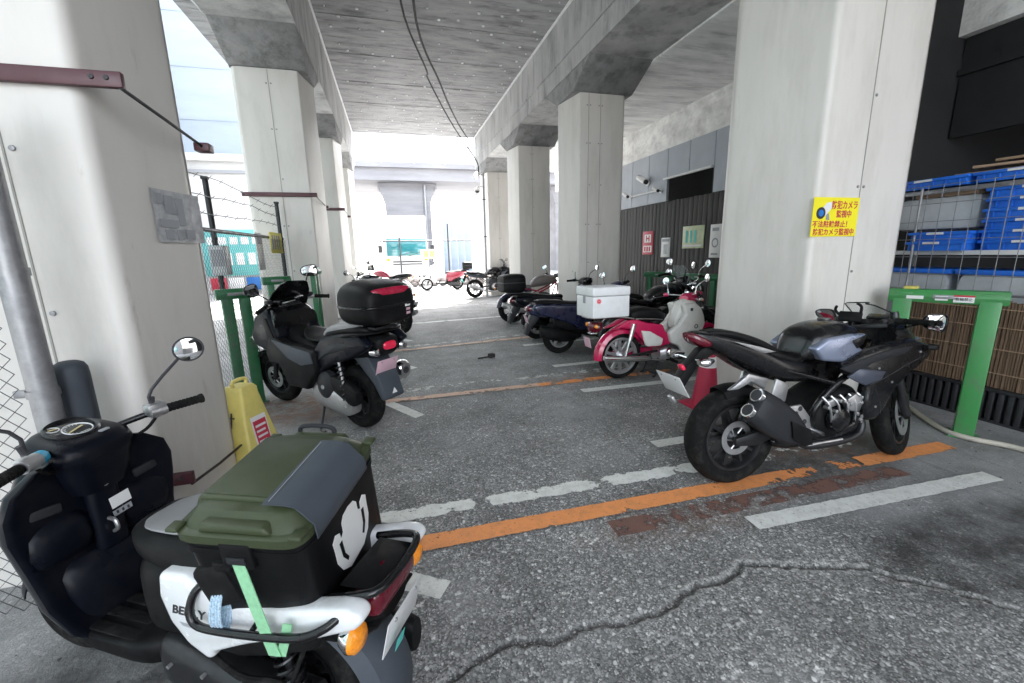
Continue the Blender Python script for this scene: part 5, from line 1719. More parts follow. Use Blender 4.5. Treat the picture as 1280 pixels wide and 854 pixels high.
# the box strapped on its rack: a thing of its own
def cargo_box():
    t = thing('cargo_box', 'large black storage box with olive lid and white emblem strapped on the scooter rack', 'box', (-.3215, 1.292, .5445), (-.165, 0, 2.74))
    HB = .32                                                    # rim above the base
    def rr(z, x0, x1, hw, e=9, n=56):
        out = []
        for j in range(n):
            a = 2 * pi * j / n
            cx = math.copysign(abs(cos(a)) ** (2 / e), cos(a)); sy = math.copysign(abs(sin(a)) ** (2 / e), sin(a))
            out.append(((x0 + x1) / 2 + cx * (x1 - x0) / 2, hw * sy, z))
        return out
    b = MB(); b.loft([rr(0, -.163, .155, .196), rr(.006, -.168, .160, .201), rr(.16, -.170, .162, .202), rr(.27, -.1715, .164, .203), rr(.271, -.175, .170, .206), rr(.289, -.175, .170, .206), rr(.29, -.1715, .165, .203), rr(.325, -.1715, .165, .203)]); bx = b.build('box_body', 'box_black', t, 40)
    b = MB(); b.loft([rr(HB - .012, -.176, .176, .208, 8), rr(HB - .010, -.180, .180, .212, 8), rr(HB + .014, -.180, .180, .212, 8), rr(HB + .017, -.176, .176, .208, 8), rr(HB + .019, -.166, .166, .198, 7), rr(HB + .050, -.146, .146, .172, 6), rr(HB + .055, -.138, .138, .164, 6), rr(HB + .055, -.08, .08, .1, 6)]); lid = b.build('lid', 'olive', t, 32)
    b = MB(); b.prism([(-.165, HB + .022), (-.150, HB + .052), (-.138, HB + .066), (.138, HB + .066), (.150, HB + .052), (.165, HB + .022)], -.132, .132, 'xz', .006, seg=3); b.build('lid_panel', 'olive', lid, 40)
    b = MB(); b.box(-.128, .128, -.124, .124, HB + .0665, HB + .0695, .0015); b.build('panel_rim', 'olive', lid)
    for s in (-1, 1):
        b = MB(); b.prism([(-.10, HB + .020), (-.085, HB + .044), (.085, HB + .044), (.10, HB + .020)], s * .168, s * .2055, 'xz', .008, seg=3); b.build('end_grip', 'olive', lid, 40)
        for x in (-.165, .165):
            b = MB(); b.rbox((x, s * .193, HB + .021), (.034, .034, .012), bev=.005, seg=3); b.build('corner_boss', 'olive', lid)
        b = MB(); b.rbox((0, s * .206, HB - .04), (.085, .022, .075), (s * .08, 0, 0), .006); lt = b.build('latch', 'box_black', t)
        b = MB(); b.rbox((0, s * .219, HB - .05), (.05, .006, .02), (s * .08, 0, 0), .002); b.build('latch_grip', 'grey_plastic', lt)
    b = MB(); b.tube([(.07, -.196, HB + .02), (.075, -.205, HB + .05), (.05, -.207, HB + .062), (-.02, -.207, HB + .062), (-.045, -.205, HB + .05), (-.04, -.196, HB + .02)], .007, 8, smooth=4); b.build('lid_handle', 'grey_plastic', lid)
    # slate flap over the rear edge of the lid, a little creased
    rows = [(-.055, HB + .0715), (-.085, HB + .0718), (-.118, HB + .0714), (-.142, HB + .067), (-.155, HB + .053), (-.170, HB + .033), (-.183, HB + .018), (-.1865, HB + .004), (-.1870, HB - .012), (-.1865, HB - .024)]
    rb = random.Random(14)
    ys = [-.135 + .27 * k / 14 for k in range(15)]
    top, bot = [], []
    for i, (x, z) in enumerate(rows):
        for k, y in enumerate(ys):
            w = .0012 * sin(y * 60 + i * .5) + .0008 * sin(y * 23 + 1)
            yy = y + .02 + (.004 if i > 6 and k > 10 else 0)
            top.append((x - abs(w) * (1 if i > 3 else .2), yy, z + abs(w)))
            bot.append((x + .0022, yy, z - .0015))
    n = len(ys)
    fs = []
    for i in range(len(rows) - 1):
        for k in range(n - 1):
            q = (i * n + k, i * n + k + 1, (i + 1) * n + k + 1, (i + 1) * n + k)
            fs.append(q); fs.append(tuple(v + len(top) for v in q[::-1]))
    edge = [k for k in range(n)] + [i * n + n - 1 for i in range(1, len(rows))] + [(len(rows) - 1) * n + k for k in range(n - 2, -1, -1)] + [i * n for i in range(len(rows) - 2, 0, -1)]
    for a_, b_ in zip(edge, edge[1:] + edge[:1]): fs.append((a_, b_, b_ + len(top), a_ + len(top)))
    b = MB(); b.add(top + bot, fs); fl = b.build('flap', 'slate', t, 60)
    b = MB(); b.tube([(-.062, -.105, HB + .0735), (-.068, .145, HB + .0735)], .0012, 5); b.build('flap_seam', 'ink_grey', fl)
    # white emblem on the rear face
    def ell(cx, cy, a, c, rot=0, n=28):
        return [(cx + a * cos(2 * pi * i / n) * cos(rot) - c * sin(2 * pi * i / n) * sin(rot), cy + a * cos(2 * pi * i / n) * sin(rot) + c * sin(2 * pi * i / n) * cos(rot)) for i in range(n)]
    def on_face(poly, off):
        return [(-(.1682 + (z / .27) * .0033) - off, y, z) for y, z in poly]
    b = MB()
    def flat(poly, off, mi):
        b.add(on_face(poly, off) + on_face(poly, off - .0012), [tuple(range(len(poly)))] + [tuple(range(len(poly), 2 * len(poly)))[::-1]] + [(i, (i + 1) % len(poly), len(poly) + (i + 1) % len(poly), len(poly) + i) for i in range(len(poly))], mi)
    yc, zc = .0, .155
    out = [(-.98, .30), (-1.0, .62), (-.82, .78), (-.62, .66), (-.60, .40), (-.45, .52), (-.44, .86), (-.30, 1.04), (0, 1.10), (.30, 1.04), (.44, .86), (.45, .52), (.60, .40), (.62, .66), (.82, .78), (1.0, .62), (.98, .30), (.98, -.2), (.80, -.68), (.42, -1.0), (-.42, -1.0), (-.80, -.68), (-.98, -.2)]
    flat([(yc + u * .098, zc + v * .088) for u, v in out], .003, 0)
    for s in (-1, 1):
        flat([(yc + s * u * .098, zc + v * .088) for u, v in ((.74, .34), (.70, -.25), (.52, -.60), (.44, -.52), (.58, -.2), (.60, .34))], .0046, 1)
    b.build('emblem', ['sign_white', 'box_black'], t)
    # straps and cord
    def strap(pts, w):
        rings = []
        for x, y, z in pts: rings.append([(x - w / 2, y - .0012, z), (x + w / 2, y - .0012, z), (x + w / 2, y + .0012, z), (x - w / 2, y + .0012, z)])
        q = MB(); q.loft(rings); return q
    for s in (-1, 1):
        strap([(.004, s * .207, .30), (.0, s * .216, .27), (-.035, s * .243, .12), (-.062, s * .262, .0)], .034).build('strap', 'mint', t)
        strap([(-.11, s * .245, .10), (-.095, s * .250, .05), (-.075, s * .258, -.005)], .026).build('strap_end', 'mint', t)
    b = MB()
    for k in range(4): b.tube([(.080 + k * .007, .20, .16), (.085 + k * .008, .222, .13), (.098 + k * .009, .235, .06), (.100 + k * .009, .222, .02), (.095 + k * .008, .205, .05), (.082 + k * .007, .19, .14)], .0042, 6, smooth=4)
    b.build('cord', 'rope', t)
    b = MB(); b.rbox((.095, .195, .16), (.10, .045, .13), (.1, .3, .1), .02); b.rbox((.055, .205, .235), (.05, .02, .03), bev=.005); b.build('buckle', 'black_matt', t)
    return t
cargo_box()
# ---------------------------------------------------------------- black maxi scooter with top case
def maxi_scooter():
    r = thing('maxi_scooter', 'black maxi scooter with rounded top case leaning beside the wire fence', 'scooter', (-.35, 3.80, 0), (radians(-2), 0, radians(131)))
    r.scale = (1.0, 1.08, 1.03)
    ST = steer_T((1.05, .8), 27, 8)
    wheel(r, (0, 0, .275), .275, .125, .178, 's8', rim='dark_metal', hub_r=.05)
    wheel(r, (1.31, 0, .28), .28, .105, .18, 's8', T=ST, rim='dark_metal', hub_r=.045, disc=(.06, .11))
    fork(r, ST, (1.10, .75), (1.29, .28), .07, .016, .022, 'dark_metal', 'alu')
    b = MB(ST); arc_fender(b, 1.31, .28, .325, .17, radians(5), radians(175), crown=.03); b.build('front_fender', 'black_gloss', r)
    # engine, belt cover, silver crank case
    b = MB(); b.body([(-.13, .20, .34, .045, 3, .135), (-.05, .17, .37, .05, 3, .15), (.1, .18, .40, .05, 3, .155), (.3, .20, .43, .05, 3, .15), (.42, .24, .40, .04, 3, .14)]); o = b.build('engine_case', 'alu', r)
    b = MB(); b.lathe([(.001, .215), (.05, .215), (.10, .205), (.125, .185), (.13, .14)], (.18, 0, .40), 'y', 32); b.build('belt_cover', 'grey_plastic', o)
    b = MB(); b.lathe([(.02, .216), (.018, .222), (.001, .223)], (.18, 0, .40), 'y', 14)
    b.build('bolt', 'alu', o)
    b = MB(); b.body([(-.22, .30, .40, .03, 3, .16), (-.12, .27, .46, .05, 3, .15), (.08, .36, .50, .05, 3, .15), (.16, .40, .48, .03, 3, .14)]); b.build('air_cleaner', 'black_matt', r)
    b = MB(); b.body([(.1, .25, .5, .10, 3), (.4, .2, .48, .13, 3), (.6, .25, .4, .09, 3)]); b.build('engine_block', 'dark_metal', r)
    spring_shock(r, (-.09, .185, .28), (-.03, .175, .66), .024, 'alu'); spring_shock(r, (-.05, -.15, .33), (-.02, -.155, .64), .026)
    b = MB(); b.body([(-.30, .42, .56, .05, 2.2, -.215), (-.26, .39, .56, .07, 2.2, -.215), (.0, .32, .46, .065, 2.2, -.195), (.22, .26, .36, .03, 2.2, -.16)]); mf = b.build('muffler', 'black_matt', r)
    b = MB(); b.body([(-.35, .435, .555, .05, 2.2, -.215), (-.31, .40, .575, .076, 2.2, -.215), (-.25, .39, .565, .078, 2.2, -.215)]); b.build('muffler_cap', 'chrome', mf)
    b = MB(); b.lathe([(.001, -.3515), (.030, -.3515), (.030, -.349)], (0, -.215, .495), 'x', 16); b.build('muffler_outlet', 'ink_dark', mf)
    b = MB(); b.tube([(.34, .13, .2), (.27, .22, .06), (.24, .25, .015), (.18, .25, .012)], .011, 8, smooth=4); b.build('side_stand', 'dark_metal', r)
    # rear hugger with plate
    b = MB(); b.prism([(-.10, .66), (-.28, .70), (-.40, .52), (-.455, .36), (-.435, .335), (-.40, .345), (-.33, .46), (-.2, .58)], -.095, .095, 'xz', .012, seg=3); b.build('rear_mudguard', 'slate', r)
    number_plate(r, (-.395, -.0, .60), (0, radians(-22), 0), (.19, .125), 'plate_pink')
    b = MB(); b.prism([(-.022, -.02), (.022, -.02), (0, .022)], -.4595, -.452, 'yz'); o = b.build('triangle_reflector', 'sign_white', r); o.location = (0, 0, .405)
    # tail cowls, lamps
    for s in (-1, 1):
        b = MB(); b.prism([(-.46, .80), (-.36, .87), (-.12, .87), (.15, .82), (.33, .66), (.36, .52), (.27, .46), (.16, .55), (-.02, .62), (-.22, .68), (-.40, .76)], s * .12, s * .20, 'xz', .03, seg=4); b.build('tail_cowl', 'navy_plastic', r, 60)
        b = MB(); b.prism([(-.34, .80), (-.10, .80), (.12, .74), (.22, .62), (.1, .68), (-.2, .76)], s * .197, s * .208, 'xz', .005); b.build('cowl_insert', 'grey_plastic', r)
        b = MB(); b.body([(-.47, .72, .76, .02, 3, s * .13), (-.45, .71, .775, .03, 3, s * .12), (-.40, .71, .77, .03, 3, s * .12)]); b.build('turn_signal', 'chrome', r)
    b = MB(); b.body([(-.46, .76, .83, .05, 3), (-.43, .70, .85, .10, 3), (-.30, .66, .86, .12, 3), (-.05, .62, .85, .12, 3)]); tl = b.build('tail_body', 'black_matt', r)
    b = MB(); b.body([(-.47, .745, .80, .05, 3), (-.455, .74, .81, .06, 3), (-.42, .735, .82, .06, 3)]); b.build('tail_lamp', 'lens_bright', tl)
    b = MB(); b.tube([(-.10, .185, .84), (-.25, .20, .875), (-.38, .17, .885), (-.43, .08, .885), (-.43, -.08, .885), (-.38, -.17, .885), (-.25, -.20, .875), (-.10, -.185, .84)], .011, 10, smooth=5); b.build('grab_rail', 'black_matt', r)
    b = MB(); b.box(-.44, -.14, -.10, .10, .90, .925, .008); b.build('case_mount', 'dark_metal', r)
    # seat
    b = MB(); b.body([(-.36, .86, .91, .10, 3), (-.30, .85, .95, .15, 3), (-.1, .84, .935, .165, 3), (.08, .80, .90, .165, 3), (.2, .76, .81, .16, 3), (.42, .74, .79, .14, 3), (.56, .74, .83, .10, 3), (.62, .76, .84, .06, 3)]); o = b.build('seat', 'vinyl', r)
    b = MB(); b.body([(-.32, .90, .955, .12, 3), (-.25, .90, .962, .15, 3), (-.1, .88, .95, .168, 3), (.08, .84, .918, .165, 3), (.17, .80, .865, .15, 3)]); b.build('seat_top', 'vinyl_grey', o)
    # centre tunnel, floor, leg shield
    b = MB(); b.body([(.36, .30, .72, .13, 3), (.55, .26, .74, .12, 3), (.75, .26, .78, .11, 3), (.92, .3, .9, .14, 3)]); b.build('centre_tunnel', 'black_matt', r)
    for s in (-1, 1):
        b = MB(); b.prism([(.22, .70), (.46, .72), (.70, .72), (.90, .78), (1.02, .62), (.98, .50), (.82, .52), (.70, .33), (.40, .34), (.22, .52)], s * .13, s * .235, 'xz', .03, seg=4); fc = b.build('floor_cowl', 'black_matt', r, 60)
        b = MB(); b.prism([(.86, .745), (.46, .705), (.26, .69), (.24, .60), (.42, .56), (.62, .60)], s * .228, s * .243, 'xz', .006, seg=3); b.build('cowl_panel', 'slate', fc, 50)
        b = MB(); b.prism([(.80, .76), (.90, .98), (1.00, 1.02), (1.18, .92), (1.30, .74), (1.24, .64), (1.04, .60), (.88, .66)], s * .08, s * .215, 'xz', .04, seg=5); b.build('front_cowl', 'navy_plastic', r, 60)
        b = MB(); b.prism([(.84, .75), (.93, .93), (.99, .92), (.95, .72)], s * .213, s * .225, 'xz', .006); b.build('cowl_insert', 'black_matt', r)
        b = MB(); b.prism([(1.10, .62), (1.30, .74), (1.34, .70), (1.20, .58)], s * .10, s * .205, 'xz', .015); b.build('headlight', 'chrome', r)
    b = MB(); b.body([(.84, .66, .98, .20, 4), (.92, .60, 1.03, .20, 4), (1.05, .58, 1.03, .20, 3), (1.2, .6, .92, .16, 3), (1.33, .64, .76, .07, 3)]); b.build('nose', 'black_gloss', r)
    # windscreen, dash
    b = MB()
    rings = []
    for x, z, hw in ((1.14, .95, .19), (1.05, 1.06, .185), (.97, 1.15, .165), (.90, 1.225, .12), (.885, 1.24, .08)):
        ring = [(x - .10 * (k / 8 - 1) ** 2, -hw + 2 * hw * k / 16, z) for k in range(17)]
        ring = [(x - .12 * ((k - 8) / 8) ** 2, -hw + 2 * hw * k / 16, z) for k in range(17)]
        rings.append(ring + [(p[0] - .004, p[1], p[2] - .002) for p in ring[::-1]])
    b.loft(rings); b.build('windscreen', 'black_gloss', r, 60)
    b = MB(); b.rbox((.93, 0, 1.04), (.10, .2, .03), (0, radians(-35), 0), .012); b.build('dash', 'dial', r)
    # bars
    b = MB(ST); b.tube([(.86, .30, 1.04), (.93, .16, 1.075), (.95, .07, 1.06), (.96, 0, 1.04), (.95, -.07, 1.06), (.93, -.16, 1.075), (.86, -.30, 1.04)], .012, 10, smooth=4); b.rbox((.955, 0, 1.03), (.09, .15, .06), bev=.02); b.build('handlebar', 'chrome', r)
    grip_set(r, ST, (.885, .24, 1.055), (.83, .35, 1.03), 'chrome', 'chrome'); grip_set(r, ST, (.885, -.24, 1.055), (.83, -.35, 1.03), 'alu', 'chrome')
    for s in (-1, 1): MB(ST).rbox((.90, s * .2, 1.08), (.05, .06, .045), bev=.012).build('brake_reservoir', 'dark_metal', r)
    mirror(r, ST, (.91, -.17, 1.08), (.94, -.22, 1.19), (.97, -.30, 1.29), (-.86, .45, .1), (.075, .055), 'black_gloss', False)
    mirror(r, ST, (.91, .17, 1.08), (.94, .22, 1.14), (.985, .27, 1.20), (-.96, -.25, .1), (.075, .055), 'black_gloss', False)
    # top case
    b = MB(); b.body([(-.57, .99, 1.17, .12, 3), (-.555, .96, 1.22, .19, 3.2), (-.48, .945, 1.255, .225, 3.4), (-.32, .935, 1.275, .235, 3.4), (-.2, .935, 1.265, .22, 3.2), (-.14, .95, 1.22, .17, 3), (-.12, .98, 1.17, .10, 3)], 40, sub=5); tc_ = b.build('top_case', 'black_matt', r, 60)
    b = MB(); b.body([(-.575, 1.08, 1.10, .12, 5), (-.562, 1.077, 1.103, .20, 4.2), (-.48, 1.075, 1.105, .235, 4), (-.32, 1.075, 1.105, .243, 4), (-.2, 1.075, 1.105, .228, 4), (-.135, 1.08, 1.10, .17, 4)], 40); b.build('case_seam', 'black_gloss', tc_)
    rings = []
    b = MB(); b.body([(-.571, 1.175, 1.20, .09, 4), (-.556, 1.165, 1.222, .15, 3.6), (-.535, 1.175, 1.225, .17, 3.4)], 28); b.build('red_reflector', 'lens_mid', tc_)
    b = MB(); b.rbox((-.566, .02, 1.14), (.004, .12, .008), (0, .1, 0)); b.build('case_badge', 'chrome', tc_)
    for k, (z, m) in enumerate(((1.075, 'sign_white'), (1.045, 'plate_pink'), (1.015, 'plate_pink'))):
        b = MB(); b.rbox((-.571, -.115, z), (.003, .055 if k == 0 else .04, .018), (0, -.1, .16)); b.build('sticker', m, tc_)
    return r
maxi_scooter()
c_ = MB(); c_.ball((0, 0, .02), (.09, .11, .03)); c_.ball((.06, .05, .03), (.05, .06, .028)); c_.ball((-.05, -.04, .035), (.05, .07, .03))
o = c_.build('yellow_rag', 'yellow_cloth'); o.scale = (.6, .6, .8); o.location = (-.33, 3.89, .945); tag(o, 'crumpled yellow cloth lying on the maxi scooter seat in front of its top case', 'cloth')

# ---------------------------------------------------------------- black sports motorcycle
def sports_bike():
    r = thing('sports_motorcycle', 'black sports motorcycle with blue grey tank and twin stacked silencer', 'motorcycle', (2.01, 2.075, 0), (radians(-3), 0, radians(-1)))
    ST = steer_T((1.10, .9), 24, 24)
    wheel(r, (0, 0, .315), .315, .145, .215, 'y5', rim='dark_metal', hub_r=.055, disc=(-.06, .11))
    wheel(r, (1.39, 0, .295), .295, .115, .21, 'y5', T=ST, rim='dark_metal', hub_r=.05, disc=(-.065, .15))
    fork(r, ST, (1.10, .92), (1.36, .295), .095, .021, .027, 'dark_metal', 'gold')
    b = MB(ST); arc_fender(b, 1.39, .295, .325, .13, radians(20), radians(160), crown=.03); b.build('front_fender', 'black_gloss', r)
    b = MB(ST); b.box(1.33, 1.39, -.115, -.075, .36, .44, .01); b.build('brake_caliper', 'dark_metal', r)
    # swing arm, hanger, frame
    for s in (-1, 1):
        b = MB(); b.prism([(-.05, .335), (-.05, .285), (.10, .27), (.35, .33), (.52, .36), (.52, .46), (.35, .43), (.15, .37)], s * .085, s * .115, 'xz', .008); b.build('swing_arm', 'dark_metal', r)
        b = MB(); b.prism([(.29, .51), (.40, .515), (.50, .40), (.515, .33), (.42, .325), (.345, .41)], s * .125, s * .145, 'xz', .008); b.lathe([(.012, s * .145), (.012, s * .225)], (.49, 0, .34), 'y', 10); pl = b.build('foot_peg_plate', 'alu', r)
        b = MB()
        for (x, z) in ((.36, .46), (.43, .40), (.39, .49)): b.lathe([(.017, s * .146), (.016, s * .148), (.001, s * .148)], (x, 0, z), 'y', 14)
        b.build('dark_hole', 'ink_dark', pl)
        b = MB(); b.prism([(.20, .70), (.30, .655), (.28, .545), (.22, .55), (.17, .60)], s * .12, s * .14, 'xz', .008); b.tube([(.22, s * .13, .56), (.14, s * .2, .55)], .01, 8); b.build('pillion_peg', 'alu', r)
        b = MB(); b.tube([(1.05, s * .06, .86), (.85, s * .15, .74), (.62, s * .165, .62), (.50, s * .15, .48), (.50, s * .13, .36)], .02, 10, smooth=4); b.tube([(.62, s * .16, .64), (.35, s * .13, .72), (.0, s * .08, .82)], .015, 10); b.tube([(.95, s * .12, .74), (.92, s * .16, .55), (.80, s * .16, .42)], .014, 8, smooth=3); b.build('frame_tube', 'black_gloss', r)
    # engine
    b = MB(); b.body([(.50, .30, .46, .11, 5), (.56, .27, .52, .15, 5), (.72, .25, .60, .15, 5), (.86, .28, .58, .13, 5), (.92, .34, .5, .10, 4)]); en = b.build('engine_block', 'black_matt', r)
    b = MB()
    b.lathe([(.001, -.215), (.055, -.212), (.075, -.20), (.08, -.16)], (.66, 0, .40), 'y', 28); b.lathe([(.001, -.20), (.04, -.198), (.05, -.16)], (.80, 0, .40), 'y', 24)
    b.build('clutch_cover', 'black_gloss', en)
    b = MB(); b.prism([(.68, .52), (.77, .565), (.84, .51), (.81, .43), (.725, .455)], -.20, -.16, 'xz', .012); b.prism([(.55, .53), (.63, .55), (.64, .50), (.57, .48)], -.19, -.16, 'xz', .01); b.build('cylinder_head', 'alu', en)
    b = MB()
    rb = random.Random(6)
    for k in range(12):
        x, z = rb.uniform(.55, .88), rb.uniform(.32, .58)
        b.lathe([(.011, -.17), (.011, -.206), (.001, -.208)], (x, 0, z), 'y', 8)
    for k in range(5): b.tube([(.52 + .07 * k, -.175, .56), (.56 + .07 * k, -.20, .50), (.60 + .06 * k, -.19, .36)], .007, 6, smooth=3)
    b.build('engine_fitting', 'alu', en)
    b = MB(); b.tube([(.85, -.1, .45), (.93, -.13, .33), (.85, -.14, .24), (.5, -.13, .22), (.36, -.15, .32)], .024, 10, smooth=4); b.tube([(.85, .0, .45), (.95, -.06, .33), (.85, -.09, .23), (.5, -.1, .21)], .022, 10, smooth=4); b.build('exhaust_pipe', 'dark_metal', r)
    # stacked silencer on the right
    b = MB()
    rings = []
    def cr(c, d, a, bb, n=28, e=3.4):
        d = Vector(d).normalized(); u = Vector((0, 1, 0)); v = d.cross(u).normalized()
        return [tuple(Vector(c) + u * math.copysign(abs(cos(2 * pi * i / n)) ** (2 / e), cos(2 * pi * i / n)) * a + v * math.copysign(abs(sin(2 * pi * i / n)) ** (2 / e), sin(2 * pi * i / n)) * bb) for i in range(n)]
    D = (.34, 0, -.235)
    for t, a, bb in ((-.02, .045, .085), (0.0, .055, .105), (.3, .058, .115), (.7, .056, .105), (.95, .045, .075), (1.05, .035, .05)):
        rings.append(cr((-.01 + .34 * t, -.195, .575 - .235 * t), D, a, bb))
    b.loft(rings); mf = b.build('silencer', 'grey_plastic', r, 50)
    for k in (-1, 1):
        c = Vector((-.005, -.195, .575)) + Vector((.235, 0, .34)).normalized() * (k * .052)
        d = Vector((-.34, 0, .235)).normalized()
        b = MB(); b.tube([c - d * .03, c + d * .012, c + d * .03], [.047, .046, .043], 22); b.build('tail_pipe', 'chrome', mf)
        b = MB(); b.tube([c + d * .029, c + d * .0315], [.034, .034], 18); b.build('outlet', 'ink_dark', mf)
    b = MB(); b.prism([(.20, .47), (.35, .40), (.37, .30), (.30, .30), (.22, .36)], -.265, -.255, 'xz', .004); b.build('heat_shield', 'black_matt', mf)
    # hugger / silver hanger over the wheel
    b = MB(); b.prism([(-.16, .665), (-.10, .70), (-.02, .755), (.13, .71), (.10, .645), (.0, .70), (-.09, .665)], -.155, -.13, 'xz', .008); b.build('silencer_hanger', 'alu', r)
    b = MB(); arc_fender(b, 0, .315, .345, .16, radians(35), radians(110), crown=.03); b.build('rear_hugger', 'black_matt', r)
    # tail
    b = MB(); b.body([(-.34, .985, 1.005, .02, 3), (-.28, .94, 1.01, .055, 3), (-.14, .86, .995, .085, 3), (.05, .745, .945, .115, 3), (.25, .665, .85, .135, 3), (.42, .64, .80, .13, 3), (.5, .64, .78, .11, 3)]); tl = b.build('tail_cowl', 'black_gloss', r, 50)
    b = MB(); b.body([(-.352, .975, 1.005, .025, 3), (-.31, .935, 1.003, .06, 3), (-.24, .91, .97, .075, 3), (-.2, .92, .95, .06, 3)]); b.build('tail_lamp', 'lens_red', tl)
    b = MB(); b.body([(-.22, .985, 1.012, .05, 3), (-.08, .96, 1.007, .085, 3), (.10, .89, .955, .105, 3), (.22, .83, .895, .11, 3), (.25, .80, .875, .10, 3)]); b.build('pillion_seat', 'vinyl', r)
    b = MB(); b.body([(.11, .83, .88, .10, 3), (.25, .80, .86, .13, 3), (.36, .78, .82, .12, 3), (.46, .78, .84, .09, 3)]); b.build('rider_seat', 'vinyl', r)
    b = MB(); b.prism([(-.12, .955), (.10, .90), (.21, .862), (.12, .86), (.0, .905)], -.118, -.108, 'xz', .004); b.build('silver_trim', 'alu', r)
    # plate hanger
    b = MB(); b.prism([(-.20, .92), (-.26, .90), (-.36, .80), (-.42, .70), (-.39, .66), (-.36, .69), (-.28, .80), (-.16, .87)], -.035, .035, 'xz', .008); hg = b.build('plate_hanger', 'black_matt', r)
    number_plate(r, (-.432, .0, .70), (0, radians(-30), 0), (.235, .145))
    b = MB(); b.rbox((-.385, -.02, .80), (.02, .045, .035), (0, radians(-30), 0), .006); b.build('red_reflector', 'lens_bright', hg)
    b = MB(); b.rbox((-.43, .0, .60), (.02, .05, .05), (0, radians(-32), 0), .006); b.build('lower_reflector', 'alu', hg)
    for s in (-1, 1):
        b = MB(); b.tube([(-.30, s * .03, .84), (-.31, s * .11, .845)], .008, 8); b.body([(-.35, .83, .86, .02, 3, s * .13), (-.31, .82, .87, .03, 3, s * .14), (-.26, .84, .86, .015, 3, s * .135)]); b.build('turn_signal', 'chrome', hg)
    # tank
    b = MB(); b.body([(.42, .77, .83, .09, 3), (.47, .77, .95, .13, 2.8), (.55, .76, 1.0, .155, 2.6), (.68, .77, 1.02, .16, 2.6), (.82, .80, .995, .14, 2.6), (.92, .84, .93, .09, 2.6)], 36, sub=5); tk = b.build('fuel_tank', 'black_gloss', r, 60)
    for s in (-1, 1):
        b = MB(); b.prism([(.44, .87), (.54, .93), (.72, .945), (.86, .935), (.74, .89), (.87, .81), (.68, .765), (.51, .79)], s * .105, s * .178, 'xz', .035, seg=4); b.build('tank_cover', 'tank_blue', tk, 60)
        b = MB(); b.prism([(.72, .905), (.84, .93), (.80, .86), (.76, .85)], s * .170, s * .182, 'xz', .004); b.build('black_flash', 'black_gloss', tk)
    b = MB(); b.lathe([(.04, 1.015), (.038, 1.03), (.001, 1.032)], (.70, 0, 0), 'z', 24); b.build('fuel_cap', 'dark_metal', tk)
    # fairings
    for s in (-1, 1):
        b = MB(); b.prism([(.62, .76), (.78, .83), (.98, .87), (1.20, .885), (1.34, .84), (1.36, .77), (1.24, .69), (1.08, .58), (.99, .44), (.92, .37), (.83, .38), (.82, .52), (.84, .62), (.66, .70)], s * .14, s * .225, 'xz', .03, seg=4); sf = b.build('side_fairing', 'black_gloss', r, 55)
        b = MB(); b.prism([(.58, .745), (.78, .80), (1.00, .84), (1.18, .845), (1.10, .80), (.84, .76), (.70, .70)], s * .212, s * .232, 'xz', .008); b.build('fairing_band', 'grey_plastic', sf)
        b = MB(); b.prism([(.64, .69), (.73, .735), (.95, .70), (.92, .65), (.79, .62)], s * .215, s * .236, 'xz', .008); b.build('silver_panel', 'dark_silver', sf)
        for (x, z) in ((.90, .72), (1.02, .62), (.90, .47), (1.24, .80)): MB().lathe([(.008, s * .224), (.007, s * .2285), (.001, s * .229)], (x, 0, z), 'y', 10).build('fairing_bolt', 'alu', sf)
        b = MB(); b.tube([(.84, s * .2245, .62), (.96, s * .226, .655), (1.12, s * .2255, .72), (1.30, s * .2245, .78)], .0022, 5); b.tube([(.88, s * .2245, .60), (.93, s * .2255, .50), (.95, s * .2245, .42)], .002, 5); b.build('panel_gap', 'ink_dark', sf)
        b = MB(); b.prism([(.20, .30), (.40, .325), (.60, .33), (.84, .335), (.93, .38), (.90, .27), (.78, .225), (.60, .215), (.32, .225), (.22, .25)], s * .075, s * .135, 'xz', .02, seg=3); b.build('belly_pan', 'black_gloss', r, 55)
    b = MB(); b.body([(1.10, .80, 1.0, .17, 3), (1.22, .76, .98, .17, 3), (1.34, .74, .92, .13, 3), (1.43, .77, .86, .07, 3), (1.46, .79, .83, .03, 3)]); ns = b.build('nose', 'black_gloss', r, 55)
    for s in (-1, 1):
        b = MB(); b.prism([(1.30, .80), (1.42, .83), (1.40, .87), (1.30, .86)], s * .06, s * .125, 'xz', .012); b.build('headlight', 'chrome', ns)
        b = MB(); b.tube([(1.30, s * .15, .83), (1.30, s * .22, .83)], .008, 8); b.body([(1.26, .815, .845, .014, 3, s * .24), (1.30, .81, .85, .03, 3, s * .25), (1.35, .82, .84, .012, 3, s * .245)]); b.build('turn_signal', 'black_matt', ns)
    rings = []
    for x, z, hw in ((1.36, .93, .13), (1.27, 1.0, .145), (1.18, 1.06, .13), (1.09, 1.105, .095), (1.06, 1.115, .06)):
        ring = [(x - .10 * ((k - 8) / 8) ** 2, -hw + 2 * hw * k / 16, z) for k in range(17)]
        rings.append(ring + [(p[0] - .003, p[1], p[2] - .002) for p in ring[::-1]])
    b = MB(); b.loft(rings); wsn = b.build('windscreen', 'clear', r, 60)
    b = MB(); b.tube([rings[0][0], rings[1][0], rings[2][0], rings[3][0]] + rings[4][:17] + [rings[3][16], rings[2][16], rings[1][16], rings[0][16]], .004, 6); b.build('screen_edge', 'black_matt', wsn)
    b = MB(); b.rbox((1.2, 0, .985), (.05, .15, .085), (0, radians(-40), 0), .01); b.build('dash', 'dial', r)
    # clip-ons, holder, mirrors
    b = MB(ST)
    for s in (-1, 1): b.tube([(1.075, s * .095, .955), (1.03, s * .2, .965), (.97, s * .33, .95)], .0115, 10)
    b.rbox((1.085, 0, .95), (.09, .23, .03), bev=.008)
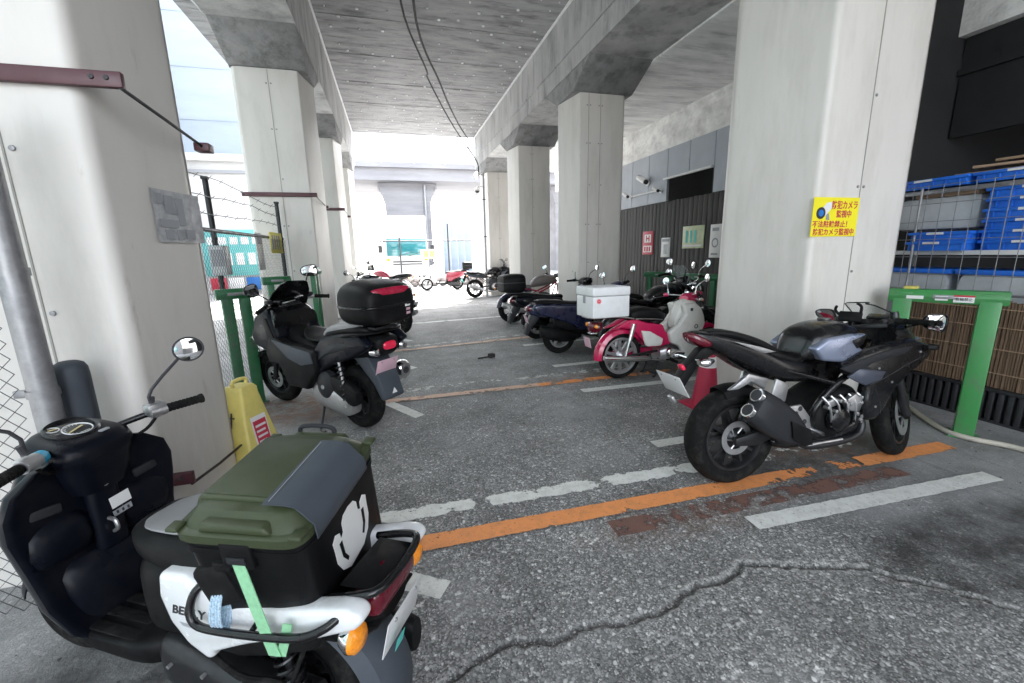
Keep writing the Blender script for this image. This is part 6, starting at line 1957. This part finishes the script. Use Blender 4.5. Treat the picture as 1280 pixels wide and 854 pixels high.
    for s in (-1, 1): b.lathe([(.026, .94), (.026, .985), (.012, .99), (.001, .99)], (1.085, s * .095, 0), 'z', 18)
    b.build('handlebar', 'dark_metal', r)
    for s in (-1, 1):
        g = grip_set(r, ST, (1.02, s * .215, .965), (.965, s * .335, .95), 'black_matt', 'black_gloss')
        b = MB(ST); b.lathe([(.022, .985), (.024, 1.02), (.02, 1.035), (.001, 1.036)], (1.07, s * .15, 0), 'z', 16); b.build('reservoir', 'dark_metal', g)
    b = MB(ST); b.rbox((.98, .06, 1.03), (.03, .13, .07), (.2, .3, .1), .01); b.tube([(.98, .0, 1.05), (.97, -.01, 1.09), (.95, .005, 1.115)], .009, 8, smooth=3); b.tube([(.98, .12, 1.05), (.97, .135, 1.085), (.95, .12, 1.11)], .009, 8, smooth=3); b.tube([(1.03, .08, .97), (.99, .06, 1.02)], .012, 8); b.build('phone_holder', 'black_matt', r)
    mirror(r, Matrix.Identity(4), (1.22, .14, .955), (1.17, .26, .985), (1.12, .335, 1.0), (-.80, .05, -.42), (.085, .05), 'dark_metal', False)
    mirror(r, Matrix.Identity(4), (1.22, -.14, .955), (1.18, -.26, .99), (1.13, -.345, 1.01), (-.92, .35, .1), (.085, .052), 'black_gloss', False)
    b = MB(); b.tube([(.42, .12, .3), (.36, .24, .06), (.34, .27, .008)], .012, 8, smooth=3); b.tube([(.345, .24, .008), (.34, .3, .008)], .02, 8); b.build('side_stand', 'dark_metal', r)
    b = MB(); b.tube([(.45, -.16, .245), (.72, -.17, .255)], .009, 8); b.build('brake_pedal', 'alu', r)
    return r
sports_bike()

# ---------------------------------------------------------------- red moped with delivery box
def moped():
    r = thing('moped', 'red and ivory moped with spoked wheels parked under a white delivery box', 'moped', (2.50, 4.35, 0), (radians(-1), 0, radians(2)))
    ST = steer_T((.98, .72), 26.5, 12)
    wheel(r, (0, 0, .275), .275, .075, .215, 's10', rim='alu', hub_r=.055, hub_w=.06)
    wheel(r, (1.22, 0, .275), .275, .07, .215, 's10', T=ST, rim='alu', hub_r=.05)
    fork(r, ST, (1.03, .62), (1.20, .275), .06, .016, .022, 'red', 'red')
    b = MB(ST); arc_fender(b, 1.22, .275, .315, .13, radians(-10), radians(170), crown=.03); b.build('front_fender', 'red', r)
    b = MB(); arc_fender(b, 0.0, .275, .335, .15, radians(45), radians(185), n=30, crown=.03); b.build('rear_fender', 'red', r)
    for s in (-1, 1):
        b = MB(); b.prism([(-.18, .60), (.03, .70), (.14, .71), (.30, .655), (.50, .625), (.55, .53), (.60, .49), (.62, .38), (.50, .365), (.34, .36), (.28, .40), (.18, .52), (.08, .60), (-.06, .62)], s * .03, s * .115, 'xz', .03, seg=4); bd = b.build('body_cover', 'red', r, 55)
        b = MB(); b.prism([(.20, .575), (.32, .56), (.50, .46), (.49, .39), (.46, .375), (.29, .38), (.26, .40)], s * .105, s * .135, 'xz', .014, seg=3); b.build('side_cover', 'ivory', bd, 55)
        b = MB(); b.prism([(.74, .85), (.92, .86), (1.00, .80), (1.05, .70), (1.07, .60), (1.02, .50), (1.02, .40), (.95, .20), (.80, .20), (.77, .27), (.72, .35), (.60, .40), (.56, .52), (.60, .56), (.70, .62), (.78, .73)], s * .085, s * .165, 'xz', .035, seg=4); ls = b.build('leg_shield', 'ivory', r, 55)
        b = MB(); b.torus((.93, s * .166, .58), .022, .005, 'y', 20, 6); b.build('round_badge', 'ink_dark', ls)
        b = MB(); b.rbox((.855, s * .166, .785), (.035, .004, .035), (0, .1, 0), .002); b.build('square_badge', 'ink_dark', ls)
    b = MB(); b.body([(.70, .56, .68, .06, 3), (.80, .60, .88, .09, 3), (.98, .55, .88, .10, 3), (1.06, .50, .74, .06, 3)]); b.build('head_tube_cover', 'ivory', r)
    b = MB(); b.body([(.30, .39, .50, .06, 3), (.55, .36, .48, .06, 3), (.76, .4, .55, .06, 3)]); b.build('spine', 'red', r)
    # engine, chain case, exhaust
    b = MB(); b.body([(.50, .17, .33, .09, 3), (.58, .15, .36, .12, 3), (.70, .17, .34, .12, 3), (.78, .2, .31, .09, 3), (.92, .22, .30, .06, 3)]); en = b.build('engine_block', 'alu', r)
    b = MB(); b.lathe([(.001, -.155), (.045, -.152), (.062, -.14), (.066, -.1)], (.62, 0, .27), 'y', 26); b.lathe([(.001, -.15), (.03, -.148), (.04, -.11)], (.72, 0, .25), 'y', 22); b.build('clutch_cover', 'chrome', en)
    b = MB()
    for k in range(7): b.lathe([(.06 - .004 * abs(k - 3), 0), (.06 - .004 * abs(k - 3), .004)], (.80 + k * .016, 0, .26), 'x', 16)
    b.build('cooling_fin', 'dark_metal', en)
    b = MB(); b.tube([(.90, -.05, .20), (.80, -.12, .15), (.5, -.15, .20), (.3, -.155, .235)], .014, 10, smooth=4); b.tube([(.32, -.155, .235), (.26, -.158, .245), (-.22, -.165, .29), (-.30, -.165, .305)], [.02, .034, .036, .026], 16); b.build('exhaust', 'chrome', r)
    b = MB(); b.prism([(-.06, .315), (.50, .33), (.50, .24), (-.06, .235)], .06, .09, 'xz', .02); b.build('chain_case', 'red', r)
    for s in (-1, 1):
        spring = MB(); spring.tube([(.0, s * .125, .285), (.10, s * .125, .66)], [.016, .024], 14); spring.tube([(.05, s * .125, .47), (.10, s * .125, .66)], .026, 14); spring.build('shock_absorber', 'chrome' if s < 0 else 'alu', r)
        b = MB(); b.tube([(-.03, s * .09, .275), (.45, s * .09, .31)], .014, 10); b.build('swing_arm', 'dark_metal', r)
    b = MB(); b.tube([(.62, -.22, .19), (.62, .22, .19)], .011, 10); b.tube([(.62, -.24, .19), (.62, -.15, .19)], .017, 12); b.tube([(.62, .15, .19), (.62, .24, .19)], .017, 12); b.tube([(.5, -.2, .22), (.72, -.2, .22)], .009, 8); b.build('foot_peg', 'rubber', r)
    b = MB(); b.tube([(.46, .10, .22), (.42, .12, .03), (.38, .13, .01)], .012, 8, smooth=3); b.tube([(.46, -.10, .22), (.42, -.12, .03), (.38, -.13, .01)], .012, 8, smooth=3); b.tube([(.42, .12, .04), (.42, -.12, .04)], .01, 8); b.build('centre_stand', 'dark_metal', r)
    # seat, rack, tail
    b = MB(); b.body([(.06, .70, .77, .08, 3), (.10, .68, .82, .115, 3), (.25, .68, .845, .125, 3), (.42, .66, .815, .115, 3), (.54, .65, .77, .08, 3), (.57, .67, .74, .05, 3)]); st = b.build('seat', 'vinyl', r)
    b = MB(); b.tube([(.12, .12, .715), (.3, .128, .705), (.5, .10, .685)], .008, 8, smooth=3); b.tube([(.12, -.12, .715), (.3, -.128, .705), (.5, -.10, .685)], .008, 8, smooth=3); b.build('seat_trim', 'chrome', st)
    b = MB()
    for s in (-1, 1): b.tube([(.10, s * .12, .72), (-.1, s * .13, .755), (-.42, s * .12, .76), (-.45, 0, .76)], .010, 10, smooth=4)
    for x in (-.05, -.2, -.35): b.tube([(x, -.125, .757), (x, .125, .757)], .008, 8)
    b.build('rear_rack', 'chrome', r)
    b = MB(); b.body([(-.40, .60, .68, .04, 3), (-.385, .585, .70, .06, 3), (-.33, .58, .70, .06, 3), (-.26, .60, .69, .04, 3)]); tl = b.build('tail_lamp', 'lens_red', r)
    b = MB(); b.rbox((-.36, 0, .57), (.08, .09, .02), bev=.005); b.build('lamp_bracket', 'chrome', tl)
    winker(r, (-.36, .11, .66), -1, (-.3, .04, .64), .026); winker(r, (-.36, -.11, .66), -1, (-.3, -.04, .64), .026)
    number_plate(r, (-.425, 0, .47), (0, radians(-12), 0), (.15, .12), 'plate_pink')
    # handlebar
    b = MB(ST); b.body([(.86, .88, .93, .07, 3), (.92, .86, .97, .085, 3), (1.0, .86, .97, .085, 3), (1.06, .88, .94, .06, 3)]); hb = b.build('handlebar_cowl', 'red', r)
    b = MB(ST); b.lathe([(.05, 0), (.066, .03), (.066, .05), (.04, .065), (.001, .07)], (1.02, 0, .91), 'x', 24); b.build('headlight', 'chrome', hb)
    b = MB(ST); b.lathe([(.038, .966), (.036, .985), (.001, .986)], (.93, 0, 0), 'z', 22); b.build('meter', 'chrome', hb)
    b = MB(ST); b.tube([(.70, .33, .945), (.82, .25, .96), (.92, .08, .94), (.92, -.08, .94), (.82, -.25, .96), (.70, -.33, .945)], .011, 10, smooth=4); b.build('handlebar', 'chrome', hb)
    grip_set(r, ST, (.80, .26, .957), (.70, .34, .945), 'red', 'chrome'); grip_set(r, ST, (.80, -.26, .957), (.70, -.34, .945), 'red', 'chrome')
    mirror(r, ST, (.83, -.2, .97), (.84, -.22, 1.05), (.90, -.30, 1.13), (-.9, .35, .1), (.045, .045), 'chrome')
    mirror(r, ST, (.83, .2, .97), (.84, .22, 1.05), (.90, .30, 1.13), (-.95, -.25, .1), (.045, .045), 'chrome')
    winker(r, (1.0, .14, .89), 1, (.97, .08, .9), .028); winker(r, (1.0, -.14, .89), 1, (.97, -.08, .9), .028)
    return r
moped()
t = thing('delivery_box', 'white lidded delivery box with a small round red mark on the moped rack', 'box', (2.25, 4.33, .768), (radians(-1), 0, radians(2)))
b = MB(); b.box(-.225, .225, -.20, .20, 0, .235, .014, seg=3); bx = b.build('box_body', 'white_box', t)
b = MB(); b.box(-.231, .231, -.206, .206, .238, .335, .016, seg=3); b.build('lid', 'white_box', t)
b = MB(); b.box(-.222, .222, -.197, .197, .233, .24); b.build('lid_gap', 'ink_grey', t)
b = MB(); b.rbox((-.228, .0, .2), (.012, .05, .09), bev=.004); b.build('latch', 'ink_grey', t)
b = MB(); b.lathe([(.001, -.2025), (.026, -.2025), (.026, -.200)], (-.155, 0, .185), 'y', 24); b.torus((-.155, -.2028, .185), .019, .0016, 'y', 22, 6, 1); b.rbox((-.155, -.203, .185), (.022, .001, .004), mi=1); b.build('round_mark', ['lens_bright', 'sign_white'], bx)
# ---------------------------------------------------------------- further vehicles: one builder for city scooters, one for naked motorcycles
def city_scooter(label, loc, rz, lean=2, body='navy_paint', side=None, shield=None, plate='plate_pink', wr=.23, case=False, flat=True, steer=8, seatm='vinyl', name='scooter', muffler='black_matt', screen=False):
    r = thing(name, label, 'scooter', loc, (radians(-lean), 0, radians(rz)))
    side, shield = side or body, shield or body
    ST = steer_T((1.0, .78), 26, steer)
    wb = 1.25
    wheel(r, (0, 0, wr), wr, .105, wr - .095, 's5', rim='alu', hub_r=.05)
    wheel(r, (wb, 0, wr), wr, .095, wr - .085, 's5', T=ST, rim='alu', hub_r=.045, disc=(-.06, .09))
    fork(r, ST, (1.04, .70), (1.23, wr), .07, .016, .021, 'dark_metal', 'dark_metal')
    b = MB(ST); arc_fender(b, wb, wr, wr + .045, .15, radians(10), radians(165), crown=.03); b.build('front_fender', body, r)
    b = MB(); b.body([(-.12, .15, .30, .045, 3, .12), (.0, .13, .33, .055, 3, .13), (.25, .15, .36, .055, 3, .13), (.4, .2, .34, .035, 3, .12)]); b.build('engine_case', 'dark_metal', r)
    b = MB(); b.body([(-.34, .30, .44, .05, 2.3, -.17), (-.28, .26, .45, .068, 2.3, -.17), (.0, .20, .38, .068, 2.3, -.17), (.2, .20, .30, .03, 2.3, -.15)]); b.build('muffler', muffler, r)
    b = MB(); b.body([(-.1, .36, .55, .12, 3), (.2, .3, .55, .14, 3), (.45, .28, .5, .14, 3)]); b.build('under_body', 'black_matt', r)
    spring_shock(r, (-.03, .14, .28), (.0, .14, .58), .026)
    for s in (-1, 1):
        b = MB(); b.prism([(-.44, .70), (-.40, .76), (-.1, .75), (.2, .73), (.42, .70), (.46, .50), (.40, .36), (.26, .36), (.12, .46), (-.14, .54), (-.36, .62)], s * .10, s * .19, 'xz', .035, seg=4); b.build('side_cowl', side, r, 55)
    b = MB(); b.body([(-.48, .66, .72, .05, 3), (-.44, .60, .75, .10, 3), (-.3, .56, .75, .13, 3), (-.05, .54, .74, .13, 3)]); tl = b.build('tail_body', body, r)
    b = MB(); b.body([(-.50, .665, .715, .06, 3), (-.48, .65, .73, .09, 3), (-.44, .65, .735, .10, 3)]); b.build('tail_lamp', 'lens_red', tl)
    b = MB(); b.prism([(-.30, .60), (-.42, .62), (-.50, .46), (-.53, .32), (-.50, .30), (-.44, .40), (-.34, .52)], -.075, .075, 'xz', .012); b.build('rear_mudguard', 'grey_plastic', r)
    number_plate(r, (-.50, 0, .54), (0, radians(-20), 0), (.15, .13), plate)
    b = MB(); b.body([(-.38, .73, .78, .10, 3), (-.3, .72, .82, .14, 3), (-.05, .71, .805, .155, 3), (.2, .69, .77, .15, 3), (.42, .68, .765, .10, 3), (.48, .69, .74, .05, 3)]); b.build('seat', seatm, r)
    b = MB(); b.tube([(-.15, .16, .76), (-.42, .14, .80), (-.50, .06, .80), (-.50, -.06, .80), (-.42, -.14, .80), (-.15, -.16, .76)], .012, 8, smooth=4); b.build('grab_rail', 'black_matt', r)
    b = MB(); b.body([(.38, .26, .34, .10, 5), (.5, .24, .33, .17, 5), (.8, .24, .32, .18, 5), (.88, .27, .38, .14, 5)]); b.build('floor_board', 'black_matt', r)
    b = MB(); b.body([(.84, .30, .84, .12, 4), (.88, .30, .92, .19, 4), (.95, .34, .94, .20, 3), (1.03, .46, .92, .15, 3), (1.10, .60, .84, .08, 3)]); b.build('leg_shield', shield, r, 50)
    b = MB(ST); b.body([(.86, .92, 1.0, .08, 3), (.93, .90, 1.03, .11, 3), (1.02, .90, 1.02, .10, 3), (1.08, .93, .99, .05, 3)]); hb = b.build('handlebar_cowl', body, r)
    b = MB(ST); b.lathe([(.05, 0), (.06, .02), (.04, .04), (.001, .045)], (1.05, 0, .965), 'x', 20); b.build('headlight', 'chrome', hb)
    b = MB(ST); b.tube([(.84, .32, .99), (.92, .1, .98), (.92, -.1, .98), (.84, -.32, .99)], .012, 8, smooth=3); b.build('handlebar', 'dark_metal', hb)
    grip_set(r, ST, (.86, .25, .99), (.81, .35, .985)); grip_set(r, ST, (.86, -.25, .99), (.81, -.35, .985))
    for s in (-1, 1): mirror(r, ST, (.88, s * .2, 1.0), (.90, s * .23, 1.09), (.96, s * .32, 1.17), (-.95, -s * .2, .1), (.06, .045), 'ink_dark', False)
    if screen:
        rings = []
        for x, z, hw in ((1.1, 1.0, .17), (1.02, 1.14, .18), (.95, 1.28, .15), (.92, 1.33, .09)):
            ring = [(x - .10 * ((k - 6) / 6) ** 2, -hw + 2 * hw * k / 12, z) for k in range(13)]
            rings.append(ring + [(p[0] - .003, p[1], p[2] - .002) for p in ring[::-1]])
        b = MB(); b.loft(rings); b.build('windscreen', 'screen', r, 60)
    if case:
        b = MB(); b.box(-.52, -.2, -.1, .1, .80, .825, .006); b.build('case_mount', 'dark_metal', r)
        b = MB(); b.body([(-.64, .87, 1.08, .15, 4), (-.62, .84, 1.12, .20, 4), (-.45, .825, 1.14, .215, 4), (-.28, .83, 1.13, .2, 4), (-.25, .86, 1.08, .15, 4)], 36); tc_ = b.build('top_case', 'black_matt', r, 55)
        b = MB(); b.body([(-.645, .985, 1.0, .15, 5), (-.626, .982, 1.004, .207, 4.4), (-.45, .98, 1.005, .222, 4.2), (-.27, .982, 1.004, .205, 4.2)], 36); b.build('case_seam', 'ink_dark', tc_)
    return r

def naked_bike(label, loc, rz, lean=3, tank='black_gloss', frame='dark_metal', seatm='vinyl', tail='black_gloss', rim='black_gloss', plate='plate_white', steer=12, fairing=None, screen=None, classic=False, case=False, hanger=True, spokes='y5', name='naked_motorcycle', round_lamp=True, high=1.0):
    r = thing(name, label, 'motorcycle', loc, (radians(-lean), 0, radians(rz)))
    ST = steer_T((1.08, .86), 25, steer)
    wheel(r, (0, 0, .31), .31, .14, .215, spokes, rim=rim, hub_r=.055, disc=(-.065, .11))
    wheel(r, (1.37, 0, .30), .30, .115, .215, spokes, T=ST, rim=rim, hub_r=.05, disc=(-.065, .15))
    fork(r, ST, (1.06, .92), (1.34, .30), .095, .02, .026, 'dark_metal', 'chrome')
    b = MB(ST); arc_fender(b, 1.37, .30, .33, .13, radians(25), radians(160), crown=.03); b.build('front_fender', 'chrome' if classic else 'black_gloss', r)
    for s in (-1, 1):
        b = MB(); b.tube([(0, s * .10, .31), (.5, s * .12, .38)], .02, 10); b.build('swing_arm', 'dark_metal' if not classic else 'chrome', r)
        b = MB(); b.tube([(1.04, s * .05, .86), (.80, s * .13, .72), (.55, s * .15, .60), (.5, s * .13, .36)], .018, 10, smooth=4); b.tube([(1.05, s * .05, .80), (.98, s * .13, .55), (.86, s * .14, .3), (.55, s * .13, .27)], .016, 10, smooth=4); b.tube([(.58, s * .13, .66), (.2, s * .12, .73), (-.1, s * .09, .78)], .014, 10); b.tube([(.52, s * .13, .42), (.15, s * .12, .70)], .013, 10); b.build('frame_tube', frame, r)
    b = MB(); b.body([(.46, .28, .52, .14, 4), (.55, .22, .62, .17, 4), (.74, .21, .64, .17, 4), (.88, .25, .58, .14, 4), (.94, .34, .5, .10, 4)]); en = b.build('engine_block', 'dark_metal', r)
    b = MB(); b.lathe([(.001, -.21), (.055, -.207), (.08, -.19), (.085, -.15)], (.62, 0, .36), 'y', 24); b.lathe([(.001, .21), (.055, .207), (.08, .19), (.085, .15)], (.62, 0, .36), 'y', 24); b.build('crank_cover', 'alu', en)
    b = MB()
    for k in range(6): b.rbox((.79, 0, .46 + k * .026), (.2, .30 - .01 * k, .008), (0, .35, 0), .002)
    b.build('cooling_fin', 'alu', en)
    b = MB(); b.tube([(.9, -.08, .5), (.99, -.1, .36), (.9, -.13, .2), (.5, -.15, .19), (.2, -.18, .26)], .022, 10, smooth=4); b.tube([(.25, -.18, .25), (.18, -.185, .27), (-.22, -.19, .40), (-.27, -.19, .415)], [.03, .052, .056, .045], 18); b.build('exhaust', 'chrome' if classic else 'alu', r)
    spring_shock(r, (.05, .13, .36), (.12, .12, .68), .028)
    if classic: spring_shock(r, (.05, -.13, .36), (.12, -.12, .68), .028)
    b = MB(); b.body([(.42, .74, .80, .08, 3), (.48, .74, .90, .12, 2.6), (.62, .75, .985, .15, 2.5), (.80, .77, 1.0, .155, 2.5), (.95, .80, .96, .12, 2.5), (1.03, .84, .90, .07, 2.5)], 32); tk = b.build('fuel_tank', tank, r, 60)
    b = MB(); b.lathe([(.035, .985), (.033, 1.005), (.001, 1.006)], (.78, 0, 0), 'z', 20); b.build('fuel_cap', 'chrome', tk)
    b = MB(); b.body([(-.28, .83, .88, .06, 3), (-.2, .80, .89, .12, 3), (.0, .79, .875, .13, 3), (.14, .78, .85, .135, 3), (.28, .755, .81, .13, 3), (.44, .75, .80, .09, 3)]); b.build('seat', seatm, r)
    b = MB(); b.body([(-.36, .80, .87, .04, 3), (-.28, .74, .85, .085, 3), (-.05, .68, .80, .115, 3), (.25, .64, .76, .125, 3), (.42, .64, .74, .11, 3)]); tl = b.build('tail_cowl', tail, r)
    b = MB(); b.body([(-.375, .79, .84, .03, 3), (-.35, .77, .855, .05, 3), (-.30, .77, .85, .06, 3)]); b.build('tail_lamp', 'lens_red', tl)
    if hanger:
        b = MB(); b.prism([(-.26, .76), (-.34, .75), (-.44, .58), (-.42, .52), (-.38, .54), (-.30, .68)], -.04, .04, 'xz', .008); b.build('plate_hanger', 'black_matt', r)
        number_plate(r, (-.43, 0, .585), (0, radians(-25), 0), (.2, .125), plate)
    else:
        b = MB(); arc_fender(b, 0, .31, .35, .16, radians(70), radians(175), crown=.03); b.build('rear_fender', 'chrome' if classic else tail, r)
    for s in (-1, 1): winker(r, (-.30, s * .16, .74), -1, (-.26, s * .06, .74), .026, 'dark_metal')
    if round_lamp:
        b = MB(ST); b.lathe([(.03, 0), (.085, .05), (.092, .10), (.088, .115), (.06, .125), (.001, .128)], (1.12, 0, .88), 'x', 26); b.build('headlight', 'chrome', r)
    hz_ = .99 * high
    b = MB(ST); b.tube([(.88, .36, hz_ + .02), (.95, .25, hz_ + .05), (1.03, .09, hz_ - .01), (1.03, -.09, hz_ - .01), (.95, -.25, hz_ + .05), (.88, -.36, hz_ + .02)], .012, 10, smooth=4); b.lathe([(.035, 0), (.04, .02), (.001, .021)], (1.07, .05, hz_), 'z', 18); b.lathe([(.035, 0), (.04, .02), (.001, .021)], (1.07, -.05, hz_), 'z', 18); b.rbox((1.06, 0, hz_ - .04), (.07, .22, .05), bev=.01); b.build('handlebar', 'dark_metal' if not classic else 'chrome', r)
    for s in (-1, 1):
        grip_set(r, ST, (.935, s * .26, hz_ + .045), (.87, s * .37, hz_ + .015))
        mirror(r, ST, (.96, s * .2, hz_ + .06), (.96, s * .25, hz_ + .16), (1.0, s * .34, hz_ + .22), (-.95, -s * .2, .1), (.055, .055) if classic else (.075, .048), 'chrome' if classic else 'ink_dark', classic)
    if fairing:
        for s in (-1, 1):
            b = MB(); b.prism([(.72, .80), (1.0, .90), (1.22, .95), (1.34, .86), (1.2, .70), (1.04, .52), (.92, .36), (.80, .40), (.86, .62)], s * .13, s * .21, 'xz', .03, seg=3); b.build('side_fairing', fairing, r, 55)
            b = MB(); b.prism([(.9, .82), (1.2, .90), (1.1, .84), (.95, .70), (.90, .70)], s * .205, s * .218, 'xz', .004); b.build('fairing_flash', 'white_gloss' if fairing != 'black_gloss' else 'slate', r)
        b = MB(); b.body([(1.08, .76, 1.0, .16, 3), (1.22, .74, .99, .16, 3), (1.36, .76, .92, .11, 3), (1.43, .80, .86, .05, 3)]); b.build('nose', fairing, r)
    if screen:
        rings = []
        for x, z, hw in ((1.28, .98, .15), (1.2, 1.08, .16), (1.1, 1.2, .14), (1.06, 1.26, .09)):
            ring = [(x - .10 * ((k - 6) / 6) ** 2, -hw + 2 * hw * k / 12, z) for k in range(13)]
            rings.append(ring + [(p[0] - .003, p[1], p[2] - .002) for p in ring[::-1]])
        b = MB(); b.loft(rings); b.build('windscreen', screen, r, 60)
    if case:
        b = MB(); b.box(-.46, -.1, -.1, .1, .885, .91, .006); b.build('case_mount', 'dark_metal', r)
        b = MB(); b.body([(-.58, .96, 1.18, .15, 5), (-.56, .93, 1.21, .19, 5), (-.35, .92, 1.225, .2, 5), (-.14, .93, 1.21, .19, 5), (-.12, .96, 1.18, .15, 5)], 36); b.build('top_case', 'navy_paint', r, 55)
    b = MB(); b.tube([(.45, .13, .28), (.38, .25, .06), (.36, .28, .008)], .012, 8, smooth=3); b.build('side_stand', 'dark_metal', r)
    return r

city_scooter('navy scooter with pink number plate standing behind the white delivery box', (2.30, 5.78, 0), -2, body='navy_paint', plate='plate_pink', wr=.25, steer=20)
city_scooter('black scooter with square black top case and white number plate', (2.34, 6.9, 0), 4, body='black_gloss', plate='plate_white', wr=.25, case=True, side='navy_plastic')
naked_bike('black motorcycle with clear screen and wide mirrors behind the white delivery box', (2.95, 5.15, 0), 4, tank='black_gloss', steer=-14, high=1.08, screen='clear', hanger=False, round_lamp=False)
naked_bike('black trail motorcycle with bare levers behind the red moped seat', (3.3, 5.55, 0), -4, tank='black_gloss', steer=22, high=1.0, hanger=False, classic=True, seatm='vinyl')
naked_bike('black naked motorcycle with dark red frame and grey brown seat', (2.40, 8.72, 0), 2, tank='brown_seat', frame='tank_red', seatm='brown_seat', tail='navy_paint', steer=18, hanger=False)
naked_bike('dark sports motorcycle with teal plate near the far end', (2.62, 14.2, 0), 8, tank='black_gloss', fairing='black_gloss', tail='slate', plate='teal', steer=10, screen='screen', round_lamp=False)
city_scooter('small red and white scooter with dark top case at the far end', (2.55, 17.9, 0), 178, body='white_gloss', side='tank_red', shield='white_gloss', wr=.26, case=True, plate='plate_white', seatm='grey_plastic')
naked_bike('blue and white sports motorcycle half hidden behind the maxi scooter top case', (.06, 8.3, 0), 131, tank='blue_fairing', fairing='blue_fairing', tail='black_gloss', steer=10, hanger=True, round_lamp=False)
naked_bike('classic motorcycle with deep red tank and chrome rear fender', (.28, 14.6, 0), 150, tank='tank_red', classic=True, hanger=False, spokes='w36', rim='alu', frame='black_gloss', tail='black_gloss', steer=12, high=1.06)
naked_bike('black motorcycle between the blue sports bike and the red tanked classic', (-.05, 11.4, 0), 135, tank='black_gloss', tail='black_gloss', steer=14, hanger=True, high=1.04)
